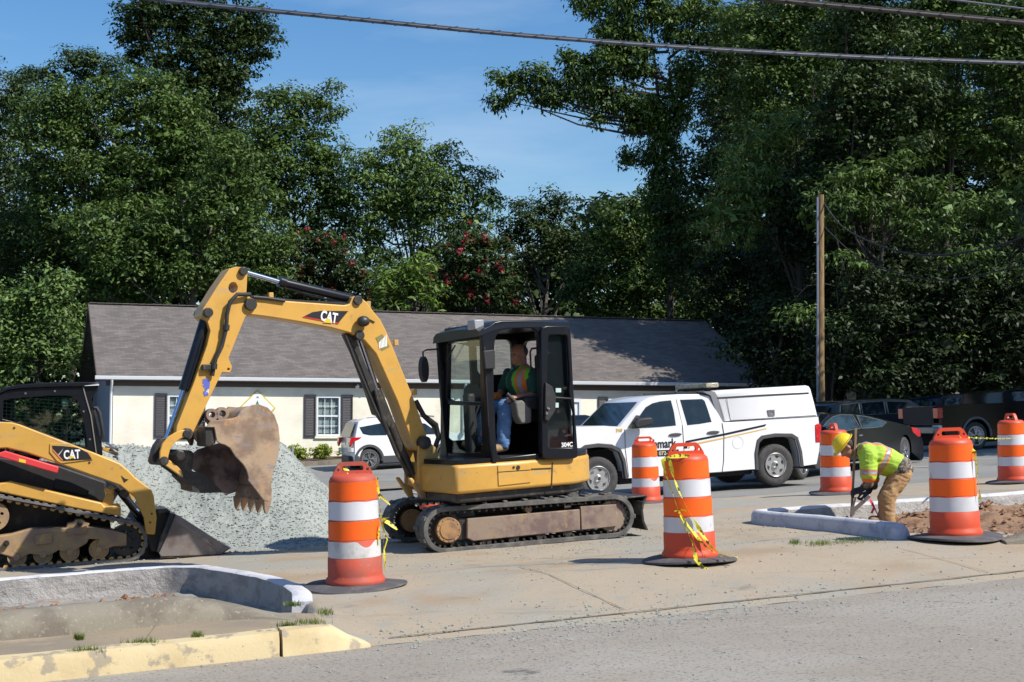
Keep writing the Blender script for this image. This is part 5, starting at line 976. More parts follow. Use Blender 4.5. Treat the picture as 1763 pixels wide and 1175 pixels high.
# ---- linkage
def kp(pts, w0, w1, m, name, parent=EX, holes=(), bev=.008):
    mb = MB(HF); mb.prism(pl(HF, pts, max(w0, w1), 'K1'), min(w0, w1), max(w0, w1), [pl(HF, h, max(w0, w1), 'K1') for h in holes]); return mb.build(name, m, parent, bevel=bev)
def ring(cx, cy, r, n=14): return [(cx+r*math.cos(2*PI*i/n), cy+r*math.sin(2*PI*i/n)) for i in range(n)]
kp([(300, 335), (350, 322), (398, 330), (404, 372), (380, 388), (330, 402), (270, 445), (232, 500), (216, 560), (208, 620), (190, 645), (150, 632), (134, 590), (138, 520), (160, 450), (215, 385)], bw+.02, bw+.055, M_YEL, 'link_arm')
kp([(300, 335), (350, 322), (398, 330), (404, 372), (380, 388), (330, 402), (270, 445), (232, 500), (216, 560), (208, 620), (190, 645), (150, 632), (134, 590), (138, 520), (160, 450), (215, 385)], -bw-.055, -bw-.02, M_GRIME, 'link_arm')
kp([(100, 460), (140, 405), (190, 390), (170, 450), (140, 520), (132, 600), (160, 640), (120, 640), (70, 615), (66, 570), (80, 510)], -.06, .06, M_GRIME, 'rod_end')
kp([(185, 648), (200, 590), (240, 610), (300, 660), (340, 700), (352, 760), (330, 752), (190, 655)], bw-.02, bw+.015, M_YELD, 'bucket_link')
kp([(130, 640), (200, 600), (330, 690), (380, 790), (320, 795), (300, 765)], -bw-.02, -bw+.02, M_GRIME, 'bucket_link')
kp([(400, 330), (545, 130), (560, 190), (470, 330), (440, 470), (400, 400)], -.05, .05, M_GRIME, 'stick_end')
mb = MB(HF)
for c, r_ in (((380, 360), .042), ((172, 608), .046), ((318, 555), .042)): z = pl(HF, [c], bw+.05, 'K1')[0]; mb.disc(z[0], z[1], -bw-.07, bw+.07, r_, 16)
mb.build('linkage_pin', M_GRIME, EX, bevel=.006)
kp([(272, 540), (290, 508), (345, 505), (425, 515), (450, 545), (430, 700), (560, 740), (720, 900), (510, 905), (430, 880), (425, 830), (350, 760), (320, 640), (285, 590)], -.25, .09, M_GRIME, 'coupler', holes=[ring(315, 555, 20)])
kp([(452, 370), (470, 330), (520, 305), (570, 290), (640, 300), (660, 400), (640, 450), (560, 472), (500, 450), (460, 410)], .10, .14, M_FRAME, 'bucket_ear', holes=[ring(512, 370, 22)])
kp([(560, 240), (575, 150), (620, 132), (700, 130), (745, 150), (770, 110), (900, 120), (900, 210), (700, 240), (600, 300)], .06, .10, M_FRAME, 'bucket_ear', holes=[ring(605, 185, 20), ring(700, 176, 22)])
for c, w_, r_ in (((512, 370), .14, .075), ((605, 185), .10, .065), ((700, 176), .10, .07), ((315, 555), .10, .05), ((470, 850), -.1, .05)):
    z = pl(HF, [c], w_, 'K1')[0]; mb = MB(HF); mb.prism(ngon(z[0], z[1], r_, 20), w_-.03, w_+.035, [ngon(z[0], z[1], r_*.5, 14)]); mb.build('pin_boss', M_FRAME, EX, bevel=.006)
# ---- bucket
NP = [(560, 300), (600, 240), (680, 230), (800, 222), (850, 200), (880, 150), (900, 130), (990, 92), (1050, 88), (1130, 118), (1190, 185), (1228, 290), (1240, 410), (1228, 560), (1190, 680), (1166, 770), (1160, 860), (1150, 960), (1130, 985), (1085, 968), (1020, 880), (945, 788), (950, 758), (930, 690), (900, 640), (830, 570), (780, 490), (735, 462), (690, 450), (660, 430), (650, 380), (636, 300)]
BKW = .44; np_ = pl(HF, NP, BKW, 'K1')
mb = MB(HF); mb.prism(np_, BKW-.022, BKW); bk = mb.build('bucket', M_RUST, EX, bevel=.007)
fp_ = pl(HF, [(410, 600), (440, 540), (480, 505), (585, 470), (700, 440), (860, 520), (955, 760), (865, 882), (770, 916), (722, 906), (660, 868), (600, 820), (575, 770), (540, 738), (470, 712), (430, 680)], -.42, 'K1')
mb = MB(HF); mb.prism(fp_, -.44, -.42); mb.build('bucket_far_side', M_RUSTI, bk, bevel=.006)
# wrapper: the curved shell between the two side plates
i0 = 4; shell = np_[2:19]; cxm = sum(p[0] for p in np_)/len(np_); czm = sum(p[1] for p in np_)/len(np_)
mb = MB(HF); V = []; n = len(shell)
for x, z in shell:
    f = .975; xi, zi = cxm+(x-cxm)*f, czm+(z-czm)*f; V += [(xi, BKW-.012, zi), (xi, -.44, zi-.02), (cxm+(xi-cxm)*.965, BKW-.012, czm+(zi-czm)*.965), (cxm+(xi-cxm)*.965, -.44, czm+(zi-czm)*.965-.02)]
mb.add(V, [(4*i, 4*i+1, 4*i+5, 4*i+4) for i in range(n-1)]+[(4*i+2, 4*i+6, 4*i+7, 4*i+3) for i in range(n-1)]+[(4*i, 4*i+4, 4*i+6, 4*i+2) for i in range(n-1)]+[(4*i+1, 4*i+3, 4*i+7, 4*i+5) for i in range(n-1)]+[(0, 2, 3, 1), (4*n-4, 4*n-3, 4*n-1, 4*n-2)])
mb.build('bucket_shell', M_RUST, bk)
mb = MB(HF); mb.prism(pl(HF, [(560, 290), (650, 300), (660, 445), (600, 480), (560, 470)], BKW, 'K1'), .16, BKW-.03); mb.build('bucket_crossmember', M_GRIME, bk, bevel=.01)
# lip and teeth
tl = pl(HF, [(1150, 880), (1128, 1090)], BKW-.03, 'K1'); a0, a1 = Vector((tl[0][0], tl[0][1])), Vector((tl[1][0], tl[1][1]))
lp = pl(HF, [(1100, 975), (1155, 975), (1165, 860), (1130, 850)], BKW-.03, 'K1'); mb = MB(HF); mb.prism(lp, -.44, BKW-.02); mb.build('cutting_lip', M_RUST, bk, bevel=.006)
for i in range(5):
    w_ = BKW-.04-i*(.80/4); t = pl(HF, [(1085, 965), (1158, 940), (1150, 1000), (1125, 1092), (1105, 1095), (1092, 1050)], BKW-.03, 'K1')
    mb = MB(HF); mb.prism(t, w_-.046, w_+.046)
    zmin = min(q.z for q in mb.v); 
    c = HF @ Vector((0, w_, 0)); ax = HF.to_3x3() @ Vector((0, 1, 0))
    for k, q in enumerate(mb.v):
        f = min(1, max(0, (q.z-zmin)/.2)); d = (q-c).dot(ax); mb.v[k] = q-ax*d*(1-(.35+.65*f))
    mb.build('tooth', M_RUST, bk, bevel=.004)
# ================================================================== skid loader
lo = on(230, 967); XL = frame(lo, 18, 2.7)
LD = thing('track_loader', 'yellow compact track loader with a black caged cab, bucket resting on the ground at left', 'loader', XL)
def lq(pts, c='K4', w=0): return pl(XL, pts, w, c)
def lp_(pts, w0, w1, m, name, c='K4', parent=None, holes=(), bev=.008, w=None):
    mb = MB(XL); ww = w0 if w is None else w; mb.prism(lq(pts, c, ww), w0, w1, [lq(h, c, ww) for h in holes]); return mb.build(name, m, parent or LD, bevel=bev)
def hull_loop(cs, n=18):
    pts = [(c[0]+c[2]*math.cos(2*PI*i/48), c[1]+c[2]*math.sin(2*PI*i/48)) for c in cs for i in range(48)]
    pts = sorted(pts); 
    def half(P):
        H = []
        for p in P:
            while len(H) >= 2 and (H[-1][0]-H[-2][0])*(p[1]-H[-2][1])-(H[-1][1]-H[-2][1])*(p[0]-H[-2][0]) <= 0: H.pop()
            H.append(p)
        return H
    a = half(pts); b = half(pts[::-1]); return a[:-1]+b[:-1]
k4 = 5.339*(FPX/lo.y)
circ = []
for cx, cy, r in ((1162, 812, 186), (-260, 570, 215), (-640, 950, 185)): z = lq([(cx, cy)])[0]; circ.append((z[0], z[1], r/k4))
M_TRK = mat('loader_track_rubber', (.13, .125, .125), .8, layers=[(5, (.20, .19, .18), .45, .65, 7)], bump=(50, .3, .01))
def ltrack(w0):
    out = hull_loop(circ); inn = hull_loop([(a, b, r-.035) for a, b, r in circ])
    mb = MB(XL); mb.prism(out, w0, w0+.40, [inn]); t = mb.build('track', M_TRK, LD, bevel=.008)
    per = [0]; n = len(out)
    for i in range(n): per.append(per[-1]+math.dist(out[i], out[(i+1) % n]))
    def pos(s):
        s %= per[-1]
        for i in range(n):
            if per[i] <= s <= per[i+1]:
                a, b = out[i], out[(i+1) % n]; f = (s-per[i])/max(1e-6, per[i+1]-per[i]); return Vector((a[0]+(b[0]-a[0])*f, a[1]+(b[1]-a[1])*f)), Vector((b[0]-a[0], b[1]-a[1])).normalized()
    mb = MB(XL); mt = MB(XL); k = 62
    for i in range(k):
        p, d = pos(per[-1]*i/k); nr = Vector((d.y, -d.x)); q = [p-d*.034, p+d*.034, p+d*.026+nr*.012, p-d*.026+nr*.012]; mt.prism([(a.x, a.y) for a in q], w0+.01, w0+.39)
        p = p-nr*.036; q = [p-d*.032, p+d*.032, p+d*.018-nr*.026, p-d*.018-nr*.026]; mb.prism([(a.x, a.y) for a in q], w0+.03, w0+.12); mb.prism([(a.x, a.y) for a in q], w0+.26, w0+.36)
    mt.build('tread', M_TRK, t, bevel=.004, seg=1); mb.build('guide_lugs', M_YELD, t)
    UF = [(-500, 800), (-100, 780), (100, 750), (270, 702), (610, 690), (622, 650), (680, 640), (700, 615), (760, 612), (790, 640), (830, 650), (805, 680), (900, 690), (1040, 712), (1165, 745), (1165, 855), (1040, 862), (920, 908), (880, 880), (915, 800), (815, 792), (800, 832), (670, 908), (640, 930), (540, 895), (470, 940), (400, 955), (270, 930), (180, 985), (150, 978), (0, 930), (-300, 960), (-500, 980)]
    mb = MB(XL); mb.prism(lq(UF), w0+.02, w0+.38); mb.build('track_frame', M_FRD, t, bevel=.012)
    for pq in ([(318, 760), (478, 735), (480, 830), (330, 848)], [(615, 700), (800, 670), (800, 740), (615, 755)]): mb = MB(XL); mb.prism(lq(pq), w0-.0, w0+.03); mb.build('frame_plate', M_FRD, t, bevel=.005)
    for cx, cy, r in ((155, 965, 82), (395, 940, 84), (640, 915, 86), (910, 890, 88)):
        z = lq([(cx, cy)])[0]; mb = MB(XL); mb.lathe([(0, w0+.05), (r/k4*.75, w0+.05), (r/k4, w0+.03), (r/k4, w0+.36), (0, w0+.36)], 24, M=XL @ Matrix.Translation((z[0], 0, z[1])), axis='y'); mb.disc(z[0], z[1], w0-.01, w0+.06, .035, 10); mb.build('roller', M_FRD, t, bevel=.004)
    for (cx, cy), rr_, nm, m in (((1162, 812), 140, 'front_idler', M_GRIME), ((-60, 590), 130, 'drive_sprocket', M_FRD)):
        z = lq([(cx, cy)])[0]; mb = MB(XL); mb.prism(ngon(z[0], z[1], rr_/k4, 28), w0+.06, w0+.34, [ngon(z[0]+.09*math.cos(a), z[1]+.09*math.sin(a), .018, 8) for a in np.linspace(.3, 6.6, 6)[:5]]); mb.disc(z[0], z[1], w0+.03, w0+.08, .06, 14); mb.build(nm, m, t, bevel=.006)
    mb = MB(XL)
    for c in ((735, 650), (58, 832)): z = lq([c])[0]; mb.disc(z[0], z[1], w0-.03, w0+.04, .033, 12); mb.disc(z[0], z[1], w0-.045, w0-.02, .015, 8)
    mb.build('pivot_bolt', M_GRIME, t)
M_FRD = mat('dusty_yellow_frame', lin((164, 136, 98)), .75, layers=[(3, lin((140, 116, 96)), .42, .6, 6), (7, lin((190, 150, 80)), .56, .68, 6), (14, lin((110, 92, 80)), .62, .72, 7)], bump=(30, .25, .01))
ltrack(0); ltrack(1.45)
# chassis
lp_([(-700, 160), (0, 278), (92, 264), (940, 460), (960, 490), (1110, 482), (1112, 586), (680, 508), (0, 362), (-700, 300)], .02, .44, M_YEL, 'side_skirt', bev=.015)
lp_([(940, 462), (1000, 310), (1052, 318), (1040, 492), (950, 492)], .05, .12, M_YEL, 'front_upright')
lp_([(960, 320), (1040, 335), (1030, 385), (955, 360)], .0, .14, M_YEL, 'arm_stop', bev=.01)
lp_([(-700, 0), (0, 40), (550, 120), (980, 270), (960, 460), (92, 264), (0, 275), (-700, 200)], .30, 1.55, M_BLKM, 'chassis', bev=.02)
lp_([(-700, 250), (0, 370), (1000, 560), (1040, 800), (900, 840), (0, 800), (-700, 700)], .46, 1.40, M_GRIME, 'belly', bev=.02)
lp_([(510, 235), (660, 270), (820, 350), (800, 400), (490, 330)], .27, .30, M_BLK, 'engine_panel')
# lift arms
ARM = [(-90, 716), (-40, 722), (0, 726.6), (20, 727.4), (33.7, 731), (98, 755.7), (165.5, 781), (206.8, 798), (220, 809), (234, 823), (261, 843.7), (265, 855), (268, 880), (270, 892), (267, 921), (252, 920), (248, 892), (232, 857), (206, 836), (157, 819), (107, 801), (46, 780), (12, 772), (0, 772.6), (-60, 780), (-90, 800)]
arm = lp_(ARM, -.10, .04, M_YEL, 'lift_arm', 'P', bev=.014); 
mb = MB(XL); mb.prism(lq(ARM, 'P', -.1), 1.62, 1.76); mb.build('lift_arm', M_YEL, LD, bevel=.014)
mb = MB(XL); z = lq([(255, 880)], 'P')[0]; mb.cyl((z[0], .0, z[1]), (z[0], 1.65, z[1]), .06, None, 14); z = lq([(215, 850)], 'P')[0]; mb.cyl((z[0], .0, z[1]), (z[0], 1.65, z[1]), .05, None, 12); mb.build('cross_tube', M_GRIME, LD)
lp_([(560, 742), (760, 742), (1032, 848), (1045, 925), (690, 968), (640, 942), (556, 842)], -.112, -.101, M_YEL, 'badge_plate', 'K3', arm, w=-.11, bev=.004)
lp_([(585, 768), (700, 772), (870, 790), (985, 848), (1030, 912), (1025, 920), (712, 938), (600, 828)], -.1165, -.1125, mat('decal_black', (.02, .018, .02), .4), 'decal', 'K3', arm, w=-.11, bev=0)
lp_([(588, 815), (600, 812), (712, 935), (690, 930)], -.1185, -.117, mat('decal_orange', (.8, .22, .10), .5), 'decal_stripe', 'K3', arm, w=-.11, bev=0)
plane_text(XL, -.11, (716, 918), (882, 908), 'K3', 'CAT', .135, M_NUM, 'logo', arm, flip=False, bold=.03, sx=.66, lift=.011)
lp_([(765, 912), (800, 876), (838, 908)], -.125, -.1225, mat('logo_yellow', (.8, .5, .03), .4), 'logo_triangle', 'K3', arm, w=-.11, bev=0)
lp_([(650, 870), (715, 795), (690, 840), (660, 880)], -.1185, -.117, mat('decal_grey', (.4, .4, .4), .4), 'decal_mark', 'K3', arm, w=-.11, bev=0)
lp_([(1112, 208), (1150, 238), (1182, 245), (1142, 275)], -.104, -.1005, M_GRIME, 'arm_slot', 'K4', arm, w=-.1, bev=0)
mb = MB(XL)
for c in ((822, 90), (1395, 560), (1380, 640)): z = lq([c], 'K4', -.1)[0]; mb.disc(z[0], z[1], -.105, -.09, .012, 8)
for c in ((160, 568), (1005, 958)): z = lq([c], 'K3', -.1)[0]; mb.disc(z[0], z[1], -.106, -.09, .012, 8)
mb.build('bolt', M_GRIME, arm)
br = lp_([(-500, 760), (0, 845), (60, 826), (662, 1005), (645, 1082), (0, 898), (-500, 800)], -.13, -.05, mat('faded_red_paint', (.68, .045, .05), .5, layers=[(4, (.60, .08, .08), .5, .7, 5)]), 'lift_arm_brace', 'K3', w=-.13, bev=.012)
lp_([(215, 912), (290, 930), (288, 965), (210, 948)], -.134, -.1305, mat('label_yellow', (.75, .55, .03), .5), 'warning_label', 'K3', br, w=-.13, bev=0)
# cab
CS = [(-300, 330), (-60, 230), (0, 185), (90, 145), (250, 125), (500, 112), (925, 104), (962, 210), (1022, 430), (1062, 700), (1082, 860), (1080, 900), (-300, 640)]
CW = [(40, 262), (110, 245), (300, 225), (550, 208), (760, 205), (840, 225), (885, 290), (935, 470), (972, 700), (980, 790), (840, 765), (560, 645), (240, 520), (30, 470)]
cw = .36
cab = lp_(CS, cw, cw+.05, M_BLK, 'cab', 'K3', holes=[CW], w=cw, bev=.01)
mb = MB(XL); mb.prism(lq(CS, 'K3', cw), 1.32, 1.37, [lq(CW, 'K3', cw)]); mb.build('cab_far_side', M_BLK, LD)
# the roof: profile over both sides
RP = [(-60, 205), (0, 150), (60, 118), (200, 82), (500, 60), (950, 52), (1115, 58), (1115, 92), (940, 104), (500, 112), (250, 125), (90, 145), (0, 186), (-60, 235)]
lp_(RP, cw-.03, 1.42, M_BLK, 'cab_roof', 'K3', w=cw, bev=.02)
lp_([(950, 94), (1112, 76), (1112, 92), (950, 98)], cw-.034, cw-.028, mat('white_edge', (.7, .7, .72), .4), 'roof_trim', 'K3', w=cw, bev=0)
DO = [(930, 100), (1112, 92), (1100, 150), (1032, 235), (1052, 330), (1140, 690), (1155, 880), (1083, 870), (1062, 700), (1022, 430), (962, 210)]
lp_(DO, cw+.01, cw+.09, M_BLK, 'front_post', 'K3', w=cw, bev=.01); mb = MB(XL); mb.prism(lq(DO, 'K3', cw), 1.28, 1.36); mb.build('front_post', M_BLK, LD, bevel=.01)
lp_([(928, 108), (940, 106), (968, 210), (1030, 430), (1068, 700), (1088, 850), (1076, 850), (1056, 700), (1016, 430), (955, 215)], cw-.012, cw-.001, mat('seam_grey', (.20, .19, .16), .6), 'cab_seam', 'K3', w=cw, bev=0)
mb = MB(XL); z = lq([(1055, 345), (1085, 340), (1120, 400), (1150, 560), (1165, 680), (1140, 720)], 'K3', cw-.02); mb.tube([(x, cw+.02, q) for x, q in z], .022, 8); z = lq([(1048, 360), (1108, 660)], 'K3', cw); mb.bar((z[0][0], cw+.03, z[0][1]), (z[1][0], cw+.03, z[1][1]), .04, .05); mb.build('door_handle', M_BLKM, LD)
mb = MB(XL); wz = lq(CW, 'K3', cw+.02); x0, x1 = min(p[0] for p in wz), max(p[0] for p in wz); z0, z1 = min(p[1] for p in wz), max(p[1] for p in wz)
for i in range(1, 15): zz = z0+(z1-z0)*i/15; mb.bar((x0, cw+.02, zz+.06), (x1, cw+.02, zz-.06), .005, .006)
for i in range(1, 18): xx = x0+(x1-x0)*i/18; mb.bar((xx-.03, cw+.028, z0), (xx, cw+.028, z1), .005, .005)
mb.build('window_guard', mat('mesh_grey', (.09, .10, .10), .5), LD)
mb = MB(XL); mb.prism(wz, cw+.006, cw+.009); mb.build('side_glass', glassmat('dark_cab_glass', (.62, .72, .70), .05), LD)
mb = MB(XL); mb.box((x0+x1)/2-.35, (x0+x1)/2+.15, .6, 1.15, z0-.1, z0+.15); mb.box((x0+x1)/2-.45, (x0+x1)/2-.33, .6, 1.15, z0+.1, z0+.75); mb.build('seat', M_BLKM, LD, bevel=.04)
mb = MB(XL); mb.box(x0-.2, x0-.1, cw+.05, 1.32, z0-.1, z1); mb.build('cab_rear_wall', M_BLKM, LD)
lp_([(690, 245), (755, 235), (770, 320), (700, 325)], cw+.041, cw+.044, mat('pale_sticker', (.45, .6, .55), .5), 'sticker', 'K3', w=cw, bev=0)
mb = MB(XL)
for c in ((287, 180), (617, 155), (940, 383), (1010, 697)): z = lq([c], 'K3', cw)[0]; mb.disc(z[0], z[1], cw-.008, cw, .012, 8)
mb.build('bolt', M_STEEL, cab)
lp_([(1155, 780), (1310, 820), (1300, 880), (1150, 820)], 1.3, 1.5, M_YEL, 'far_bracket', 'K3', w=1.3)
mb = MB(XL)
for k in range(6): z = lq([(1180+k*22, 780+k*28-(k % 2)*70), (1330, 800+k*26)], 'K3', 1.25); mb.tube([(z[0][0], 1.2+.03*k, z[0][1]), (z[1][0], 1.2+.03*k, z[1][1])], .012, 6)
mb.build('hose_coupling', M_STEEL, LD)
# tilt cylinder, coupler, bucket
mb = MB(XL); z = lq([(660, 655), (830, 860)], 'L1', .15); mb.tube([(z[0][0], .3, z[0][1]), (z[1][0], .3, z[1][1])], .045, 12); z = lq([(700, 700), (790, 850)], 'L1', .3); mb.tube([(z[0][0], .45, z[0][1]), (z[1][0], .45, z[1][1])], .03, 10)
z = lq([(770, 790), (810, 840)], 'L1', .15); mb.build('tilt_cylinder', M_BLK, LD)
mb = MB(XL); z = lq([(765, 775), (812, 812)], 'L1', .25); mb.tube([(z[0][0], .25, z[0][1]), (z[1][0], .25, z[1][1])], .02, 8); mb.build('tilt_rod', M_CHR, LD)
lp_([(830, 790), (905, 775), (950, 800), (920, 900), (895, 1020), (850, 1010), (820, 940)], .05, 1.55, M_GRIME, 'coupler', 'L1', bev=.015)
lp_([(880, 775), (940, 770), (960, 790), (890, 800)], -.02, .2, M_GRIME, 'coupler_lever', 'L1')
BS = [(988, 803), (1010, 812), (1290, 992), (1245, 1024), (1235, 1030), (905, 1040), (893, 1020), (940, 920)]
M_BKT = mat('worn_bucket_steel', lin((134, 126, 122)), .45, .3, layers=[(3, lin((112, 100, 94)), .45, .6, 6), (8, lin((150, 132, 116)), .58, .7, 7)])
bkt = lp_(BS, -.13, -.10, M_BKT, 'bucket', 'L1', bev=.006); mb = MB(XL); mb.prism(lq(BS, 'L1', -.13), 1.76, 1.79); mb.build('bucket_side', M_BKT, bkt)
lp_([(988, 806), (1005, 812), (1215, 985), (1240, 1024), (1228, 1026), (1205, 995), (985, 845)], -.137, -.1305, M_BKT, 'side_rib', 'L1', bkt, w=-.13, bev=.003)
lp_([(955, 795), (992, 803), (912, 1038), (880, 1010), (900, 940)], -.099, 1.759, M_GRIME, 'bucket_back', 'L1', bkt, w=-.1)
lp_([(905, 1028), (1235, 1016), (1300, 990), (1240, 1032), (905, 1044)], -.099, 1.759, M_BKT, 'bucket_floor', 'L1', bkt, w=-.1, bev=.003)
lp_([(900, 1030), (1235, 1020), (1245, 1032), (900, 1050)], -.12, 1.75, M_GRIME, 'wear_strip', 'L1', bkt, w=-.1, bev=0)

# ================================================================== vehicles
M_CHRM = mat('bright_alloy', (.62, .62, .63), .22, .95); M_ALLOY = mat('silver_wheel', (.55, .54, .52), .35, .75)
M_TAIL = mat('red_lens', (.50, .008, .012), .12, coat=.5, layers=[(30, (.75, .03, .04), .55, .6, 2)]); M_BLUE = mat('dark_blue_paint', (.005, .008, .024), .15, spec=.4, coat=.15)
M_BLKP = mat('black_car_paint', (.004, .005, .009), .12, spec=.4, coat=.15); M_DGREY = mat('dark_grey_paint', (.022, .024, .028), .2, coat=.2); M_SILV = mat('silver_paint', (.42, .43, .45), .25, .6, coat=.6)
M_PLG = mat('grey_plastic_trim', (.06, .06, .062), .6); M_UND = mat('dark_underside', (.012, .012, .012), .9)
def wheel(F_, x, z, y, r, root, spokes=6, style='steel', wd=.22, side=-1, rimr=.62, m=None):
    """y: outer face; side=-1 outer face toward -y"""
    s = -side; T = F_ @ Matrix.Translation((x, y, z)); mb = MB(F_)
    mb.lathe([(r*rimr, .03*s), (r*.72, .0), (r*.90, .004*s), (r*.985, .03*s), (r, .06*s), (r, (wd-.06)*s), (r*.96, (wd-.02)*s), (r*.7, wd*s), (r*rimr, (wd-.02)*s)], 40, M=T, axis='y')
    for i in range(40):
        a = 2*PI*i/40; 
        c, d = math.cos(a), math.sin(a); p = Vector((r*c, .0, r*d)); mb.bar(p+Vector((0, .035*s, 0)), p*1.008+Vector((0, (wd-.035)*s, 0)), .012, .012, up=(c, 0, d), M=T)
    w_ = mb.build('wheel', M_RUBD, root, smooth=40)
    m = m or M_ALLOY; R1 = r*rimr; holes = []
    mb = MB(F_)
    if style == 'steel':
        for i in range(spokes):
            a = 2*PI*(i+.25)/spokes; h = .5/spokes*2*PI*.62; holes.append([(R1*.80*math.cos(a-h), R1*.80*math.sin(a-h)), (R1*.84*math.cos(a), R1*.84*math.sin(a)), (R1*.80*math.cos(a+h), R1*.80*math.sin(a+h)), (R1*.60*math.cos(a+h*.25), R1*.60*math.sin(a+h*.25)), (R1*.58*math.cos(a-h*.25), R1*.58*math.sin(a-h*.25))])
        mb.prism(ngon(0, 0, R1*.93, 36), .025*s, .045*s, holes, M=T)
        mb.lathe([(R1*.93, .03*s), (R1, -.005*s), (R1*1.03, .0), (R1*1.03, .05*s), (R1*.9, .05*s)], 36, M=T, axis='y')
        mb.lathe([(0, -.03*s), (R1*.2, -.03*s), (R1*.28, -.0*s), (R1*.34, .03*s)], 20, M=T, axis='y')
    else:
        for i in range(spokes):
            a = 2*PI*(i+.25)/spokes
            for da in (-.16, .16):
                p0 = (R1*.15*math.cos(a), .015*s, R1*.15*math.sin(a)); p1 = (R1*.95*math.cos(a+da), .02*s, R1*.95*math.sin(a+da)); mb.bar(p0, p1, .03*r/.35, R1*.12, up=(0, 1, 0), M=T)
        mb.lathe([(R1*.88, .03*s), (R1*.93, .0), (R1*1.02, .0), (R1*1.02, .05*s), (R1*.88, .06*s)], 36, M=T, axis='y'); mb.lathe([(0, -.01*s), (R1*.2, -.005*s), (R1*.24, .03*s)], 20, M=T, axis='y')
    mb.build('rim', m, w_, smooth=35)
    mb = MB(F_); mb.disc(0, 0, min(.07*s, .11*s), max(.07*s, .11*s), R1*.99, 28, M=T); mb.build('brake_disc', M_UND, w_)
    mb = MB(F_); mb.disc(0, 0, min(-.034*s, -.028*s), max(-.034*s, -.028*s), R1*.13, 16, M=T); mb.build('hub_cap', M_BLKM, w_)
    return w_
def bodyshell(F_, prof, W, belt, k, root, m, name='body', r=.05, nose=.0, x_nose=None, tail=.0, x_tail=None):
    """side outline swept across the width with rounded shoulders and sides leaning in above the belt"""
    cx = sum(p[0] for p in prof)/len(prof); cz = sum(p[1] for p in prof)/len(prof)
    st = [(0, .03), (.25*r, .012), (r, 0), (W-r, 0), (W-.25*r, .012), (W, .03)]; V = []; n = len(prof); mb = MB(F_)
    def inset(p, d):
        v = Vector((p[0]-cx, p[1]-cz)); l = v.length; v = v*(1-d/max(l, .1)); return cx+v.x, cz+v.y
    for y, ins in st:
        for p in prof:
            x, z = inset(p, ins); t = (y-W/2)/(W/2); lean = k*max(0, z-belt); bow = 0
            if x_nose is not None: bow = nose*t*t*max(0, 1-abs(x-x_nose)/.45)
            if x_tail is not None: bow -= tail*t*t*max(0, 1-abs(x-x_tail)/.45)
            V.append((x+bow, W/2+(y-W/2)-t*lean, z))
    m_ = len(st)
    mb.add(V, [tuple(range(n)), tuple(range(n*m_-1, n*(m_-1)-1, -1))]+[(a*n+i, a*n+(i+1) % n, (a+1)*n+(i+1) % n, (a+1)*n+i) for a in range(m_-1) for i in range(n)])
    return mb.build(name, m, root, smooth=38)
def side_glass(F_, polys, W, belt, k, root, m, name='side_window', both=True, lift=.004, th=.006):
    for P in polys:
        for s in ((0, 1) if both else (0,)):
            mb = MB(F_); yf = (lambda x, z: k*max(0, z-belt)) if s == 0 else (lambda x, z: W-k*max(0, z-belt))
            # subdivide through prism edges only: outline follows the lean
            mb.prism(P, (-lift if s == 0 else -th+lift+.0), (th-lift if s == 0 else lift), yf=yf); mb.build(name, m, root)
def cross_glass(F_, a, b, W, belt, k, root, m, name, mar=.10, lift=.006):
    """windscreen or rear glass lying on the slope from a to b"""
    d = Vector((b[0]-a[0], b[1]-a[1])); n = Vector((-d.y, d.x)).normalized(); 
    if n.y < 0: n = -n
    n *= lift; mb = MB(F_); V = []
    for (x, z) in (a, b):
        ln = k*max(0, z-belt)+mar
        for t in (-1, -.6, 0, .6, 1):
            V.append((x+n.x, W/2+t*(W/2-ln), z+n.y))
    mb.add(V, [(i, i+1, i+6, i+5) for i in range(4)]); return mb.build(name, m, root, recalc=False)

# ---- white pickup (near side = its left side, front to the left)
tf, tr_ = on(1031, 863), on(1337, 845); XT = frame(tf, 20, math.degrees(math.atan2(tr_.z-tf.z, math.dist(tf[:2], tr_[:2]))))
TK = thing('pickup_truck', 'white crew pickup with a white bed cap, amber light bar and black and gold stripe', 'pickup truck', XT)
def tq(pts, c='C4', w=0): return pl(XT, pts, w, c)
TW = 2.0; hubF = tq([(262, 758)])[0]; hubR = tq([(1385, 690)])[0]; xf_, xr_ = hubF[0], hubR[0]; zh = .405
bz = tq([(430, 440)])[0][1]
PROF = [(xf_-.93, .38), (xf_-.95, .62), (xf_-.93, .98), (xf_-.86, 1.10)]+tq([(125, 424), (300, 416), (395, 428)])[0:2]
cowl = tq([(392, 424)])[0]; rf0 = tq([(545, 262)])[0]
top_ = tq([(600, 236), (680, 222), (780, 216), (900, 214), (975, 222)]); cb = tq([(1048, 388)])[0]
bedt = tq([(1060, 394), (1400, 374), (1655, 359)]); tail = tq([(1668, 470), (1662, 570)]); bb = tq([(1645, 660), (1560, 672)])
rarch = [(1305, 809), (1303, 782), (1306, 762), (1313, 755), (1335, 751.5), (1362, 751.5), (1371, 757), (1377, 780), (1379.5, 804)]
ra = tq(rarch[::-1], 'P'); sill = tq([(1240, 694), (1050, 712), (450, 752)]); fa = tq([(1077, 824), (1073, 795), (1066, 778), (1052, 770.5), (1030, 769), (1009, 771.5), (997, 780), (988, 800), (985, 830)], 'P')
PROF = PROF+[cowl, rf0]+top_+[cb]+bedt+tail+bb+ra+sill+fa
KT = .17; belt = bedt[0][1]+.0
body = bodyshell(XT, PROF, TW, belt, KT, TK, M_WHITE, r=.07, nose=.12, x_nose=xf_-.93)
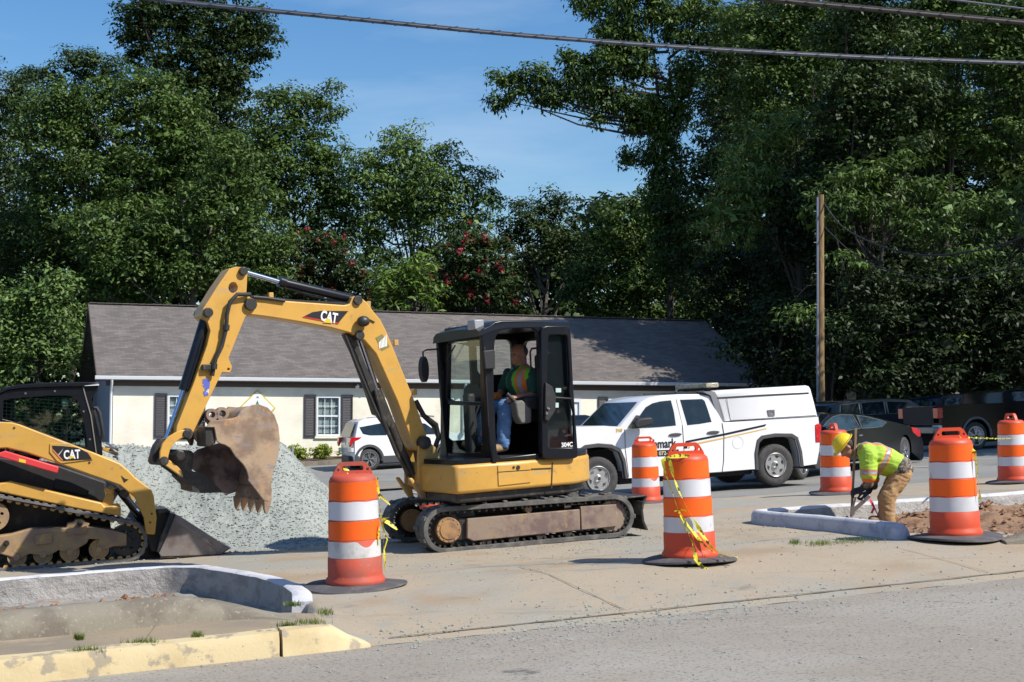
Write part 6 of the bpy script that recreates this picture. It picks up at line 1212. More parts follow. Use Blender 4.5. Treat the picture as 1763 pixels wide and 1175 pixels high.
cross_glass(XT, (cowl[0]+.02, cowl[1]+.01), (rf0[0]-.03, rf0[1]-.01), TW, belt, KT, TK, M_DGLASS, 'windscreen', mar=.13)
fw = tq([(480, 432), (505, 385), (530, 345), (565, 300), (610, 274), (660, 262), (728, 255), (742, 330), (748, 414), (640, 424)]); rw = tq([(786, 252), (925, 247), (940, 258), (955, 310), (974, 392), (900, 404), (820, 412)])
side_glass(XT, [fw, rw], TW, belt, KT, TK, M_DGLASS)
mb = MB(XT); mb.box(xf_-.6, xr_+.9, .30, TW-.30, .30, .92); mb.box(xf_+.45, xr_-.5, .12, TW-.12, .26, .50); mb.build('underbody', M_UND, TK)
for x in (xf_, xr_):
    for y, s in ((.0, -1), (TW, 1)): wheel(XT, x, zh, y+(.015 if s < 0 else -.015), .40, TK, 6, 'steel', .25, s, .56)
def flare(pts, w=0, wd=.06, both=True):
    for s in ((0, 1) if both else (0,)):
        mb = MB(XT); P = pts; cx = sum(p[0] for p in P)/len(P); cz = min(p[1] for p in P)
        V = []
        for x, z in P:
            d = Vector((x-cx, z-cz)); d.normalize()
            y0 = -.022 if s == 0 else TW+.022; y1 = .06 if s == 0 else TW-.06; ya = .002 if s == 0 else TW-.002
            V += [(x-d.x*.015, y1, z-d.y*.015), (x-d.x*.01, y0, z-d.y*.01), (x+d.x*wd*.8, y0, z+d.y*wd*.8), (x+d.x*wd, ya, z+d.y*wd)]
        mb.add(V, [(4*i+j, 4*i+4+j, 4*i+5+j, 4*i+1+j) for i in range(len(P)-1) for j in range(3)]); mb.build('wheel_flare', M_PLG, TK, smooth=50)
flare(ra[::-1]); flare(fa)
# doors, handles, mirror
for P in ([(425, 440), (428, 560), (450, 740)], [(762, 250), (790, 420), (800, 560), (795, 700)], [(1040, 400), (1052, 470), (1050, 640), (1040, 712)]):
    z = tq(P); mb = MB(XT)
    for a, b in zip(z, z[1:]): mb.bar((a[0], -.001+KT*max(0, a[1]-belt), a[1]), (b[0], -.001+KT*max(0, b[1]-belt), b[1]), .008 if P[0][0] < 1000 else .016, .008)
    mb.build('door_gap', M_BLKM, TK)
for a, b in (((702, 472), (783, 466)), ((943, 458), (1023, 452))):
    z = tq([a, b]); c = ((z[0][0]+z[1][0])/2, (z[0][1]+z[1][1])/2-.01); mb = MB(XT); mb.prism(ngon(c[0], c[1], (z[1][0]-z[0][0])/2, 20, 0, .03), -.022, .0); mb.build('door_handle', M_PLG, TK, bevel=.008)
z = tq([(468, 400), (500, 370), (578, 362), (587, 375), (587, 410), (500, 432), (478, 436)], w=-.18); mb = MB(XT); mb.prism(z, -.30, -.12); mr_ = mb.build('mirror', M_BLKM, TK, bevel=.03); z = tq([(445, 425), (500, 350), (520, 352), (480, 436)]); mb = MB(XT); mb.prism(z, -.012, .03); mb.bar((z[1][0], 0, z[1][1]-.1), (z[1][0]+.1, -.14, z[1][1]-.12), .05, .10); mb.build('mirror_mount', M_PLG, mr_)
# cap on the bed
CAPP = tq([(1062, 390), (1040, 300), (1018, 232), (1000, 200), (1030, 192), (1300, 176), (1590, 160), (1608, 166), (1618, 185), (1636, 270), (1652, 356), (1400, 372)])
cap = bodyshell(XT, CAPP, TW-.06, belt, .10, TK, M_WHITE, 'bed_cap', r=.05)
for v in cap.data.vertices: v.co.y += .03
side_glass(XT, [tq([(1022, 236), (1300, 219), (1600, 204), (1602, 214), (1300, 230), (1026, 246)])], TW-.06, belt, .10, TK, M_BLKM, 'cap_seal', both=False, lift=-.022, th=.03)
mb = MB(XT); z = tq([(1078, 244), (1098, 384)]); mb.bar((z[0][0], .055, z[0][1]), (z[1][0], .03, z[1][1]), .008, .008); z = tq([(1098, 384), (1640, 350)]); mb.bar((z[0][0], .024, z[0][1]), (z[1][0], .024, z[1][1]), .01, .012); mb.build('cap_door_seam', M_PLG, TK)
z = tq([(1334, 316), (1376, 314), (1378, 354), (1338, 356)]); mb = MB(XT); mb.prism(z, .02, .045, [[(z[0][0]+.03, z[2][1]+.04), (z[1][0]-.03, z[2][1]+.04), (z[1][0]-.03, z[0][1]-.03), (z[0][0]+.03, z[0][1]-.03)]]); mb.prism([(z[0][0]+.04, z[2][1]+.05), (z[0][0]+.09, z[2][1]+.05), (z[0][0]+.09, z[0][1]-.04), (z[0][0]+.04, z[0][1]-.04)], .03, .05); mb.build('latch', M_STEEL, TK)
mb = MB(XT); z = tq([(925, 200), (985, 198), (1010, 220), (1055, 392), (1040, 388), (1000, 300), (975, 225)]); mb.prism(z, .04, TW-.04); mb.build('cap_front', mat('cap_grey', (.22, .22, .23), .5), TK)
# light bar and rack
zb = tq([(795, 155), (1050, 137), (1052, 172), (795, 187)], w=.6); mb = MB(XT); xm_ = (zb[0][0]+zb[1][0])/2
za = sum(p[1] for p in zb)/4; xa0, xa1 = zb[0][0], zb[1][0]
LB = XT @ Matrix.Translation((xm_+.05, TW/2, za)); 
mb = MB(LB); mb.box(-.14, .14, -.66, .66, -.045, .045); lb = mb.build('light_bar', mat('amber_clear_lens', (.42, .38, .26), .25, layers=[(18, (.26, .24, .20), .5, .56, 2)]), TK, bevel=.02)
mb = MB(LB); 
for y in (-.45, .45): mb.box(-.05, .05, y-.04, y+.04, -.12, -.045)
mb.build('light_bar_foot', M_BLKM, lb)
mb = MB(XT); zr = tq([(745, 208), (1000, 200)], w=.3); mb.bar((zr[0][0], .3, zr[0][1]), (zr[1][0], .3, zr[1][1]), .04, .03); mb.bar((zr[0][0], 1.7, zr[0][1]), (zr[1][0], 1.7, zr[1][1]), .04, .03); mb.build('roof_rack', M_BLKM, TK)
# lights, bumper, stripes, lettering
mb = MB(XT); mb.prism(tq([(1626, 412), (1648, 400), (1666, 408), (1669, 520), (1630, 524)]), -.012, .14); mb.build('tail_light', M_TAIL, TK, bevel=.015)
mb = MB(XT); mb.prism(tq([(1626, 412), (1648, 400), (1666, 408), (1669, 520), (1630, 524)]), TW-.14, TW+.012); mb.build('tail_light', M_TAIL, TK, bevel=.015)
mb = MB(XT); mb.prism(tq([(1640, 590), (1655, 574), (1690, 574), (1692, 690), (1640, 694), (1622, 660)]), .02, TW-.02); mb.build('rear_bumper', mat('bumper_steel', (.10, .10, .11), .35, .5), TK, bevel=.02)
mb = MB(XT); mb.box(xf_-1.0, xf_-.80, .10, TW-.10, .42, .66); mb.build('front_bumper', M_CHRM, TK, bevel=.03)
mb = MB(XT); mb.box(xf_-.965, xf_-.90, .45, TW-.45, .68, 1.0); mb.build('grille', M_BLKM, TK, bevel=.01)
for y in (.06, TW-.42): mb = MB(XT); mb.box(xf_-.955, xf_-.80, y, y+.36, .76, .98); mb.build('headlight', mat('headlight_lens', (.6, .62, .64), .08, coat=1), TK, bevel=.02)
for P, m, nm in (([(795, 560), (810, 513), (822, 510), (1052, 465), (1310, 408), (1320, 405), (1312, 420), (1055, 478), (830, 521), (818, 560)], mat('stripe_black', (.008, .01, .02), .4), 'stripe'), ([(824, 560), (830, 538), (838, 532), (1055, 489), (1325, 430), (1318, 438), (1055, 498), (842, 542), (834, 560)], mat('stripe_gold', (.68, .42, .12), .45), 'stripe')):
    mb = MB(XT); mb.prism(tq(P), -.0032, -.0012); mb.build(nm, m, TK)
plane_text(XT, 0, (492, 566), (770, 549), 'C4', 'Benchmark', .235, mat('letter_black', (.012, .012, .014), .5), 'lettering', TK, flip=False, bold=.018, sx=.78, lift=.004)
mb = MB(XT); mb.prism(tq([(492, 577), (766, 566), (764, 606), (492, 616)]), -.0032, -.0012); st_ = mb.build('phone_strip', mat('letter_black', (.012, .012, .014), .5), TK)
plane_text(XT, 0, (640, 603), (760, 596), 'C4', '072-52', .10, mat('letter_cream', (.65, .55, .35), .5), 'lettering', st_, flip=False, bold=.02, lift=.005)
plane_text(XT, 0, (370, 455), (412, 453), 'C4', '310', .085, mat('number_gold', (.75, .48, .10), .5), 'unit_number', TK, flip=False, bold=.03, lift=.004)
z = tq([(1140, 524)])[0]; mb = MB(XT); mb.prism(ngon(z[0], z[1], .118, 28), -.003, .01, [ngon(z[0], z[1], .112, 28)]); mb.build('fuel_door', mat('seam_light', (.5, .5, .5), .5), TK)
mb = MB(XT)
for x in (xr_-.52,): mb.box(x, x+.02, .02, .28, .28, .55)
mb.build('mud_flap', M_BLKM, TK)

# ---- generic cars: a side outline in metres, then placed where the photo shows them
def car(name, label, M, Lc, W, Hh, prof, wx, r, wins, ws, rs, m, belt, k=.28, group=None, rims=('alloy', 5), flip=False, trim=None, rimm=None, cat='car', tails=None, cladding=False, extra=None, heads=True):
    root = thing(name, label, cat, M, group); F_ = M @ (Matrix.Scale(-1, 4, (1, 0, 0)) if flip else Matrix.Identity(4))
    # wheel arches cut into the lower outline
    low = []
    for x0 in sorted(wx, reverse=True):
        ra_ = r*1.17; low += [(x0+ra_*math.cos(a), max(.24, r+ra_*math.sin(a))) for a in np.linspace(-.15, PI+.15, 13)]
    P = prof+[(p[0], p[1]) for p in low]
    b = bodyshell(F_, P, W, belt, k, root, m, r=.07, nose=.13, x_nose=min(p[0] for p in prof), tail=.10, x_tail=max(p[0] for p in prof))
    side_glass(F_, wins, W, belt, k, root, M_DGLASS)
    cross_glass(F_, *ws, W, belt, k, root, M_DGLASS, 'windscreen', mar=.17); cross_glass(F_, *rs, W, belt, k, root, M_DGLASS, 'rear_window', mar=.2)
    mb = MB(F_); x0, x1 = min(p[0] for p in prof), max(p[0] for p in prof); mb.box(x0+.3, x1-.3, .25, W-.25, .2, .75); mb.build('underbody', M_UND, root)
    for x in wx:
        for y, s in ((.02, -1), (W-.02, 1)): wheel(F_, x, r, y, r, root, rims[1], rims[0], .22, s, .68, rimm)
    for y0 in (0, W):
        s = 1 if y0 == 0 else -1
        if tails:
            mb = MB(F_); q = sorted((y0-.012*s, y0+.22*s)); mb.prism(tails, q[0], q[1]); mb.build('tail_light', M_TAIL, root, bevel=.012)
        mb = MB(F_); q = sorted((y0+.03*s, y0+.35*s)); mb.box(x0+.02, x0+.25, q[0], q[1], .62, .76); mb.build('headlight', mat('headlight_lens', (.6, .62, .64), .08, coat=1), root, bevel=.02)
        mb = MB(F_); xm_ = wins[0][0][0] if wins else 0; q = sorted((y0-.18*s, y0-.02*s)); mb.box(ws[0][0]+.42, ws[0][0]+.54, q[0], q[1], belt+.02, belt+.17); mb.build('mirror', m, root, bevel=.03)
    if trim:
        for w_ in wins:
            mb = MB(F_)
            for a, c in zip(w_, w_[1:]+w_[:1]): mb.bar((a[0], -.004+k*max(0, a[1]-belt), a[1]), (c[0], -.004+k*max(0, c[1]-belt), c[1]), .022, .010)
            mb.build('window_trim', trim, root)
    if cladding:
        for x in wx:
            mb = MB(F_); V = []
            for a in np.linspace(-.1, PI+.1, 18):
                for rr_, y in ((r*1.15, .05), (r*1.15, -.018), (r*1.36, -.018), (r*1.38, .004)): V.append((x+rr_*math.cos(a), y, max(.22, r+rr_*math.sin(a))))
            mb.add(V, [(4*i+j, 4*i+4+j, 4*i+5+j, 4*i+1+j) for i in range(17) for j in range(3)]); mb.build('arch_trim', M_PLG, root)
        mb = MB(F_); a_, b_ = sorted(wx); mb.box(a_+r*1.2, b_-r*1.2, -.015, W+.015, .22, .46); mb.box(b_+r*1.2, x1-.02, -.010, W+.01, .24, .52); mb.box(x0+.30, a_-r*1.2, -.010, W+.01, .28, .50); mb.box(x0+.02, x0+.4, .42, W-.42, .28, .5); mb.box(x0+.12, x0+.4, .2, W-.2, .28, .5); mb.build('sill_trim', M_PLG, root, bevel=.02)
    if extra: extra(root, F_)
    for o in [q for q in bpy.data.objects if q.parent == root] if flip else []: pass
    return root
def handles(root, F_, xs, z, m=None):
    for x in xs: mb = MB(F_); mb.prism(ngon(x, z, .11, 14, 0, .022), -.03, .0); mb.build('door_handle', m or M_CHRM, root, bevel=.006)
# white SUV near the building (front to the right -> outline mirrored: x runs rear to front)
p = on(637, 811); MS = frame(p, 20, 2.3)
def suvx(root, F_):
    handles(root, F_, (1.0, 2.0), .98, M_WHITE)
    mb = MB(F_)
    for y in (.22, 1.62): mb.tube([(.15, y, 1.60), (.4, y, 1.70), (1.8, y, 1.73), (2.3, y, 1.66)], .022, 6)
    mb.build('roof_rail', M_STEEL, root)
xs = lambda P: [(-x, z) for x, z in P]
def carR(name, label, p, off, prof, wx, r, wins, ws, rs, **kw):
    """a car whose front points right; outlines given rear-to-front from the rear axle"""
    M = frame(p, kw.pop('yaw', 20), kw.pop('pitch', 2.6)) ; return car(name, label, M, 0, kw.pop('W', 1.84), 0, prof, wx, r, wins, ws, rs, kw.pop('m'), kw.pop('belt'), **kw)
SP = [(-.56, .30), (-.62, .55), (-.62, .86), (-.58, 1.08), (-.46, 1.36), (-.34, 1.60), (-.1, 1.68), (.8, 1.72), (1.6, 1.70), (2.05, 1.60), (2.75, 1.14), (3.35, 1.04), (3.62, .88), (3.70, .60), (3.62, .28)]
carR('suv', 'white SUV parked before the building, behind the excavator boom', p, 0, SP, [0, 2.69], .36,
     [[(-.28, 1.42), (.45, 1.52), (.62, 1.52), (.60, 1.12), (.05, 1.14), (-.18, 1.2)], [(.70, 1.53), (1.45, 1.52), (1.50, 1.10), (.68, 1.12)], [(1.56, 1.51), (1.95, 1.44), (2.42, 1.08), (1.58, 1.10)]],
     ((2.76, 1.14), (2.07, 1.58)), ((-.57, 1.12), (-.36, 1.56)), m=M_WHITE, belt=1.06, k=.24, tails=[(-.63, .92), (-.60, 1.10), (-.22, 1.10), (-.32, 1.03), (-.52, .96), (-.60, .80)], cladding=True, extra=suvx, rims=('alloy', 5), rimm=M_CHRM, heads=False)
# black coupe, front to the left behind the pickup
pc0, pc1 = on(1386, 826), on(1561, 800); yawc = math.degrees(math.atan2(pc1.y-pc0.y, pc1.x-pc0.x))
MC = frame(pc0, yawc, math.degrees(math.atan2(pc1.z-pc0.z, math.dist(pc0[:2], pc1[:2])))); wb = math.dist(pc0, pc1); print('COUPE', yawc, wb, pc0, pc1)
def cq(pts): return pl(MC, pts, 0, 'K5')
CPR = [(-.85, .25), (-.92, .5), (-.85, .70), (-.5, .82), (.35, .95)]+cq([(250, 340), (330, 324), (450, 328), (580, 352), (720, 392), (860, 430), (935, 470), (978, 560), (980, 680), (962, 706)])
wfix = cq([(160, 462), (215, 400), (270, 360), (330, 342), (430, 344), (470, 450), (300, 478), (170, 490)]); wq = cq([(462, 346), (540, 358), (640, 385), (682, 402), (640, 436), (560, 446), (482, 450)])
kC = .25; bC = cq([(300, 478)])[0][1]-.02
car('coupe', 'black coupe with thin chrome window line parked behind the pickup tailgate', MC, 0, 1.82, 0, CPR, [0, wb], .335, [wfix, wq], ((.38, .97), (cq([(250, 340)])[0][0]-.03, cq([(250, 340)])[0][1])), (cq([(860, 430)])[0], cq([(600, 358)])[0]), M_BLKP, bC, kC, trim=M_CHRM, rimm=M_CHRM,
    tails=cq([(868, 440), (930, 455), (944, 510), (925, 518), (880, 480)]), extra=lambda r_, F_: handles(r_, F_, [cq([(465, 505)])[0][0]], cq([(465, 505)])[0][1]))
# dark pickup at the right (tail to the left)
pd = on(1683, 775); MD = frame(pd, 19, 2.8)
def dq(pts, w=0): return pl(MD, pts, w, 'K5')
def pkx(root, F_):
    z = dq([(1205, 440), (1205, 345)]); W = 1.9
    mb = MB(F_); mb.box(-1.42, -1.25, .02, W-.02, .52, .72); mb.build('rear_bumper', mat('dull_chrome', (.25, .25, .26), .3, .8), root, bevel=.03)
    mb = MB(F_); mb.box(-1.262, -1.25, .22, W-.22, .80, 1.28); mb.build('tailgate_panel', M_BLKM, root, bevel=.01)
    mb = MB(F_); mb.box(-1.428, -1.42, .75, 1.1, .54, .70); mb.build('license_plate', mat('plate_cream', (.5, .45, .25), .5), root)
    mb = MB(F_); mb.tube([(-.48*math.cos(a), -.02, .42+.5*math.sin(a)) for a in np.linspace(-.1, PI+.1, 16)], .035, 6); mb.build('arch_trim', mat('worn_arch', (.16, .16, .16), .6), root)
PKP = [(-1.2, .50), (-1.25, .72), (-1.25, 1.30), (.95, 1.30), (1.0, 1.60), (1.15, 1.66), (2.3, 1.66), (2.55, 1.60), (3.1, 1.28), (4.15, 1.18), (4.3, .95), (4.32, .45)]
carR('pickup_truck', 'dark blue-black pickup in deep shade at the right edge, tailgate toward the camera', pd, 0, PKP, [0, 3.45], .40, [[(1.12, 1.59), (1.9, 1.6), (1.9, 1.33), (1.12, 1.33)], [(1.98, 1.6), (2.4, 1.56), (2.75, 1.33), (1.98, 1.33)]],
     ((3.08, 1.30), (2.58, 1.58)), ((.97, 1.33), (1.01, 1.58)), m=M_BLKP, W=1.9, belt=1.3, k=.16, yaw=19, pitch=2.8, cat='pickup truck', tails=[(-1.27, .95), (-1.27, 1.25), (-1.10, 1.25), (-1.10, .95)], extra=pkx, rims=('alloy', 5))
SC = lambda P, f=.88: [(x, z*f) for x, z in P]
# silver-dark SUV between the coupe and the dark pickup
pS = on(1600, 782); pS = Vector(UV(*[a+b for a, b in zip(toUV(pd.x, pd.y), (-1.15, 4.4))])+(0,)); pS.z = G(pS.x, pS.y)
S2 = [(-.85, .35), (-.92, .6), (-.90, 1.05), (-.62, 1.62), (-.4, 1.74), (1.4, 1.78), (2.2, 1.70), (2.9, 1.18), (3.6, 1.08), (3.8, .9), (3.8, .35)]
S2 = SC(S2)
carR('suv', 'shaded grey SUV half hidden between the black coupe and the dark pickup', pS, 0, S2, [0, 2.75], .37, [SC(q) for q in [[(-.40, 1.60), (.28, 1.66), (.28, 1.22), (-.48, 1.2)], [(.36, 1.66), (1.2, 1.68), (1.2, 1.22), (.36, 1.22)], [(1.3, 1.67), (2.0, 1.62), (2.5, 1.22), (1.3, 1.22)]]],
     SC(((2.88, 1.2), (2.22, 1.68))), SC(((-.88, 1.12), (-.64, 1.60))), m=M_DGREY, belt=1.0, k=.2, tails=[(-.93, .92), (-.90, 1.12), (-.6, 1.12), (-.6, .92)], trim=M_STEEL)
# dark blue car in front of the building behind the pickup cab, facing left
pb_ = Vector((*UV(*(np.array(toUV(tf.x, tf.y))+np.array((.35, 7.2)))), 0)); pb_.z = G(pb_.x, pb_.y)
S3 = [(-.85, .28), (-.92, .5), (-.85, .75), (.2, 1.02), (.98, 1.50), (1.35, 1.60), (2.6, 1.60), (3.2, 1.45), (3.5, 1.1), (3.55, .6), (3.45, .28)]
car('hatchback', 'dark blue car parked behind the hood of the white pickup', frame(pb_, 20, 2.6), 0, 1.8, 0, S3, [0, 2.7], .34, [[(.62, 1.10), (1.15, 1.46), (1.7, 1.50), (1.72, 1.08)], [(1.8, 1.50), (2.6, 1.48), (2.65, 1.08), (1.8, 1.08)]],
    ((.24, 1.04), (.96, 1.48)), ((3.48, 1.12), (3.22, 1.42)), M_BLUE, 1.03, .26, tails=[(3.3, .85), (3.3, 1.05), (3.56, 1.03), (3.57, .85)])
# another shaded car at the far right
pe = Vector((*UV(*(np.array(toUV(pd.x, pd.y))+np.array((3.6, 5.6)))), 0)); pe.z = G(pe.x, pe.y)
carR('suv', 'barely visible dark car in the shade behind the dark pickup cab', pe, 0, S2, [0, 2.75], .37, [SC(q) for q in [[(-.40, 1.60), (.28, 1.66), (.28, 1.22), (-.48, 1.2)], [(.36, 1.66), (1.2, 1.68), (1.2, 1.22), (.36, 1.22)], [(1.3, 1.67), (2.0, 1.62), (2.5, 1.22), (1.3, 1.22)]]],
     SC(((2.88, 1.2), (2.22, 1.68))), SC(((-.88, 1.12), (-.64, 1.60))), m=M_BLUE, belt=1.0, k=.2, tails=[(-.93, .92), (-.90, 1.12), (-.6, 1.12), (-.6, .92)])
# pale boards standing in the shade of the woods
M_PALE = mat('pale_board', (.5, .48, .42), .7, layers=[(3, (.35, .34, .28), .5, .6, 5)])
for pts, lb_, Y in (([(1458, 672), (1474, 672), (1474, 712), (1458, 712)], 'pale board standing in the woods shade right of the pole', 58), ([(1489, 661), (1495, 668), (1494, 682), (1487, 694), (1485, 680)], 'small pale slanted board in the woods right of the pole', 58)):
    A_ = [at(x, y, Y) for x, y in pts]; mb = MB(); n = len(A_); mb.add([v for v in A_]+[v+Vector((0, .05, 0)) for v in A_], [tuple(range(n)), tuple(range(2*n-1, n-1, -1))]+[(i, (i+1) % n, (i+1) % n+n, i+n) for i in range(n)])
    tag(mb.build('board', M_PALE, origin=A_[0]), lb_, 'board')
# ================================================================== people
def remesh(mb, name, voxel, mats, root=None, origin=None, matfn=None, it=3, disp=None):
    """fuse the overlapping shapes of mb into one continuous surface"""
    me0 = bpy.data.meshes.new('t'); me0.from_pydata([tuple(v) for v in mb.v], [], mb.f)
    bm = bmesh.new(); bm.from_mesh(me0); bmesh.ops.recalc_face_normals(bm, faces=bm.faces); bm.to_mesh(me0); bm.free()
    o = bpy.data.objects.new('t', me0); COL.objects.link(o)
    r = o.modifiers.new('r', 'REMESH'); r.mode = 'VOXEL'; r.voxel_size = voxel; s = o.modifiers.new('s', 'SMOOTH'); s.iterations = it; s.factor = .5
    bpy.context.view_layer.update(); me = bpy.data.meshes.new_from_object(o.evaluated_get(bpy.context.evaluated_depsgraph_get()))
    bpy.data.objects.remove(o); me.name = name
    W0 = WM[root.name] if root is not None else (origin if isinstance(origin, Matrix) else Matrix.Translation(origin)); inv = W0.inverted()
    if disp:
        for v in me.vertices: v.co += disp(v.co, v.normal)
    me.materials.clear()
    for m in mats: me.materials.append(m)
    if matfn:
        for p in me.polygons: p.material_index = matfn(p.center, p.normal)
    me.transform(inv); me.polygons.foreach_set('use_smooth', [True]*len(me.polygons))
    ob = bpy.data.objects.new(name, me); COL.objects.link(ob)
    if root is not None: ob.parent = root
    else: ob.matrix_basis = W0
    WM[ob.name] = W0; return ob
M_SKIN = mat('tanned_skin', (.40, .19, .12), .5, layers=[(14, (.34, .14, .09), .5, .7, 4)]); M_HAIR = mat('dark_hair', (.03, .022, .018), .7)
M_LIME = mat('lime_safety_fabric', (.42, .64, .06), .75, layers=[(6, (.34, .54, .05), .45, .65, 5), (11, (.30, .45, .06), .62, .7, 6)], bump=(14, .4, .02)); M_LIME2 = mat('green_vest_fabric', (.16, .55, .04), .7)
M_STR = mat('grey_reflective_band', (.34, .34, .36), .4); M_ORS = mat('orange_trim', (.85, .20, .03), .6)
M_TAN = mat('tan_work_trousers', (.46, .28, .13), .85, layers=[(5, (.38, .23, .11), .45, .65, 6), (9, (.30, .19, .10), .62, .74, 7)], bump=(14, .5, .02))
M_JEAN = mat('blue_jeans', (.10, .20, .40), .85, layers=[(7, (.15, .28, .50), .45, .62, 6)], bump=(11, .6, .03)); M_GLV = mat('black_work_glove', (.02, .02, .022), .7, bump=(40, .4, .005))
M_BOOT = mat('tan_boot', (.35, .22, .11), .8, layers=[(9, (.24, .16, .09), .5, .65, 6)]); M_HAT = mat('yellow_hard_hat', (.86, .62, .02), .3, coat=.3); M_CAMO = mat('camouflage_shirt', (.20, .17, .13), .85, layers=[(22, (.07, .06, .05), .5, .54, 3), (30, (.42, .38, .32), .58, .61, 3)])
M_SHIRT = mat('dark_green_shirt', (.02, .085, .065), .85, bump=(14, .5, .02)); M_EYE = mat('eye', (.02, .015, .012), .2)
def wob(sc, amp): return lambda co, n: n*amp*(noise.noise(Vector(co)*sc)+.8*(.5-abs(noise.noise(Vector((co.x*sc*1.3, co.y*sc*1.3, co.z*sc*2.6))))*1.6))
def hand(mb, wrist, dirv, palm_n, curl=.6, s=1.0, r=.0095, side=1):
    """palm and five bent fingers; dirv: wrist to knuckles, palm_n: out of the palm"""
    d = Vector(dirv).normalized(); n = Vector(palm_n); n = (n-d*n.dot(d)).normalized(); a = d.cross(n)*side; w_ = Vector(wrist)
    for k in (-.03, -.01, .01, .03): mb.cap(w_+a*k*.6*s, w_+d*.085*s+a*k*s, .016*s, .014*s, 8)
    for k, L_ in ((-.033, .062), (-.011, .076), (.011, .082), (.033, .072)):
        p0 = w_+d*.088*s+a*k*s; c = curl
        p1 = p0+(d*math.cos(c*.6)+n*math.sin(c*.6))*L_*.45*s; p2 = p1+(d*math.cos(c*1.5)+n*math.sin(c*1.5))*L_*.32*s; p3 = p2+(d*math.cos(c*2.3)+n*math.sin(c*2.3))*L_*.26*s
        mb.cap(p0, p1, r*s, r*.95*s, 8); mb.cap(p1, p2, r*.95*s, r*.9*s, 8); mb.cap(p2, p3, r*.9*s, r*.78*s, 8)
    t0 = w_+d*.025*s+a*.035*s; t1 = t0+(d*.6+a*.75+n*.3).normalized()*.04*s; t2 = t1+(d*.8+n*.6+a*.1).normalized()*.032*s
    mb.cap(t0, t1, r*1.35*s, r*1.1*s, 8); mb.cap(t1, t2, r*1.1*s, r*.9*s, 8)
def head_parts(mb, C, fwd, up, s=1.0):
    """skull, jaw, nose, brow, lips, ears; fwd is where the face looks"""
    f = Vector(fwd).normalized(); u = Vector(up); u = (u-f*u.dot(f)).normalized(); l = u.cross(f); Q = Matrix((f, l, u)).transposed(); C = Vector(C)
    P = lambda a, b, c: C+(f*a+l*b+u*c)*s
    mb.ell(P(-.012, 0, .03), (.098*s, .076*s, .093*s), 20, rot=Q); mb.ell(P(.022, 0, -.03), (.070*s, .062*s, .078*s), 18, rot=Q)
    mb.ell(P(.050, 0, -.085), (.034*s, .034*s, .024*s), 12, rot=Q)                       # chin
    mb.cap(P(.078, 0, .018), P(.102, 0, -.022), .010*s, .0145*s, 10)                      # nose
    for b in (-1, 1):
        mb.ell(P(.094, b*.010, -.028), (.010*s, .008*s, .007*s), 8, rot=Q); mb.cap(P(.078, b*.012, .030), P(.066, b*.045, .030), .0125*s, .010*s, 8)  # nostril, brow
        mb.ell(P(.050, b*.045, -.022), (.026*s, .018*s, .02*s), 10, rot=Q); mb.ell(P(-.008, b*.079, -.008), (.018*s, .009*s, .031*s), 12, rot=Q)            # cheek, ear
    mb.cap(P(.080, -.02, -.052), P(.080, .02, -.052), .008*s, .008*s, 8); mb.cap(P(.077, -.018, -.064), P(.077, .018, -.064), .0085*s, .0085*s, 8)
    return P
# ---- the bending worker (read off the photo at his own distance)
YW = 16.62
def wp(x, y, dy=0): return at(1400+x/5.873, 720+y/5.873, YW+dy)
gw = on(1530, 893); base = Vector((gw.x, YW, SUV_(*toUV(gw.x, YW))))
mb = MB()
for s, dx in ((-1, 0), (1, -14)):                                    # legs and feet (skin figure under the clothes)
    d = .115*s; hip = wp(895+dx, 560, d*.8); kn = wp(758+dx, 800, d); an = wp(752+dx, 1045, d); an.z = max(an.z, base.z+.09)
    mb.cap(hip, kn, .080, .055, 12); mb.cap(kn, an, .056, .040, 12); mb.cap(an+Vector((.03, 0, -.04)), an+Vector((-.16, 0, -.055)), .038, .034, 10)
mb.cap(wp(900, 525, -.08), wp(900, 525, .08), .095, .095, 12); mb.cap(wp(890, 510), wp(640, 390), .135, .155, 14); mb.cap(wp(640, 390, -.07), wp(560, 345, -.10), .14, .11, 12); mb.cap(wp(640, 390, .07), wp(560, 345, .10), .14, .11, 12)
mb.cap(wp(520, 330), wp(410, 320), .062, .056, 12)                    # neck
shN, elN, wrN = wp(560, 370, -.19), wp(560, 625, -.20), wp(500, 712, -.13)
shF, elF, wrF = wp(545, 370, .17), wp(600, 640, .18), wp(560, 742, .07)
for a, b, c in ((shN, elN, wrN), (shF, elF, wrF)): mb.cap(a, b, .055, .043, 12); mb.cap(b, c, .042, .028, 12)
HC = wp(338, 300); fw_ = Vector((-.62, 0, -.78)); up_ = Vector((-.78, 0, .62)); HP = head_parts(mb, HC, fw_, up_, 1.02)
hand(mb, wrN, Vector((-.9, .1, -.35)), (.1, .6, -.8), .7, 1.0, side=1); hand(mb, wrF, Vector((-.55, -.1, -.8)), (-.8, -.3, .5), .75, 1.0, side=1)
wk = remesh(mb, 'person', .009, [M_SKIN], origin=base, it=3)
tag(wk, 'worker bending over in a yellow hard hat, lime safety shirt and tan trousers', 'person')
mb = MB()
for s, dx in ((-1, 0), (1, -18)):
    d = .115*s; hip = wp(892+dx, 565, d*.8); kn = wp(752+dx, 800, d); kn2 = wp(748+dx, 900, d); an = wp(752+dx, 1045, d)
    mb.cap(hip, kn, .118, .092, 14); mb.cap(kn, kn2, .092, .084, 14); mb.cap(kn2, an, .084, .090, 14)
mb.cap(wp(895, 560, -.10), wp(895, 560, .10), .115, .115, 14); mb.cap(wp(900, 545, -.08), wp(900, 545, .08), .118, .118, 14)
mb.cap(wp(880, 560, -.08), wp(880, 560, .08), .12, .12, 14); remesh(mb, 'trousers', .012, [M_TAN], wk, disp=wob(9, .013))
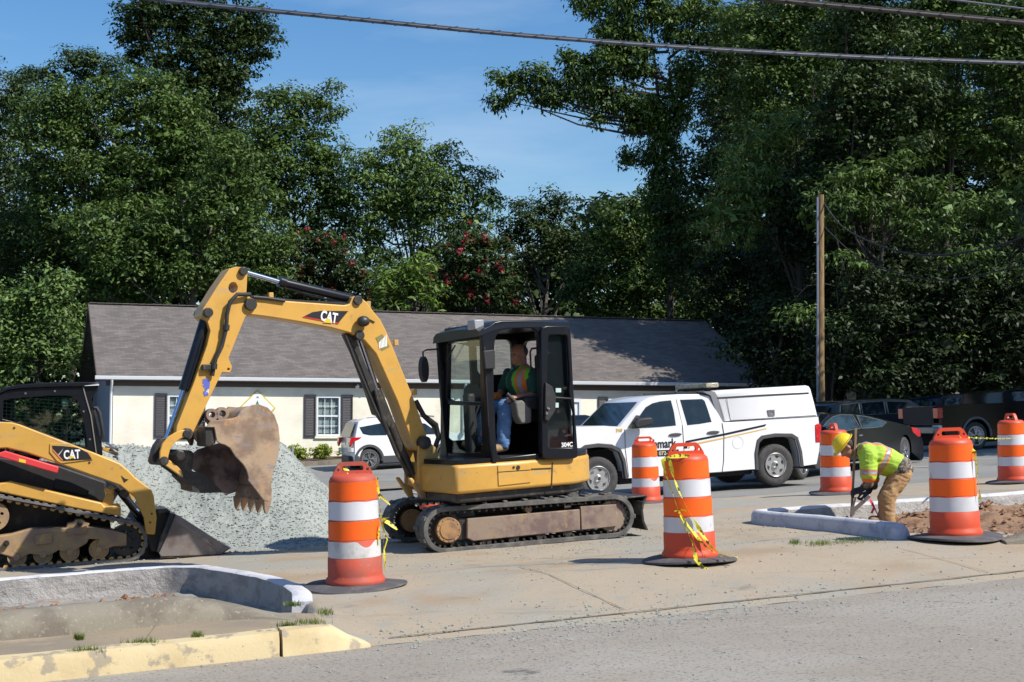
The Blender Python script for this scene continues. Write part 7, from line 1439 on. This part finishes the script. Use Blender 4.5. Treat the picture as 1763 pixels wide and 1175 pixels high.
mb = MB(); mb.cap(wp(880, 500, -.09), wp(880, 500, .09), .135, .135, 14); mb.cap(wp(905, 500, -.06), wp(905, 500, .06), .125, .12, 12); 
for a, b in ((shN, elN), (shF, elF)): mb.cap(a.lerp(b, .6), b.lerp(a, -.15), .062, .058, 12)
mb.cap(elN, elN.lerp(wrN, .7), .052, .040, 12); mb.cap(elF, elF.lerp(wrF, .7), .052, .040, 12); mb.cap(wp(500, 330), wp(450, 335), .085, .075, 12)
remesh(mb, 'shirt', .011, [M_CAMO], wk, disp=wob(14, .008))
mb = MB(); mb.cap(wp(885, 495, -.07), wp(640, 385, -.075), .128, .158, 16); mb.cap(wp(885, 495, .07), wp(640, 385, .075), .128, .158, 16); mb.cap(wp(800, 470, 0), wp(680, 440, 0), .15, .16, 14)
mb.cap(wp(640, 385, -.09), wp(545, 345, -.11), .155, .115, 14); mb.cap(wp(640, 385, .09), wp(545, 345, .11), .155, .115, 14); mb.cap(wp(545, 320, -.08), wp(500, 315, .0), .09, .08, 12); mb.cap(wp(545, 320, .08), wp(500, 315, .0), .09, .08, 12)
for sh, el, s in ((shN, elN, -1), (shF, elF, 1)): e = sh.lerp(el, .86); mb.cap(sh, sh.lerp(e, .5), .10, .098, 14); mb.cap(sh.lerp(e, .5), e, .098, .092, 14)
def crop_xy(co):                                                     # where a surface point falls, to lay the bands where the shirt has them
    d = co-CAM; f = d.y*c_+d.z*s_; x = d.x/f*FPX+881.5; y = 587.5-(-d.y*s_+d.z*c_)/f*FPX; return (x-1400)*5.873, (y-720)*5.873
T0, T1 = wp(885, 495), wp(545, 345); AX = (T1-T0).normalized(); UPV = AX.cross(Vector((0, 1, 0))).normalized()
def vestmat(co, n):
    q = co-T0; a = q.dot(AX)/(T1-T0).length; h_ = q.dot(UPV); side = abs(co.y-YW)
    aS = (co-shN).dot((elN-shN).normalized())/(elN-shN).length; nearArm = (co-(shN+(elN-shN)*max(0, min(1, aS)))).length < .125 and aS > .15
    if not nearArm: aS = (co-shF).dot((elF-shF).normalized())/(elF-shF).length; nearArm = (co-(shF+(elF-shF)*max(0, min(1, aS)))).length < .125 and aS > .15 and co.y > YW+.1
    if nearArm and aS > .34:
        if .64 < aS < .78: return 1
        if .59 < aS <= .64 or .78 <= aS < .82 or aS > .965: return 2
        return 0
    if .52 < a < .625: return 1
    if .485 < a <= .52 or .625 <= a < .655: return 2
    if a >= .655 and .045 < side-.03*0 and .085 < side < .145 and n.dot(UPV*(1 if UPV.z > 0 else -1)) > -.1: return 1
    if a >= .655 and (.065 < side <= .085 or .145 <= side < .165) and n.dot(UPV*(1 if UPV.z > 0 else -1)) > -.1: return 2
    if a < -.20: return 2
    return 0
remesh(mb, 'safety_shirt', .010, [M_LIME, M_STR, M_ORS], wk, matfn=vestmat, disp=wob(8, .013))
# hard hat, hair, gloves, boots, eyes
Qh = Matrix((fw_.normalized(), up_.normalized().cross(fw_.normalized()), up_.normalized())).transposed(); HM = Matrix.Translation(HP(-.012, 0, .062)) @ Qh.to_4x4()
mb = MB(HM); mb.lathe([(0, .112), (.03, .110), (.07, .094), (.10, .06), (.115, .02), (.118, -.008), (.114, -.010), (.108, .01), (.095, .05), (.06, .085), (0, .10)], 32)
for i, v in enumerate(mb.v):
    q = HM.inverted() @ v; q.x *= 1.13; q.y *= .96
    if q.z < .0 and q.x > .02: q.x += .045*(q.x/.13); q.z -= .012
    elif q.z < .0: q.x *= 1.03
    mb.v[i] = HM @ q
mb.lathe([(.114, -.006), (.136, -.012), (.137, -.006), (.116, .004)], 32); b0 = len(mb.v)
for i in range(b0-128, b0):
    q = HM.inverted() @ mb.v[i]; q.x = q.x*1.13+(.035 if q.x > .05 else 0); q.y *= .98; mb.v[i] = HM @ q
for y in (-.012, .0, .012): mb.tube([HM @ Vector((x*1.13, y*1.6, .006+math.sqrt(max(0, .115**2-x*x))*.93)) for x in np.linspace(-.085, .085, 9)], .004, 6, M=Matrix.Identity(4))
mb.build('hard_hat', M_HAT, wk, smooth=60)
mb = MB(); mb.ell(HP(-.035, 0, .015), (.088, .080, .088), 16, rot=Qh); mb.build('hair', M_HAIR, wk)
mb = MB()
for b in (-1, 1): mb.ell(HP(.073, b*.028, .010), (.010, .013, .006), 10, rot=Qh)
mb.build('eyes', M_EYE, wk)
mb = MB()
hand(mb, wrN+Vector((0, 0, 0)), Vector((-.9, .1, -.35)), (.1, .6, -.8), .7, 1.08, .0125, side=1); mb.cap(wrN, wrN.lerp(elN, .22), .038, .042, 10); remesh(mb, 'glove', .007, [M_GLV], wk, it=1)
mb = MB(); hand(mb, wrF, Vector((-.55, -.1, -.8)), (-.8, -.3, .5), .75, 1.08, .0125, side=1); mb.cap(wrF, wrF.lerp(elF, .22), .038, .042, 10); remesh(mb, 'glove', .007, [M_GLV], wk, it=1)
for s, dx in ((-1, 0), (1, -14)):
    an = wp(752+dx, 1045, .115*s); an.z = max(an.z, base.z+.09); mb = MB(); mb.cap(an+Vector((.035, 0, -.05)), an+Vector((-.17, 0, -.055)), .046, .042, 12); mb.cap(an, an+Vector((0, 0, .05)), .052, .055, 12); remesh(mb, 'boot', .010, [M_BOOT], wk)
# things he holds or that lie by him
a, b = wp(432, 105, -.06), wp(386, 1005, -.05); mb = MB(); mb.bar(a, b, .026, .022, up=(0, 1, 0)); tag(mb.build('wooden_stake', mat('stake_wood', (.30, .19, .10), .8, layers=[(8, (.20, .12, .06), .5, .7, 6, (6, 6, .8))]), origin=b, bevel=.002), 'upright brown wooden stake gripped by the bending worker', 'stake')
PT = wp(398, 985, -.10); mb = MB(); mb.bar(wp(572, 785, -.12), wp(520, 835, -.11), .035, .03, up=(0, 1, 0)); mb.bar(wp(520, 835, -.11), wp(405, 935, -.10), .045, .012, up=(0, 1, 0)); mb.bar(wp(405, 930, -.1), PT, .04, .012, up=(0, 1, 0)); mb.bar(wp(430, 800, -.1), wp(398, 920, -.1), .022, .01, up=(0, 1, 0))
tag(mb.build('hand_tool', M_STEEL, origin=PT, bevel=.002), 'steel hand trowel in the gloved hand of the worker', 'tool')
mb = MB(); rb = [wp(573, 812, -.10), wp(590, 850, -.11), wp(612, 895, -.10), wp(640, 950, -.12), wp(668, 1012, -.10)]; V = []
for i, p in enumerate(rb): w_ = (.010, .022, .016, .008, .010)[i]; V += [p+Vector((-w_, 0, .003)), p+Vector((w_, .01, -.003))]
mb.add(V, [(2*i, 2*i+1, 2*i+3, 2*i+2) for i in range(4)]); q = wp(605, 900, -.11); mb.add([q, q+Vector((.02, 0, -.02)), q+Vector((-.005, 0, -.075)), q+Vector((-.03, 0, -.07))], [(0, 1, 2, 3)])
tag(mb.build('marking_ribbon', mat('pink_ribbon', (.55, .03, .09), .5), origin=rb[0], recalc=False), 'pink marking ribbon dangling by the worker trousers', 'ribbon')

# ---- the operator in the cab
def hq(x, y, w_): z = pl(HF, [(x, y)], w_, 'GC')[0]; return HF @ Vector((z[0], w_, z[1]))
ax_f = HF.to_3x3() @ Vector((1, 0, 0)); ax_l = HF.to_3x3() @ Vector((0, 1, 0)); ax_u = HF.to_3x3() @ Vector((0, 0, 1)); yo = yc_
H2 = hq(640, 300, yo); mb = MB(); OP = head_parts(mb, H2, ax_f*.96+ax_l*.12-ax_u*.05, ax_u, 1.04)
neck = hq(668, 400, yo); chest = hq(660, 490, yo); pel = hq(705, 655, yo)
mb.cap(H2-ax_u*.05-ax_f*.02, neck, .062, .066, 12); mb.cap(neck-ax_u*.02, chest, .10, .15, 14); mb.cap(chest, pel, .15, .14, 14); mb.cap(neck+ax_l*.17-ax_u*.05, neck-ax_l*.17-ax_u*.05, .07, .07, 12)
sN, eN, hN = hq(742, 450, yo+.20), hq(752, 590, yo+.25), hq(640, 600, yo+.28)
sF, eF, hF = hq(570, 440, yo-.20), hq(520, 560, yo-.24), hq(490, 600, yo-.16)
for a, b, c in ((sN, eN, hN), (sF, eF, hF)): mb.cap(a, b, .056, .046, 12); mb.cap(b, c, .045, .030, 12)
hand(mb, hN, ax_f*.95-ax_u*.05, -ax_u-ax_l*.3, .75, 1.05, side=-1); hand(mb, hF, ax_f*.9-ax_u*.2, -ax_u+ax_l*.3, .75, 1.05, side=1)
kN, aN = hq(545, 670, yo+.17), hq(530, 945, yo+.17); kF, aF = hq(400, 680, yo-.20), hq(350, 905, yo-.22)
for k, a_ in ((kN, aN), (kF, aF)): mb.cap(pel+(k-pel).dot(ax_l)*ax_l*.7, k, .085, .06, 12); mb.cap(k, a_, .058, .042, 12); mb.cap(a_-ax_u*.03, a_-ax_u*.045+ax_f*.15, .036, .034, 10)
op = remesh(mb, 'person', .010, [M_SKIN], origin=hq(705, 700, yo)); tag(op, 'operator seated in the excavator cab in lime and orange vest and blue jeans', 'person')
mb = MB()
for k, a_ in ((kN, aN), (kF, aF)): mb.cap(pel+(k-pel).dot(ax_l)*ax_l*.7, k, .105, .086, 14); mb.cap(k, a_, .086, .072, 14)
mb.cap(pel+ax_l*.09, pel-ax_l*.09, .145, .145, 14); remesh(mb, 'jeans', .012, [M_JEAN], op, disp=wob(13, .014))
mb = MB(); mb.cap(neck-ax_u*.055, chest, .12, .168, 14); mb.cap(chest, pel+ax_u*.06, .168, .155, 14); mb.cap(neck+ax_l*.18-ax_u*.065, neck-ax_l*.18-ax_u*.065, .078, .078, 12)
for a, b in ((sN, eN), (sF, eF)): mb.cap(a, a.lerp(b, .8), .072, .064, 12)
remesh(mb, 'shirt', .012, [M_SHIRT], op, disp=wob(13, .008))
mb = MB(); mb.cap(neck-ax_u*.065, chest, .132, .180, 14); mb.cap(chest, pel+ax_u*.10, .180, .17, 14); mb.cap(neck+ax_l*.15-ax_u*.07, neck-ax_l*.15-ax_u*.07, .095, .095, 12)
def ovm(co, n):
    q = co-chest; l_ = q.dot(ax_l); f_ = q.dot(ax_f); u_ = q.dot(ax_u)
    if abs(l_) < .055-.1*min(0, u_-.02) and f_ > 0: return 3
    a = abs(l_)
    if .115 < a < .145: return 1
    if .090 < a < .17: return 2
    if -.17 < u_ < -.12: return 1
    return 0
remesh(mb, 'vest', .011, [M_LIME2, M_STR, M_ORS, M_SHIRT], op, matfn=ovm)
mb = MB(); Q2 = Matrix((ax_f, ax_l, ax_u)).transposed(); mb.ell(OP(-.04, 0, .035), (.086, .080, .078), 16, rot=Q2); mb.build('hair', mat('grey_hair', (.06, .05, .045), .7), op)
mb = MB()
for b in (-1, 1): mb.ell(OP(.078, b*.028, .010), (.009, .012, .006), 8, rot=Q2)
mb.build('eyes', M_EYE, op)
for a_ in (aN, aF): mb = MB(); mb.cap(a_-ax_u*.03-ax_f*.02, a_-ax_u*.05+ax_f*.17, .052, .047, 12); mb.cap(a_, a_+ax_u*.05, .058, .06, 12); remesh(mb, 'boot', .011, [M_BOOT], op)
mb = MB(); mb.cap(hF, hF+ax_f*.1, .05, .045, 12); mb.build('cuff', M_ORS, op)
